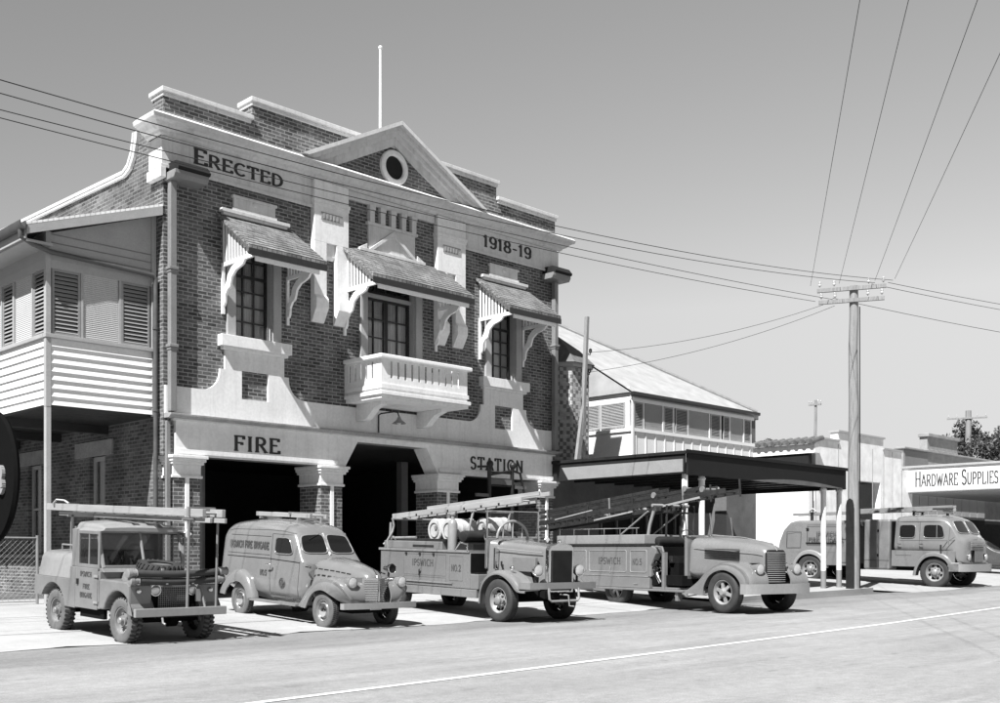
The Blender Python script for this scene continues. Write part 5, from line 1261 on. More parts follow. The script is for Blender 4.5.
# ---------------------------------------------------------------- 2. the panel van
va = thing('panel_van', 'rounded grey panel van with chrome hub caps and two headlamps on its wings', 'van', (0.66, -6.0, 0.03), (math.atan(0.045), 0, R(-1.5)), 'fire vehicles drawn up on the forecourt', 0.965)
for x in (-0.70, 0.70):
    for y in (0, 2.98): wheel(va, x, y, 0.345, 0.165, 'car')
mb = MB(); mb.box(-0.45, 0.45, -0.5, 3.6, 0.30, 0.46); mb.box(-0.55, 0.55, -0.3, 3.4, 0.44, 0.85); mb.build('chassis', 'under', va)
st = [(0.70, 0.745, 0.70, 0.35, 1.17, 0.12, 0.03), (0.86, 0.76, 0.72, 0.35, 1.24, 0.10, 0.03), (1.04, 0.765, 0.67, 0.27, 1.52, 0.16, 0.03), (1.18, 0.77, 0.65, 0.27, 1.74, 0.18, 0.04), (1.30, 0.77, 0.66, 0.27, 1.84, 0.20, 0.05),
      (1.50, 0.775, 0.68, 0.27, 1.91, 0.24, 0.05), (2.1, 0.78, 0.70, 0.27, 1.96, 0.27, 0.05), (3.0, 0.78, 0.70, 0.36, 1.96, 0.27, 0.05), (3.57, 0.77, 0.69, 0.42, 1.93, 0.28, 0.04), (3.82, 0.74, 0.66, 0.48, 1.86, 0.30, 0.03), (3.95, 0.70, 0.60, 0.54, 1.76, 0.30, 0.02), (4.01, 0.64, 0.54, 0.58, 1.60, 0.26, 0.01)]
bd = shell(st).build('body', 'paint', va, smooth=50)
bd.modifiers.new('sub', 'SUBSURF').levels = 1; bd.modifiers['sub'].render_levels = 1
hb = [(-0.62, 0.17, 0.12, 0.60, 0.97, 0.10, 0.01), (-0.58, 0.24, 0.19, 0.58, 1.04, 0.14, 0.02), (-0.44, 0.33, 0.25, 0.58, 1.11, 0.18, 0.03), (-0.1, 0.50, 0.32, 0.50, 1.18, 0.20, 0.03), (0.35, 0.64, 0.43, 0.44, 1.25, 0.22, 0.03), (0.84, 0.76, 0.62, 0.40, 1.30, 0.20, 0.03)]
hd_ = shell(hb).build('bonnet', 'paint', va, smooth=50); hd_.modifiers.new('sub', 'SUBSURF').levels = 1
mb = MB(); mb.box(-0.012, 0.012, -0.55, 0.6, 1.08, 1.09); 
for k in range(7): mb.box(-0.60+0.0*k-0.012, -0.585, 0.0, 0.001, 0.99, 0.99)
mb = MB(); mb.tube([(0, -0.63, 1.0), (0, -0.52, 1.12), (0, -0.1, 1.22), (0, 0.5, 1.30)], 0.010, 6); mb.build('bonnet_strip', 'chrome', hd_, smooth=50)
for s in (-1, 1):
    mb = MB()
    P_ = [(s*0.40, -0.36, 1.02), (s*0.48, 0.05, 1.06), (s*0.60, 0.45, 1.09), (s*0.70, 0.74, 1.11)]
    for (a, b) in zip(P_, P_[1:]):
        for k in range(3):
            A = Vector(a).lerp(Vector(b), k/3+0.03); B = Vector(a).lerp(Vector(b), k/3+0.25); mb.bar(A, B, 0.02, 0.022)
    mb.build('bonnet_louvre', 'dark', hd_)
# wings
FP = smoothline([(-0.66, 0.46), (-0.70, 0.62), (-0.62, 0.82), (-0.40, 0.94), (-0.10, 0.965), (0.20, 0.90), (0.48, 0.72), (0.68, 0.50), (0.80, 0.36)], 24)
FQ = smoothline([(-0.50, 0.44), (-0.44, 0.50), (-0.36, 0.60), (-0.22, 0.68), (-0.02, 0.715), (0.18, 0.67), (0.33, 0.56), (0.42, 0.42), (0.47, 0.34)], 24)
RP = smoothline([(2.26, 0.40), (2.32, 0.58), (2.46, 0.80), (2.68, 0.93), (2.90, 0.95), (3.14, 0.89), (3.38, 0.73), (3.56, 0.52), (3.60, 0.42)], 24)
RQ = smoothline([(2.42, 0.38), (2.44, 0.44), (2.53, 0.58), (2.70, 0.68), (2.88, 0.70), (3.05, 0.66), (3.20, 0.56), (3.28, 0.46), (3.30, 0.40)], 24)
for s in (-1, 1):
    wg = fender(MB(), FP, FQ, s*0.30, s*0.845, 0.20, plan=lambda t: 0.62*max(0, 1-t/0.30)**2).build('front_wing', 'paint', va, smooth=60)
    fender(MB(), [(y+0.11, z) for y, z in RP], [(y+0.11, z) for y, z in RQ], s*0.70, s*0.875, 0.12).build('rear_wing', 'paint', va, smooth=60)
    o = headlamp(va, (s*0.575, -0.66, 0.885), 0.105, (0, -1, 0), 'paint', 0.36)
    mb = MB(); mb.box(min(s*0.70, s*0.86), max(s*0.70, s*0.86), 0.78, 2.46, 0.345, 0.385)
    for k in range(6): mb.box(min(s*(0.74+k*0.02), s*(0.748+k*0.02)), max(s*(0.74+k*0.02), s*(0.748+k*0.02)), 0.8, 2.42, 0.385, 0.391)
    mb.build('running_board', 'paint_dull', va, bevel=0.01)
# grille: two convex halves of bars
for s in (-1, 1):
    mb = MB()
    mb.prism([(0.0, -0.68), (s*0.27, -0.58), (s*0.30, -0.40), (0.0, -0.40)], 'z', 0.47, 0.96)
    g = mb.build('grille', 'metal', va)
    mb = MB()
    for k in range(15):
        z = 0.495+k*0.031; mb.bar((s*0.02, -0.690, z), (s*0.27, -0.592, z), 0.016, 0.014)
    mb.build('grille_bar', 'chrome', g)
for s in (-1, 1): MB().loft([[(s*0.24, -0.56, z) , (s*0.50, -0.50, z), (s*0.52, -0.30, z), (s*0.2, -0.30, z)] for z in (0.46, 0.90, 0.97)]).build('front_panel', 'paint', va, smooth=30)
mb = MB(); mb.tube([(0, -0.70, 0.46), (0, -0.705, 0.7), (0, -0.68, 0.94), (0, -0.60, 1.01)], 0.016, 8); mb.build('grille_spine', 'chrome', va, smooth=50)
mb = MB(); mb.loft([[(x, y-0.02, z) for z in (0.405, 0.42, 0.50, 0.515)] + [(x, y+0.03, z) for z in (0.515, 0.405)] for x, y in [(-0.86, -0.72), (-0.84, -0.76), (-0.6, -0.80), (-0.2, -0.82), (0.2, -0.82), (0.6, -0.80), (0.84, -0.76), (0.86, -0.72)]]); bp_ = mb.build('bumper', 'paint_top', va, smooth=35)
mb = MB(); mb.box(-0.30, -0.05, -0.86, -0.845, 0.39, 0.42); mb.box(-0.5, -0.44, -0.79, -0.5, 0.42, 0.48); mb.box(0.44, 0.5, -0.79, -0.5, 0.42, 0.48); mb.build('bumper_bracket', 'metal', bp_)
# windows
def quad_panel(mb, pts, t=0.006):
    p = [Vector(q) for q in pts]; nn = (p[1]-p[0]).cross(p[2]-p[0]).normalized()*t
    k = len(p); mb.add([q+nn for q in p]+[q-nn for q in p], [tuple(range(k)), tuple(range(2*k-1, k-1, -1))] + [(i, (i+1) % k, k+(i+1) % k, k+i) for i in range(k)])
m_, n_, l_, b_ = newmat('dark_car_glass'); b_.inputs['Base Color'].default_value = (0.012, 0.012, 0.012, 1); b_.inputs['Roughness'].default_value = 0.04; M['carglass'] = m_
TV = bvh_of(bd)
for s in (-1, 1):
    X = (s, 0, 0); inn = (-s, 0, 0)
    drape_pane('windscreen_pane', TV, [(s*0.03, 0.7, 1.36), (s*0.61, 0.7, 1.36), (s*0.54, 0.7, 1.70), (s*0.03, 0.7, 1.73)], (0, 1, 0), 'carglass', va, 0.012, 10, 8, 'paint_top', 0.013, 'windscreen_rubber')
    drape_pane('side_window', TV, [(s, 1.16, 1.32), (s, 1.78, 1.32), (s, 1.76, 1.64), (s, 1.32, 1.64)], inn, 'carglass', va, 0.010, 8, 8, 'paint', 0.013)
    mb = MB()
    for pl, r_ in (([(s, 0.90, 0.45), (s, 0.90, 1.2)], 0.005), ([(s, 1.90, 0.44), (s, 1.90, 1.70)], 0.005), ([(s, 0.90, 0.46), (s, 1.90, 0.44)], 0.005), ([(s, 0.80, 1.17), (s, 1.95, 1.21), (s, 3.6, 1.21)], 0.008), ([(s, 1.95, 1.28), (s, 3.6, 1.28)], 0.005), ([(s, 1.95, 1.65), (s, 3.5, 1.65)], 0.005), ([(s, 1.25, 1.70), (s, 1.90, 1.71)], 0.004)):
        drape_line(mb, TV, pl, inn, r_)
    mb.build('door_shut_line', 'under', va)
    mb = MB(); mb.tube([(s*0.80, 1.80, 1.10), (s*0.825, 1.82, 1.10), (s*0.825, 1.94, 1.09)], 0.014, 8); mb.sphere((s*0.80, 1.80, 1.10), 0.028); mb.build('door_handle', 'chrome', va, smooth=50)
    mb = MB(); drape_line(mb, TV, [(s, 1.22, 1.73), (s, 1.5, 1.775), (s, 2.0, 1.79), (s, 3.4, 1.775), (s, 3.65, 1.74)], inn, 0.011, 0.004); mb.build('drip_rail', 'paint', va, smooth=50)
mb = MB(); drape_line(mb, TV, [(0, 0.7, 1.34), (0, 0.7, 1.75)], (0, 1, 0), 0.016, 0.008); mb.build('screen_pillar', 'paint_top', va, smooth=60)
mb = MB(); mb.tube([(-0.1, 1.14, 1.735), (-0.4, 1.07, 1.63)], 0.006, 5); mb.build('wiper', 'iron', va)
mb = MB(); mb.lathe([(0.0, -0.22), (0.05, -0.20), (0.075, -0.1), (0.085, 0.0), (0.10, 0.02), (0.085, 0.03)], (0.44, -0.50, 1.13), (0, -1, 0), 18, caps=False); sp_ = mb.build('spotlight', 'chrome', va, smooth=45)
mb = MB(); mb.lathe([(0.088, 0.015), (0, 0.015)], (0.44, -0.50, 1.13), (0, -1, 0), 18, caps=False); mb.tube([(0.44, -0.42, 1.08), (0.44, -0.40, 0.9)], 0.02, 6); mb.build('spot_lens', 'dark', sp_)
mb = MB(); mb.tube([(-0.70, 0.42, 0.92), (-0.745, 0.36, 1.08)], 0.010, 6); mb.lathe([(0.0, -0.02), (0.055, -0.01), (0.06, 0.0), (0, 0.004)], (-0.75, 0.35, 1.12), (0, -1, 0), 16); mb.build('wing_mirror', 'metal', va, smooth=50)
lettering('lettering', 'IPSWICH FIRE BRIGADE', (onto(TV, (-1, 2.5, 1.36), (1,0,0), 0.008).x, 3.50, 1.40), (0,-1,0), (0.055,0,0.998), 0.135, 'lettergrey', va, width=1.5, **TXT)
lettering('lettering', 'NO.5', (onto(TV, (-1, 2.2, 0.92), (1,0,0), 0.006).x, 2.26, 0.87), (0,-1,0), (0,0,1), 0.11, 'lettergrey', va, width=0.24, **TXT)
EX = onto(TV, (-1, 1.46, 0.78), (1,0,0), 0.006).x
mb = MB(); n = 24
for r_ in (0.10, 0.075): mb.tube([(EX, 1.46+r_*math.cos(2*PI*k/n), 0.75+r_*math.sin(2*PI*k/n)) for k in range(n+1)], 0.006, 5)
mb.box(EX-0.004, EX+0.004, 1.43, 1.49, 0.69, 0.81); mb.box(EX-0.0045, EX+0.0035, 1.40, 1.52, 0.735, 0.765); mb.build('door_emblem', 'lettergrey', va)
W2 = hilo(va)
def rails2(t, d, sd, up, L):
    for qa, qb, hh, ht in ((0.2, 0.2, -0.07, 0.05), (L-0.35, L-0.35, -0.07, 0.05), (L-0.65, L-0.45, 0.04, 0.05)): MB().bar(d*qa - sd*0.26 + up*hh, d*qb + sd*0.26 + up*hh, 0.04, ht, up=up).build('roof_bracket', 'metal', t)
ladder('ladder', 'short grey ladder lying flat on the roof of the panel van', W2(0.02, 3.35, 2.10), W2(0.05, 1.40, 2.08), 0.40, 0.085, 8, 'ladderwood', extra=(rails2,))

# ---------------------------------------------------------------- 3. the older open fire engine
T3 = thing('fire_engine', 'open topped vintage fire engine with a tall black radiator and pale drums on deck', 'fire engine', (4.29, -7.03, 0.04), (math.atan(0.025), 0, R(-5.8)), 'fire vehicles drawn up on the forecourt', 0.965)
for x in (-0.80, 0.80):
    wheel(T3, x, 0, 0.445, 0.23, 'disc'); wheel(T3, x, 3.75, 0.445, 0.23, 'disc')
mb = MB(); mb.box(-0.42, 0.42, -0.9, 4.3, 0.50, 0.66); mb.tube([(-0.75, 0, 0.44), (0.75, 0, 0.44)], 0.06, 8); mb.tube([(-0.75, 3.75, 0.44), (0.75, 3.75, 0.44)], 0.08, 8); mb.box(-0.35, 0.35, -0.6, 0.9, 0.6, 1.2); mb.box(-0.80, 0.80, 0.8, 4.25, 0.55, 0.75); mb.build('chassis', 'under', T3)
mb = shell([(-0.80, 0.30, 0.26, 0.80, 1.54, 0.08, 0.03), (0.0, 0.42, 0.37, 0.80, 1.60, 0.10, 0.04), (0.45, 0.58, 0.53, 0.80, 1.64, 0.12, 0.04), (0.62, 0.70, 0.66, 0.80, 1.66, 0.12, 0.04)]); bn = mb.build('bonnet', 'paint', T3, smooth=40)
for s in (-1, 1):
    mb = MB(); mb.prism([(-0.6, 1.02), (0.15, 1.02), (0.15, 1.32), (-0.6, 1.32)], 'x', min(s*0.36, s*0.43), max(s*0.36, s*0.43)); pn = mb.build('bonnet_panel', 'paint_dull', bn, bevel=0.01)
    mb = MB(); mb.tube([(s*0.33, -0.7, 1.42), (s*0.44, 0.0, 1.46), (s*0.60, 0.45, 1.49)], 0.010, 6); mb.build('bonnet_hinge', 'paint_top', bn, smooth=50)
    mb = MB(); mb.tube([(s*0.52, 0.30, 1.05), (s*0.57, 0.30, 1.15), (s*0.57, 0.30, 1.22)], 0.02, 6); mb.build('bonnet_catch', 'iron', bn, smooth=50)
    mb = MB(); mb.box(min(s*0.56, s*0.66), max(s*0.56, s*0.66), 0.40, 0.46, 1.05, 1.50); mb.build('cowl_light', 'chrome', bn, bevel=0.01)
mb = MB(); mb.prism([(-0.34, 0.62), (0.34, 0.62), (0.34, 1.50), (0.27, 1.58), (0.10, 1.615), (-0.10, 1.615), (-0.27, 1.58), (-0.34, 1.50)], 'y', -0.92, -0.80); rd = mb.build('radiator_shell', 'chrome', T3, bevel=0.02)
mb = MB(); mb.box(-0.27, 0.27, -0.94, -0.922, 0.66, 1.47)
for k in range(24): mb.box(-0.26+k*0.0226-0.005, -0.26+k*0.0226+0.005, -0.952, -0.94, 0.67, 1.46)
mb.build('radiator_core', 'dark', rd)
mb = MB(); mb.lathe([(0.03, 0), (0.03, 0.03), (0.05, 0.04), (0.05, 0.07), (0.0, 0.085)], (0, -0.86, 1.61), (0,0,1), 14); mb.prism([(-0.16, 1.60), (0.16, 1.60), (0.0, 1.65)], 'y', -0.935, -0.92); mb.build('radiator_cap', 'chrome', rd, smooth=40)
P3 = smoothline([(-0.90, 0.70), (-0.70, 0.76), (-0.50, 0.92), (-0.25, 1.02), (0.0, 1.055), (0.28, 0.99), (0.50, 0.82), (0.60, 0.60), (0.62, 0.34)], 24); Q3 = smoothline([(-0.88, 0.62), (-0.64, 0.64), (-0.44, 0.80), (-0.22, 0.92), (0.0, 0.96), (0.24, 0.90), (0.42, 0.76), (0.51, 0.58), (0.54, 0.34)], 24)
for s in (-1, 1):
    wg = fender(MB(), P3, Q3, s*0.55, s*0.955, 0.09).build('front_wing', 'paint', T3, smooth=60)
    mb = MB(); mb.sphere((s*0.78, -0.30, 1.10), 0.05, 1, 1.2, 1); mb.tube([(s*0.78, -0.28, 1.0), (s*0.78, -0.28, 1.08)], 0.015, 6); mb.build('side_lamp', 'chrome', wg, smooth=60)
    headlamp(T3, (s*0.56, -0.86, 1.06), 0.125, (0, -1, 0), 'chrome', 0.17)
    mb = MB(); mb.tube([(s*0.56, -0.78, 0.70), (s*0.56, -0.78, 0.96)], 0.025, 8); mb.build('lamp_bracket', 'iron', T3, smooth=50)
mb = MB(); mb.loft([[(x, y, z) for z in (0.70, 0.83)] + [(x, y+0.03, z) for z in (0.83, 0.70)] for x, y in [(-0.98, -0.76), (-0.97, -0.88), (-0.90, -1.0), (-0.6, -1.05), (0, -1.06), (0.6, -1.05), (0.90, -1.0), (0.97, -0.88), (0.98, -0.76)]]); bp_ = mb.build('bumper', 'paint_dull', T3, smooth=35)
mb = MB(); mb.tube([(-0.45, -1.04, 0.72), (-0.45, -1.07, 0.50), (-0.40, -1.08, 0.46), (0.3, -1.08, 0.46), (0.36, -1.07, 0.50), (0.36, -1.04, 0.72)], 0.025, 8); mb.build('tow_loop', 'paint_top', bp_, smooth=50)
mb = MB(); mb.tube([(-0.02, -0.8, 0.58), (-0.02, -1.12, 0.58), (0.0, -1.14, 0.58), (0.03, -1.14, 0.36), (0.03, -1.28, 0.36)], 0.016, 8); mb.build('starting_handle', 'metal', T3, smooth=50)
# body
mb = MB()
mb.box(-0.93, 0.93, 0.90, 4.32, 0.62, 1.38); mb.prism([(0.63, 0.62), (0.90, 0.62), (0.90, 0.94), (0.63, 0.94)], 'x', -0.93, 0.93)
bd3 = mb.build('body', 'paint', T3, bevel=0.02)
mb = MB(); mb.box(-0.935, 0.935, 0.68, 4.33, 0.44, 0.612); mb.build('skirt', 'paint', T3, bevel=0.015)
mb = MB(); mb.box(-0.95, 0.95, 0.92, 4.37, 1.38, 1.43); mb.box(-0.955, -0.935, 1.5, 4.34, 0.70, 0.73); mb.box(0.935, 0.955, 1.5, 4.34, 0.70, 0.73); mb.build('body_rail', 'midtimber', bd3)
mb = MB()
for a, b, z0, z1 in ((1.15, 1.62, 0.78, 1.30), (1.75, 3.35, 0.86, 1.32), (1.75, 3.35, 0.64, 0.82)):
    groove(mb, [(-0.932, a, z0), (-0.932, b, z0)], 0.012); groove(mb, [(-0.932, a, z1), (-0.932, b, z1)], 0.012); groove(mb, [(-0.932, a, z0), (-0.932, a, z1)], 0.012); groove(mb, [(-0.932, b, z0), (-0.932, b, z1)], 0.012)
for y in (1.2, 1.9, 2.6, 3.3): groove(mb, [(-0.937, y, 0.46), (-0.937, y, 0.60)], 0.010)
mb.build('locker_shut_line', 'concrete_wall', bd3)
mb = MB()
for y in (2.2, 2.72, 3.25): mb.box(-0.955, -0.93, y-0.03, y+0.03, 1.30, 1.345)
mb.lathe([(0.05, 0), (0.03, 0.02), (0, 0.03)], (-0.932, 2.72, 0.93), (-1,0,0), 12); mb.tube([(-0.94, 2.72, 0.86), (-0.955, 2.72, 0.84), (-0.955, 2.72, 0.98)], 0.012, 6); mb.build('locker_catch', 'iron', bd3)
lettering('lettering', 'IPSWICH', (-0.931, 3.02, 1.06), (0,-1,0), (0,0,1), 0.14, 'lettergrey', T3, width=0.80, **TXT)
lettering('lettering', 'NO.2', (-0.931, 1.55, 0.98), (0,-1,0), (0,0,1), 0.13, 'lettergrey', T3, width=0.33, **TXT)
# cockpit: step well, seat, screens
mb = MB(); mb.box(-0.90, 0.90, 0.65, 0.87, 0.94, 0.97); mb.box(-0.68, 0.68, 0.62, 0.66, 0.92, 1.55); mb.box(-0.92, 0.92, 0.875, 0.898, 0.97, 1.37); mb.build('step_well', 'under', T3)
mb = MB()
mb.loft([[(x, 1.36+0.17*math.cos(2*PI*k/14)*rr, 1.72+0.13*math.sin(2*PI*k/14)*rr) for k in range(14)] for x, rr in ((-0.80, 0.5), (-0.78, 0.85), (-0.70, 1.0), (0.70, 1.0), (0.78, 0.85), (0.80, 0.5))]); mb.box(-0.78, 0.78, 1.0, 1.55, 1.43, 1.56)
mb.build('seat', 'leather', T3, smooth=50)
mb = MB(); mb.tube([(-0.95, 0.98, 1.43), (-0.97, 0.95, 1.56), (-0.97, 1.2, 1.60), (-0.95, 1.4, 1.44)], 0.02, 8); mb.build('grab_rail', 'chrome', T3, smooth=50)
mb = MB(); mb.box(-0.72, 0.72, 0.60, 0.68, 1.05, 1.70); mb.build('scuttle', 'paint', T3, bevel=0.02)
mb = MB()
for x in (-0.72, 0.70): mb.tube([(x, 0.60, 1.08), (x, 0.62, 2.28)], 0.020, 8)
mb.bar((-0.70, 0.62, 1.72), (0.68, 0.62, 1.72), 0.03, 0.04); mb.bar((-0.70, 0.62, 2.27), (0.68, 0.62, 2.27), 0.02, 0.02); scf = mb.build('screen_frame', 'chrome', T3, smooth=50)
mb = MB(); mb.box(-0.70, 0.68, 0.616, 0.623, 1.74, 2.26); mb.build('windscreen_glass', 'clearglass', scf)
mb = MB(); A = [(-0.60+0.42*(1-math.cos(PI*k/14)), 0.42, 1.70+0.36*math.sin(PI*k/14)) for k in range(15)]; mb.tube(A, 0.028, 8)
for k in (4, 7, 10): mb.tube([(A[k][0], 0.42, 1.66), A[k]], 0.016, 6)
mb.bar((-0.60, 0.42, 1.69), (0.26, 0.42, 1.69), 0.04, 0.04); mb.build('aero_screen', 'paint_top', T3, smooth=50)
mb = MB(); n = 20; mb.tube([(-0.36+0.22*math.cos(2*PI*k/n), 0.85+0.12*math.sin(2*PI*k/n), 1.66+0.17*math.sin(2*PI*k/n)) for k in range(n+1)], 0.015, 6); mb.build('steering_wheel', 'iron', T3, smooth=60)
# deck gear
mb = MB(); mb.box(-0.90, 0.90, 1.95, 4.22, 1.43, 1.60); mb.build('hose_tray', 'paint_dull', bd3, bevel=0.015)
mb = MB(); mb.box(-0.88, 0.0, 1.85, 2.95, 1.60, 1.66); mb.box(-0.905, -0.89, 2.25, 3.05, 1.47, 1.52); mb.box(-0.6, 0.6, 3.1, 4.1, 1.60, 1.64); mb.build('deck_board', 'darkwood', bd3)
mb = MB()
for y, x in ((4.08, -0.88), (4.08, 0.30)):
    mb.tube([(x, y, 1.43), (x-0.03, y, 1.60), (x+0.10, y-0.02, 1.80), (x+0.14, y-0.02, 1.95), (x+0.10, y-0.02, 2.10)], 0.024, 8)
mb.tube([(-0.80, 4.06, 2.10), (0.42, 4.06, 2.10)], 0.022, 8)
mb.build('rear_gallows', 'paint_top', T3, smooth=50)
mb = MB()
for x in (-0.62, 0.42): mb.tube([(x, 1.45, 1.43), (x+0.08, 1.45, 1.9), (x+0.18, 1.45, 2.27)], 0.026, 8)
mb.tube([(-0.5, 1.45, 2.27), (0.68, 1.45, 2.27)], 0.024, 8); mb.build('front_gallows', 'paint_top', T3, smooth=50)
mb = MB(); mb.lathe([(0.0, 0.0), (0.10, 0.0), (0.105, 0.02), (0.105, 0.55), (0.08, 0.62), (0.04, 0.66), (0.04, 0.74), (0.06, 0.75), (0.06, 0.78), (0, 0.79)], (-0.80, 1.70, 1.43), (0,0,1), 18); mb.build('extinguisher', 'paint_top', T3, smooth=40)
mb = MB(); mb.tube([(-0.85, 3.9, 1.66), (-0.85, 3.0, 1.68)], 0.03, 8); mb.tube([(-0.86, 3.8, 1.64), (-0.7, 4.2, 1.7), (-0.86, 4.3, 1.5)], 0.03, 8); mb.lathe([(0.05, 0), (0.04, 0.2), (0.03, 0.4)], (-0.8, 4.1, 1.62), (0,0,1), 10); mb.build('branch_pipe', 'metal', T3, smooth=50)
W3 = hilo(T3)
def drum(p, label, r=0.25, L=0.62):
    t = bpy.data.objects.new('drum', None); COL.objects.link(t); t.location = W3(*p); t.rotation_euler = (T3.rotation_euler[0], 0, T3.rotation_euler[2]-PI/2); tag(t, label, 'drum', 'pale drums on the vintage fire engine')
    mb = MB(); mb.lathe([(0, 0), (r*0.94, 0), (r, 0.015), (r, 0.03), (r*0.97, 0.05), (r*0.97, L*0.33), (r*1.0, L*0.36), (r*0.97, L*0.4), (r*0.97, L*0.63), (r, L*0.66), (r*0.97, L*0.7), (r*0.97, L-0.05), (r, L-0.03), (r, L-0.015), (r*0.94, L), (0, L)], (0, L/2, 0), (0, -1, 0), 28); mb.build('drum_body', 'canvas', t, smooth=35)
    for e in (1, -1): MB().tube([(r*0.62*math.cos(2*PI*k/20), e*(L/2+0.006), r*0.62*math.sin(2*PI*k/20)) for k in range(21)], 0.014, 6).build('drum_ring', 'metal', t)
    MB().lathe([(0.05, -0.01), (0.05, 0.02), (0, 0.02)], (r*0.25, -L/2, 0.05), (0,-1,0), 10).build('drum_cap', 'metal', t)
drum((-0.30, 2.62, 1.86), 'pale round drum nearest the tail on the vintage engine deck'); drum((-0.30, 2.10, 1.86), 'second pale drum, in the middle of the vintage engine deck'); drum((0.45, 1.85, 1.90), 'pale drum furthest across the vintage engine deck, behind the seat')
def second3(t, d, sd, up, L):
    for s in (-1, 1):
        mb = MB(); mb.bar(d*1.2 + sd*s*0.14 + up*0.09, d*(L+0.45) + sd*s*0.14 + up*0.09, 0.045, 0.08, up=up); mb.build('upper_rail', 'ladderwood', t, bevel=0.005)
    mb = MB()
    for k in range(6): mb.bar(d*(0.9+k*0.55) - sd*0.235 - up*0.03, d*(0.9+k*0.55) - sd*0.21 - up*0.03, 0.05, 0.05, up=up)
    mb.build('ladder_bolt', 'iron', t)
ladder('ladder', 'long pale double ladder on hoops above the vintage fire engine', W3(-0.30, 4.45, 2.16), W3(-0.10, 0.0, 2.50), 0.40, 0.12, 13, extra=(second3,), side=(1, 0.1, 0))

# ---------------------------------------------------------------- 4. the bonneted engine with the long dark escape
a4 = R(-12.6)
T4 = thing('fire_engine', 'big bonneted fire engine with slatted grille, open cab and a dark escape ladder', 'fire engine', (9.77, -8.75, 0.07), (math.atan(0.006), 0, a4), 'fire vehicles drawn up on the forecourt', 0.92)
for x in (-0.90, 0.90):
    wheel(T4, x, 0, 0.505, 0.27, 'spoke', R(2)); wheel(T4, x*0.85, 4.25, 0.505, 0.30, 'spoke')
mb = MB(); mb.box(-0.45, 0.45, -0.8, 7.2, 0.55, 0.75); mb.tube([(-0.8, 0, 0.5), (0.8, 0, 0.5)], 0.07, 8); mb.tube([(-0.8, 4.25, 0.5), (0.8, 4.25, 0.5)], 0.09, 8); mb.box(-0.5, 0.5, -0.6, 1.2, 0.65, 1.2); mb.box(-0.95, 0.95, 1.5, 7.1, 0.60, 0.86); mb.build('chassis', 'under', T4)
hb = [(-0.78, 0.30, 0.26, 0.75, 1.50, 0.20, 0.04), (-0.70, 0.36, 0.33, 0.75, 1.60, 0.24, 0.05), (-0.45, 0.43, 0.40, 0.75, 1.68, 0.24, 0.05), (0.3, 0.56, 0.52, 0.75, 1.76, 0.26, 0.05), (1.0, 0.70, 0.66, 0.75, 1.82, 0.28, 0.05), (1.40, 0.80, 0.76, 0.75, 1.84, 0.28, 0.05), (1.50, 0.80, 0.76, 0.75, 1.83, 0.28, 0.05)]
bn = shell(hb).build('bonnet', 'paint', T4, smooth=45); bn.modifiers.new('sub', 'SUBSURF').levels = 1
for s in (-1, 1):
    mb = MB()
    for k in range(5): mb.bar((s*(0.50-0.0), -0.05+0.0, 1.30+k*0.055), (s*0.665, 0.98, 1.32+k*0.055), 0.03, 0.022)
    mb.build('bonnet_louvre', 'dark', bn)
mb = MB(); mb.tube([(0, -0.80, 1.50), (0, -0.66, 1.67), (0, 0.3, 1.825), (0, 1.4, 1.90)], 0.012, 6)
for s in (-1, 1): mb.tube([(s*0.36, -0.68, 1.40), (s*0.56, 0.3, 1.50), (s*0.74, 1.3, 1.55)], 0.008, 6)
mb.build('bonnet_strip', 'paint_top', bn, smooth=50)
mb = MB(); mb.prism([(-0.33, 0.72), (0.33, 0.72), (0.31, 1.46), (0.24, 1.52), (-0.24, 1.52), (-0.31, 1.46)], 'y', -0.79, -0.70); gr = mb.build('grille', 'dark', T4, bevel=0.02)
mb = MB()
for k in range(15):
    z = 0.755+k*0.0495; w_ = 0.32-0.012*k/15; mb.loft([[(x, y+0.035*math.cos(q), z+0.012*math.sin(q)) for q in (0, PI/3, 2*PI/3, PI, 4*PI/3, 5*PI/3)] for x, y in ((-w_, -0.76), (-w_*0.7, -0.82), (0, -0.845), (w_*0.7, -0.82), (w_, -0.76))])
mb.build('grille_bar', 'paint_top', gr, smooth=50)
P4 = smoothline([(-0.86, 0.62), (-0.90, 0.78), (-0.80, 0.98), (-0.55, 1.14), (-0.15, 1.23), (0.25, 1.18), (0.60, 0.98), (0.90, 0.72), (1.22, 0.54), (1.40, 0.44)], 28); Q4 = smoothline([(-0.72, 0.60), (-0.66, 0.66), (-0.58, 0.80), (-0.40, 0.94), (-0.10, 1.03), (0.20, 0.99), (0.44, 0.86), (0.58, 0.66), (0.62, 0.52), (0.62, 0.40)], 28)
for s in (-1, 1):
    wg = fender(MB(), P4, Q4, s*0.38, s*1.06, 0.22).build('front_wing', 'paint', T4, smooth=60)
    headlamp(T4, (s*0.62, -0.86, 1.06), 0.13, (0, -1, 0), 'paint', 0.40)
    mb = MB(); mb.box(min(s*0.75, s*1.06), max(s*0.75, s*1.06), 1.38, 6.9, 0.44, 0.50); mb.build('running_board', 'paint_dull', T4, bevel=0.015)
    mb = MB(); mb.box(min(s*0.86, s*1.0), max(s*0.86, s*1.0), 1.60, 1.70, 0.22, 0.44); mb.build('step_bracket', 'paint_dull', T4)
mb = MB(); mb.loft([[(x, y, z) for z in (0.47, 0.50, 0.68, 0.71)] + [(x, y+0.05, z) for z in (0.71, 0.47)] for x, y in [(-1.09, -0.72), (-1.08, -0.85), (-0.98, -0.92), (-0.5, -0.95), (0.5, -0.95), (0.98, -0.92), (1.08, -0.85), (1.09, -0.72)]]); mb.build('bumper', 'paint_top', T4, smooth=35)
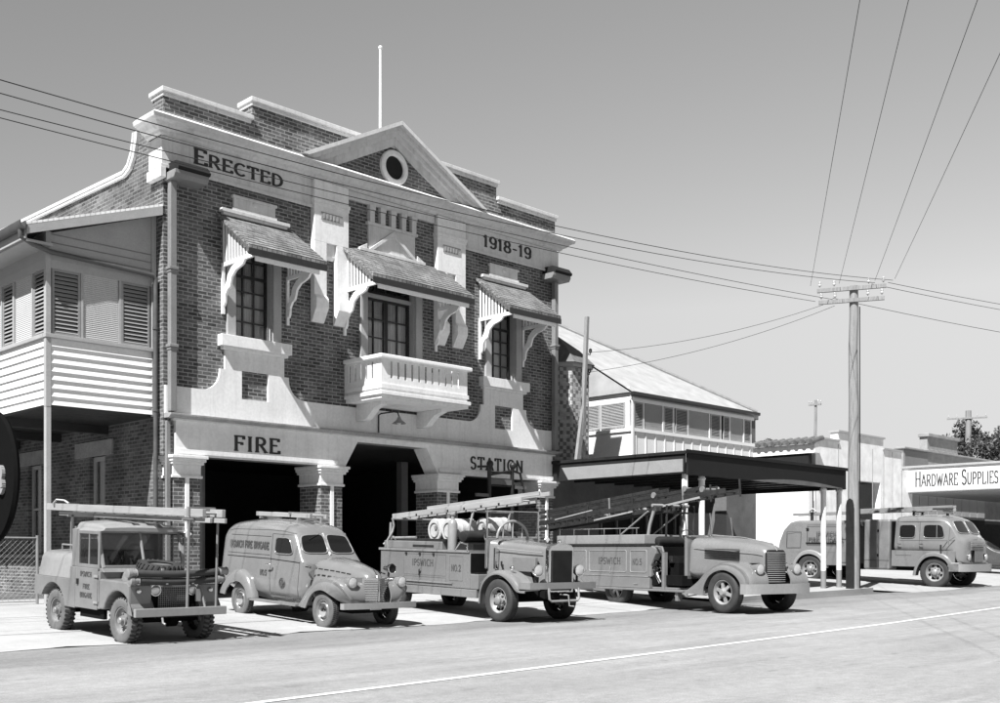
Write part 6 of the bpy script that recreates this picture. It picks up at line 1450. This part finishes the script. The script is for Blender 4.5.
# cab
mb = MB(); mb.box(-0.80, 0.80, 1.50, 1.60, 0.75, 1.86); mb.box(-0.80, 0.80, 1.6, 2.6, 0.75, 0.82); mb.build('scuttle', 'paint', T4, bevel=0.03)
mb = MB()
for pts in ([(-0.80, 1.50, 1.86), (-0.79, 1.58, 2.42)], [(0.80, 1.50, 1.86), (0.79, 1.58, 2.36)], [(0.0, 1.44, 1.88), (0.0, 1.52, 2.46)]): mb.tube(pts, 0.016, 8)
mb.tube([(-0.80, 1.49, 1.87), (0, 1.43, 1.88), (0.80, 1.49, 1.87)], 0.02, 8); sf = mb.build('screen_frame', 'chrome', T4, smooth=50)
for s in (-1, 1):
    mb = MB(); quad_panel(mb, [(s*0.02, 1.44, 1.89), (s*0.79, 1.50, 1.88), (s*0.77, 1.57, 2.36), (s*0.70, 1.57, 2.44), (s*0.02, 1.52, 2.46)], 0.004); mb.build('windscreen_glass', 'clearglass', sf)
mb = MB(); mb.box(-0.78, 0.78, 2.05, 2.62, 1.18, 1.36); mb.loft([[(x, 2.58+0.12*math.cos(2*PI*k/14)*rr, 1.74+0.13*math.sin(2*PI*k/14)*rr) for k in range(14)] for x, rr in ((-0.86, 0.5), (-0.84, 0.85), (-0.76, 1.0), (0.76, 1.0), (0.84, 0.85), (0.86, 0.5))]); mb.build('seat', 'leather', T4, smooth=50)
mb = MB(); mb.box(-0.78, 0.78, 2.4, 2.5, 0.8, 1.6); mb.box(-0.7, 0.7, 1.9, 2.4, 0.8, 1.18); mb.build('seat_box', 'under', T4)
mb = MB(); n = 20; mb.tube([(-0.40+0.23*math.cos(2*PI*k/n), 1.86+0.10*math.sin(2*PI*k/n), 1.84+0.19*math.sin(2*PI*k/n)) for k in range(n+1)], 0.015, 6); mb.tube([(-0.4, 1.86, 1.84), (-0.4, 1.55, 1.5)], 0.02, 6); mb.build('steering_wheel', 'iron', T4, smooth=60)
# body with the scooped front edge around the pump
BP = [(2.62, 0.80), (2.62, 1.10), (2.50, 1.30), (2.42, 1.42), (2.42, 1.56), (2.60, 1.62), (7.05, 1.62), (7.05, 0.80)]
mb = MB(); mb.prism(BP, 'x', -1.03, 1.03); bd4 = mb.build('body', 'paint', T4, bevel=0.03)
mb = MB(); mb.box(-1.045, 1.045, 2.66, 7.06, 0.505, 0.79); mb.build('skirt', 'paint', T4, bevel=0.015)
mb = MB(); mb.box(-1.05, 1.05, 2.60, 7.08, 1.62, 1.67); mb.build('body_rail', 'darkwood', bd4)
mb = MB(); mb.box(-0.98, 0.98, 2.95, 6.9, 1.67, 1.92); mb.build('hose_tray', 'paint_top', bd4, bevel=0.015)
for a, b in ((2.78, 3.45), (3.62, 5.25), (5.4, 6.5)):
    pl = arc(b-0.05, 1.50-0.05, 0.05, 0, 90, 4) + arc(a+0.05, 1.45, 0.05, 90, 180, 4) + arc(a+0.05, 0.97, 0.05, 180, 270, 4) + arc(b-0.05, 0.97, 0.05, 270, 360, 4)
    mb = MB(); mb.tube([(-1.032, y, z) for y, z in pl+pl[:1]], 0.012, 6); mb.build('panel_bead', 'paint_top', bd4, smooth=50)
mb = MB()
for y in (3.2, 5.0): mb.box(-1.06, -1.044, y-0.08, y+0.08, 0.60, 0.625)
mb.tube([(-1.04, 4.30, 0.88), (-1.06, 4.30, 0.98), (-1.04, 4.30, 1.06)], 0.012, 6); mb.box(-1.05, -1.03, 2.7, 6.9, 0.80, 0.83); mb.build('locker_catch', 'metal', bd4)
mb = MB(); mb.lathe([(0.0, 0.0), (0.27, 0.0), (0.27, 0.012), (0.0, 0.012)], (-0.80, 2.42, 1.12), (-1,0,0), 28)
mb.box(-0.82, 0.82, 2.20, 2.60, 0.82, 1.40); pn = mb.build('pump', 'under', T4)
mb = MB()
for dy, dz, r in ((-0.08, 0.06, 0.075), (0.10, 0.08, 0.06), (0.02, -0.12, 0.07), (0.14, -0.08, 0.04)):
    mb.lathe([(r, 0.0), (r, 0.06), (r*0.7, 0.07), (r*0.65, 0.14), (r*0.9, 0.15), (r*0.9, 0.18), (0, 0.18)], (-0.815, 2.42+dy, 1.12+dz), (-1,0,0), 14)
mb.tube([(-0.95, 2.30, 0.66), (-0.97, 2.42, 0.85), (-0.9, 2.5, 1.0)], 0.06, 10); mb.build('pump_valve', 'chrome', pn, smooth=45)
mb = MB(); mb.box(-1.02, -0.90, 2.10, 2.20, 0.5, 1.45); mb.tube([(-1.0, 2.15, 1.45), (-1.0, 2.2, 1.58), (-1.0, 2.45, 1.60)], 0.03, 8); mb.box(-0.98, -0.3, 1.62, 2.6, 0.50, 0.55); mb.build('cab_step', 'paint_dull', T4, bevel=0.015)
lettering('lettering', 'IPSWICH', (-1.031, 4.85, 1.13), (0,-1,0), (0,0,1), 0.17, 'lettergrey', T4, width=0.98, **TXT)
lettering('lettering', 'NO.5', (-1.031, 3.36, 1.12), (0,-1,0), (0,0,1), 0.15, 'lettergrey', T4, width=0.38, **TXT)
# gallows
mb = MB()
for x in (-0.55, 0.60):
    mb.tube([(x, 3.35, 1.67), (x, 3.22, 2.2), (x+0.05*(1 if x < 0 else -1), 3.05, 2.72)], 0.045, 8)
    mb.tube([(x, 4.9, 1.7), (x, 3.3, 2.55)], 0.022, 8)
mb.tube([(-0.62, 3.05, 2.70), (0.66, 3.05, 2.70)], 0.045, 8); mb.build('ladder_gallows', 'paint_top', T4, smooth=50)
mb = MB()
for x in (-0.4, 0.1, 0.55):
    mb.tube([(x, 2.75, 1.67), (x+0.03, 2.75, 2.7)], 0.03, 6)
mb.tube([(-0.5, 2.75, 2.5), (0.6, 2.75, 2.5)], 0.03, 6); mb.build('reel_stand', 'iron', T4)
mb = MB()
for k in range(6): mb.tube([(-0.95, 3.3+k*0.7, 1.92), (-0.95, 3.3+k*0.7, 2.12)], 0.014, 6)
mb.tube([(-0.95, 3.2, 2.10), (-0.95, 6.9, 2.10)], 0.014, 6); mb.build('hand_rail', 'chrome', T4, smooth=50)
W4 = hilo(T4)
def nest(t, d, sd, up, L):
    for i, (off, h, a, b) in enumerate(((0.20, 0.17, 0.4, L-0.7), (0.16, 0.32, 0.2, L-2.4), (0.22, -0.17, 0.2, L-1.9))):
        for s in (-1, 1):
            mb = MB(); mb.bar(d*a + sd*s*off + up*h, d*b + sd*s*off + up*h, 0.05, 0.085, up=up); mb.build('section_rail', 'darkladder', t, bevel=0.006)
    for k in range(9):
        q = 0.8+k*0.95; mb = MB(); mb.bar(d*q - sd*0.27 - up*0.20, d*q - sd*0.27 + up*(0.34 if q < L-2.4 else 0.2), 0.03, 0.035, up=d); mb.build('section_clamp', 'metal' if k % 3 == 0 else 'darkladder', t)
    for q, h, m in ((L-0.75, 0.13, 'metal'), (L-1.35, 0.22, 'metal'), (L-2.5, 0.20, 'metal'), (L-3.4, -0.05, 'metal'), (L-5.0, -0.02, 'metal')):
        mb = MB(); mb.lathe([(0.0, -0.26), (0.075, -0.26), (0.075, -0.22), (0.03, -0.2), (0.03, 0.2), (0.075, 0.22), (0.075, 0.26), (0, 0.26)], d*q + up*h, sd, 14); mb.build('pulley', m, t, smooth=40)
    for qa, qb, ha, hb_, wd_, ht_ in ((L-2.2, L-0.8, -0.12, -0.06, 0.03, 0.05), (1.2, 2.9, 0.02, 0.10, 0.03, 0.03), (3.0, 4.6, -0.18, -0.12, 0.04, 0.04)): MB().bar(d*qa - sd*0.29 + up*ha, d*qb - sd*0.28 + up*hb_, wd_, ht_, up=up).build('handling_pole', 'ladderwood', t)
ladder('escape_ladder', 'long dark telescopic escape ladder raked up over the bonneted fire engine', W4(0.05, 9.3, 2.30), W4(0.05, 0.75, 3.0), 0.52, 0.12, 26, 'darkladder', extra=(nest,), side=(1, -0.2, 0))

# ---------------------------------------------------------------- 5. the forward control crew cab engine
T5 = thing('crew_cab_engine', 'flat nosed crew cab fire engine with a locker body, parked beyond the power pole', 'fire engine', (26.55, -6.2, 0.245), (math.atan(0.018), 0, R(-1.5)), 'fire vehicles drawn up on the forecourt', 1.09)
for x in (-0.90, 0.90):
    wheel(T5, x, 0, 0.49, 0.25, 'disc'); wheel(T5, x, 4.4, 0.49, 0.28, 'disc')
mb = MB(); mb.box(-0.45, 0.45, -0.5, 5.6, 0.5, 0.7); mb.tube([(-0.8, 0, 0.49), (0.8, 0, 0.49)], 0.07, 8); mb.tube([(-0.8, 4.4, 0.49), (0.8, 4.4, 0.49)], 0.09, 8); mb.box(-0.75, 0.75, -0.6, 5.5, 0.62, 1.0); mb.build('chassis', 'under', T5)
cab = [(-0.90, 0.74, 0.66, 0.66, 1.52, 0.20, 0.05), (-0.84, 0.90, 0.80, 0.66, 1.58, 0.22, 0.06), (-0.72, 1.0, 0.90, 0.66, 1.62, 0.18, 0.06), (-0.66, 1.02, 0.91, 0.70, 1.70, 0.17, 0.06), (-0.60, 1.03, 0.92, 0.97, 1.78, 0.16, 0.05), (-0.42, 1.04, 0.88, 0.97, 2.10, 0.18, 0.05), (-0.22, 1.05, 0.90, 0.97, 2.22, 0.20, 0.06), (0.2, 1.05, 0.93, 0.97, 2.28, 0.20, 0.06), (1.1, 1.05, 0.94, 0.97, 2.28, 0.20, 0.06), (1.36, 1.04, 0.92, 0.97, 2.24, 0.22, 0.05), (1.42, 1.0, 0.86, 0.97, 2.18, 0.22, 0.03)]
cb5 = shell(cab).build('cab', 'paint', T5, smooth=50); cb5.modifiers.new('sub', 'SUBSURF').levels = 1
TC = bvh_of(cb5)
P5 = smoothline([(-0.66, 0.52), (-0.60, 0.78), (-0.40, 1.02), (-0.05, 1.13), (0.30, 1.06), (0.55, 0.82), (0.66, 0.55), (0.70, 0.36)], 24); Q5 = smoothline([(-0.54, 0.52), (-0.48, 0.72), (-0.32, 0.90), (-0.03, 0.99), (0.26, 0.93), (0.46, 0.74), (0.55, 0.53), (0.58, 0.36)], 24)
P6 = [(y+4.4+0.0, z) for y, z in P5]; Q6 = [(y+4.4, z) for y, z in Q5]
for s in (-1, 1):
    fender(MB(), P5, Q5, s*0.70, s*1.10, 0.07).build('front_wing', 'paint', T5, smooth=60)
    mb = MB(); mb.prism([(1.42, 0.64), (1.42, 1.16), (-0.66, 1.16), (-0.66, 0.66), (-0.53, 0.62)] + circ(0, 0.49, 0.545, 165, 15, 14) + [(0.56, 0.64)], 'x', min(s*1.0, s*1.056), max(s*1.0, s*1.056)); mb.build('cab_side', 'paint', T5, bevel=0.012)
    inn = (-s, 0, 0)
    drape_pane('side_window', TC, [(s, -0.30, 1.56), (s, 0.40, 1.56), (s, 0.40, 1.98), (s, -0.18, 1.98)], inn, 'carglass', T5, 0.010, 6, 6, 'paint', 0.016)
    drape_pane('side_window', TC, [(s, 0.66, 1.56), (s, 1.20, 1.56), (s, 1.20, 1.98), (s, 0.66, 1.98)], inn, 'carglass', T5, 0.010, 6, 6, 'paint', 0.016)
    mb = MB(); drape_line(mb, TC, [(s, -0.04, 1.56), (s, -0.02, 1.98)], inn, 0.012, 0.012); mb.build('quarter_light_bar', 'paint', T5)
    mb = MB()
    for y in (-0.42, 0.52, 1.28): drape_line(mb, TC, [(s, y, 1.1), (s, y, 2.08)], inn, 0.005)
    drape_line(mb, TC, [(s, -0.6, 1.48), (s, 1.36, 1.48)], inn, 0.005); drape_line(mb, TC, [(s, -0.42, 2.08), (s, 1.3, 2.08)], inn, 0.008)
    mb.tube([(s*1.056, -0.42, 0.85), (s*1.056, -0.42, 1.15)], 0.005, 5); mb.tube([(s*1.056, 0.75, 1.0), (s*1.056, 1.28, 1.0), (s*1.056, 1.28, 1.15)], 0.005, 5)
    mb.build('door_shut_line', 'under', T5)
    for y in (0.48, 1.20):
        mb = MB(); mb.tube([(s*1.06, y, 1.38), (s*1.09, y, 1.37), (s*1.09, y-0.12, 1.36)], 0.014, 6); mb.build('door_handle', 'chrome', T5, smooth=50)
    mb = MB(); mb.tube([(s*1.0, -0.62, 1.60), (s*1.12, -0.45, 1.45), (s*1.12, -0.30, 1.25)], 0.012, 6); mb.box(min(s*1.10, s*1.14), max(s*1.10, s*1.14), -0.26, -0.22, 1.15, 1.35); mb.build('trafficator', 'iron', T5)
    drape_pane('windscreen_pane', TC, [(s*0.04, -0.9, 1.72), (s*0.80, -0.9, 1.72), (s*0.72, -0.9, 2.10), (s*0.04, -0.9, 2.13)], (0, 1, 0), 'carglass', T5, 0.014, 10, 8, 'paint_top', 0.018, 'windscreen_rubber')
    headlamp(T5, (s*0.62, -0.93, 0.98), 0.105, (0, -1, 0), 'chrome', 0.10)
    mb = MB(); mb.box(min(s*0.80, s*1.09), max(s*0.80, s*1.09), -0.80, -0.45, 0.66, 0.80); mb.build('side_step', 'paint_top', T5, bevel=0.02)
    # locker between the cab and the body
    mb = MB(); mb.box(min(s*0.5, s*1.07), max(s*0.5, s*1.07), 1.48, 2.38, 0.52, 2.16); lk = mb.build('locker', 'paint_dull', T5, bevel=0.06)
    mb = MB(); groove(mb, [(s*1.072, 1.85, 0.60), (s*1.072, 1.85, 2.08)]); groove(mb, [(s*1.072, 1.5, 0.82), (s*1.072, 2.36, 0.82)]); mb.box(min(s*1.07, s*1.09), max(s*1.07, s*1.09), 1.86, 1.90, 0.95, 1.03); mb.box(min(s*1.07, s*1.09), max(s*1.07, s*1.09), 1.86, 1.90, 1.75, 1.83); mb.build('locker_shut_line', 'under', lk)
mb = MB(); mb.loft([[(x, y, z) for z in (0.52, 0.56, 0.72, 0.76)] + [(x, y+0.05, z) for z in (0.76, 0.52)] for x, y in [(-1.12, -0.55), (-1.12, -0.86), (-1.0, -0.96), (-0.5, -1.02), (0.5, -1.02), (1.0, -0.96), (1.12, -0.86), (1.12, -0.55)]]); mb.build('bumper', 'paint_top', T5, smooth=35)
mb = MB(); mb.box(-0.34, 0.34, -0.965, -0.90, 0.80, 1.32); gr = mb.build('grille', 'dark', T5, bevel=0.02)
mb = MB()
for k in range(5): mb.box(-0.55, 0.55, -0.975, -0.93, 1.20+k*0.055, 1.225+k*0.055)
for k in range(9): mb.box(-0.30+k*0.075-0.008, -0.30+k*0.075+0.008, -0.975, -0.966, 0.82, 1.18)
mb.build('grille_bar', 'metal', gr)
mb = MB(); mb.box(-0.16, 0.16, -0.97, -0.94, 1.52, 1.56); mb.lathe([(0.04, 0), (0.03, 0.02), (0, 0.03)], (0.5, -0.93, 1.36), (0,-1,0), 12); mb.build('badge', 'chrome', T5)
# rear body
body = [(2.62, 1.04, 0.98, 1.06, 2.14, 0.10, 0.03), (5.0, 1.04, 0.98, 1.06, 2.14, 0.10, 0.03), (5.25, 1.03, 0.96, 1.06, 2.08, 0.14, 0.03), (5.50, 1.02, 0.94, 1.06, 1.86, 0.16, 0.02), (5.66, 1.0, 0.92, 1.06, 1.50, 0.16, 0.01)]
bd5 = shell(body).build('body', 'paint', T5, smooth=40)
for s in (-1, 1):
    fender(MB(), P6, Q6, s*0.9, s*1.09, 0.05).build('rear_wing', 'paint_top', T5, smooth=60)
    mb = MB(); mb.prism([(2.62, 0.62), (2.62, 1.075), (5.6, 1.075), (5.6, 0.66), (4.96, 0.62)] + circ(4.4, 0.49, 0.545, 15, 165, 14) + [(3.84, 0.62)], 'x', min(s*0.98, s*1.036), max(s*0.98, s*1.036)); mb.build('body_side', 'paint', T5)
mb = MB()
for a, b, z0, z1 in ((2.75, 3.35, 0.72, 1.50), (3.4, 4.5, 1.3, 1.98), (4.75, 5.3, 1.2, 1.75)):
    groove(mb, [(-1.044, a, z0), (-1.044, b, z0)]); groove(mb, [(-1.026, a, z1), (-1.026, b, z1)]); groove(mb, [(-1.044, a, z0), (-1.028, a, z1)]); groove(mb, [(-1.044, b, z0), (-1.028, b, z1)])
mb.build('locker_shut_line', 'under', bd5)
mb = MB(); mb.box(-1.055, -1.035, 3.2, 4.55, 1.36, 1.385)
for y in (3.3, 3.9, 4.5): mb.box(-1.05, -1.02, y-0.05, y+0.05, 1.84, 1.88)
mb.tube([(-1.03, 3.95, 1.45+0.08*math.cos(k*PI/6)) if False else (-1.045, 3.9+0.06*math.cos(k*PI/6), 1.46+0.06*math.sin(k*PI/6)) for k in range(13)], 0.012, 5); mb.build('locker_catch', 'iron', bd5)
lettering('lettering', 'IPSWICH', (-1.042, 4.15, 1.62), (0,-1,0), (0.04,0,0.999), 0.13, 'lettergrey', T5, width=0.75, **TXT)
lettering('lettering', 'FIRE BRIGADE', (-1.047, 4.45, 1.42), (0,-1,0), (0.04,0,0.999), 0.13, 'lettergrey', T5, width=1.3, **TXT)
mb = MB(); mb.box(-0.95, 0.95, 1.44, 2.40, 0.9, 2.1); mb.box(-0.9, 0.9, 2.38, 2.62, 0.7, 1.95); mb.build('crew_bulkhead', 'under', T5)
for y in (0.9, 4.6):
    mb = MB(); mb.box(-0.62, -0.58, y-0.03, y+0.03, 2.10, 2.42); mb.box(-0.02, 0.02, y-0.03, y+0.03, 2.10, 2.42); mb.box(-0.68, 0.08, y-0.03, y+0.03, 2.40, 2.44)
    mb.build('roof_rack', 'iron', T5)
mb = MB(); mb.lathe([(0.0, -0.2), (0.07, -0.19), (0.08, -0.05), (0.10, 0.08), (0.12, 0.16), (0.10, 0.165), (0.0, 0.10)], (-0.1, -0.05, 2.44), (0,-1,0), 16); mb.box(-0.14, -0.06, -0.05, 0.05, 2.3, 2.38); mb.build('siren', 'chrome', T5, smooth=45)
W5 = hilo(T5)
def second5(t, d, sd, up, L):
    for s in (-1, 1):
        mb = MB(); mb.bar(d*2.6 + sd*s*0.14 + up*0.09, d*(L+0.7) + sd*s*0.14 + up*0.09, 0.045, 0.07, up=up); mb.build('upper_rail', 'midtimber', t, bevel=0.005)
    mb = MB(); mb.tube([d*0.7 - sd*0.2 + up*0.10, d*0.85 - sd*0.2 + up*0.20, d*1.0 - sd*0.2 + up*0.10, d*0.85 - sd*0.2 + up*0.03], 0.03, 6); mb.build('rope_loop', 'canvas', t, smooth=60)
ladder('ladder', 'long grey ladder racked on the roof of the crew cab engine', W5(-0.30, 5.4, 2.36), W5(-0.30, 0.35, 2.48), 0.38, 0.10, 14, 'midtimber', extra=(second5,))

# ---------------------------------------------------------------- dark wheeled escape standing before the third bay
es = thing('wheeled_escape', 'dark iron frame of a wheeled escape standing upright in front of the third bay', 'ladder frame', (9.75, -0.75, gz(9.75, -0.75)), (0, 0, 0))
mb = MB()
for x in (-0.45, 0.45): mb.tube([(x, 0, 0.0), (x, 0, 3.30), (x-0.03, -0.06, 3.52)], 0.055, 8); mb.sphere((x-0.02, -0.05, 3.50), 0.10)
mb.tube([(-0.9, 0, 3.40), (-0.6, -0.1, 3.42), (-0.45, 0, 3.2), (0.45, 0, 3.36), (0.72, -0.05, 3.3), (0.95, 0, 2.7)], 0.035, 8); mb.build('frame', 'iron', es, smooth=50)
for k in range(9):
    mb = MB(); mb.tube([(-0.45, 0, 0.4+k*0.36), (0.45, 0, 0.4+k*0.36)], 0.028, 6); mb.build('rung', 'iron', es, smooth=50)
mb = MB(); mb.box(-0.40, 0.40, -0.03, 0.03, 2.95, 3.10); mb.box(-0.95, -0.5, -0.04, 0.04, 2.6, 2.68); mb.box(0.55, 1.0, -0.04, 0.04, 2.86, 2.94); mb.build('cross_plate', 'concrete_wall', es)
for s in (-1, 1):
    mb = MB(); n = 24; mb.tube([(s*0.62, 0.45*math.cos(2*PI*k/n), 0.47+0.45*math.sin(2*PI*k/n)) for k in range(n+1)], 0.035, 6)
    for k in range(6): mb.tube([(s*0.62, 0, 0.47), (s*0.62, 0.45*math.cos(2*PI*k/6), 0.47+0.45*math.sin(2*PI*k/6))], 0.02, 6)
    mb.build('carriage_wheel', 'iron', es, smooth=50)

# ---------------------------------------------------------------- dark parked car at the right edge, beyond the crew cab engine
pc = thing('parked_car', 'dark parked saloon car cut off by the right edge under the hardware awning', 'car', (38.2, -4.4, gz(38.2, -4.4)), (0, 0, R(4)))
for x in (-0.68, 0.68):
    for y in (0, 2.7): wheel(pc, x, y, 0.33, 0.165, 'car')
M['carpaint'] = gmat('dark_car_paint', 0.10, 0.25, 0.1, 1.5, coat=0.8)
o = shell([(-0.72, 0.50, 0.42, 0.36, 0.78, 0.16, 0.02), (-0.6, 0.70, 0.58, 0.32, 0.92, 0.2, 0.03), (0.2, 0.80, 0.66, 0.30, 1.02, 0.2, 0.03), (0.85, 0.82, 0.70, 0.30, 1.06, 0.16, 0.03), (1.25, 0.82, 0.58, 0.30, 1.45, 0.16, 0.04), (1.6, 0.82, 0.58, 0.30, 1.54, 0.18, 0.05), (2.5, 0.82, 0.58, 0.30, 1.52, 0.18, 0.05), (3.1, 0.80, 0.56, 0.32, 1.18, 0.2, 0.04), (3.7, 0.70, 0.5, 0.36, 0.9, 0.2, 0.02)]).build('body', 'carpaint', pc, smooth=50); o.modifiers.new('sub', 'SUBSURF').levels = 1
TP = bvh_of(o)
for s in (-1, 1):
    headlamp(pc, (s*0.56, -0.70, 0.72), 0.10, (0, -1, 0), 'chrome', 0.14)
    drape_pane('side_window', TP, [(s, 1.35, 1.10), (s, 2.7, 1.10), (s, 2.5, 1.40), (s, 1.5, 1.40)], (-s, 0, 0), 'carglass', pc, 0.01)
drape_pane('windscreen_pane', TP, [(-0.55, 0.5, 1.10), (0.55, 0.5, 1.10), (0.48, 0.5, 1.42), (-0.48, 0.5, 1.42)], (0, 1, 0), 'carglass', pc, 0.012)
MB().box(-0.80, 0.80, -0.88, -0.80, 0.36, 0.48).build('bumper', 'chrome', pc, bevel=0.03)
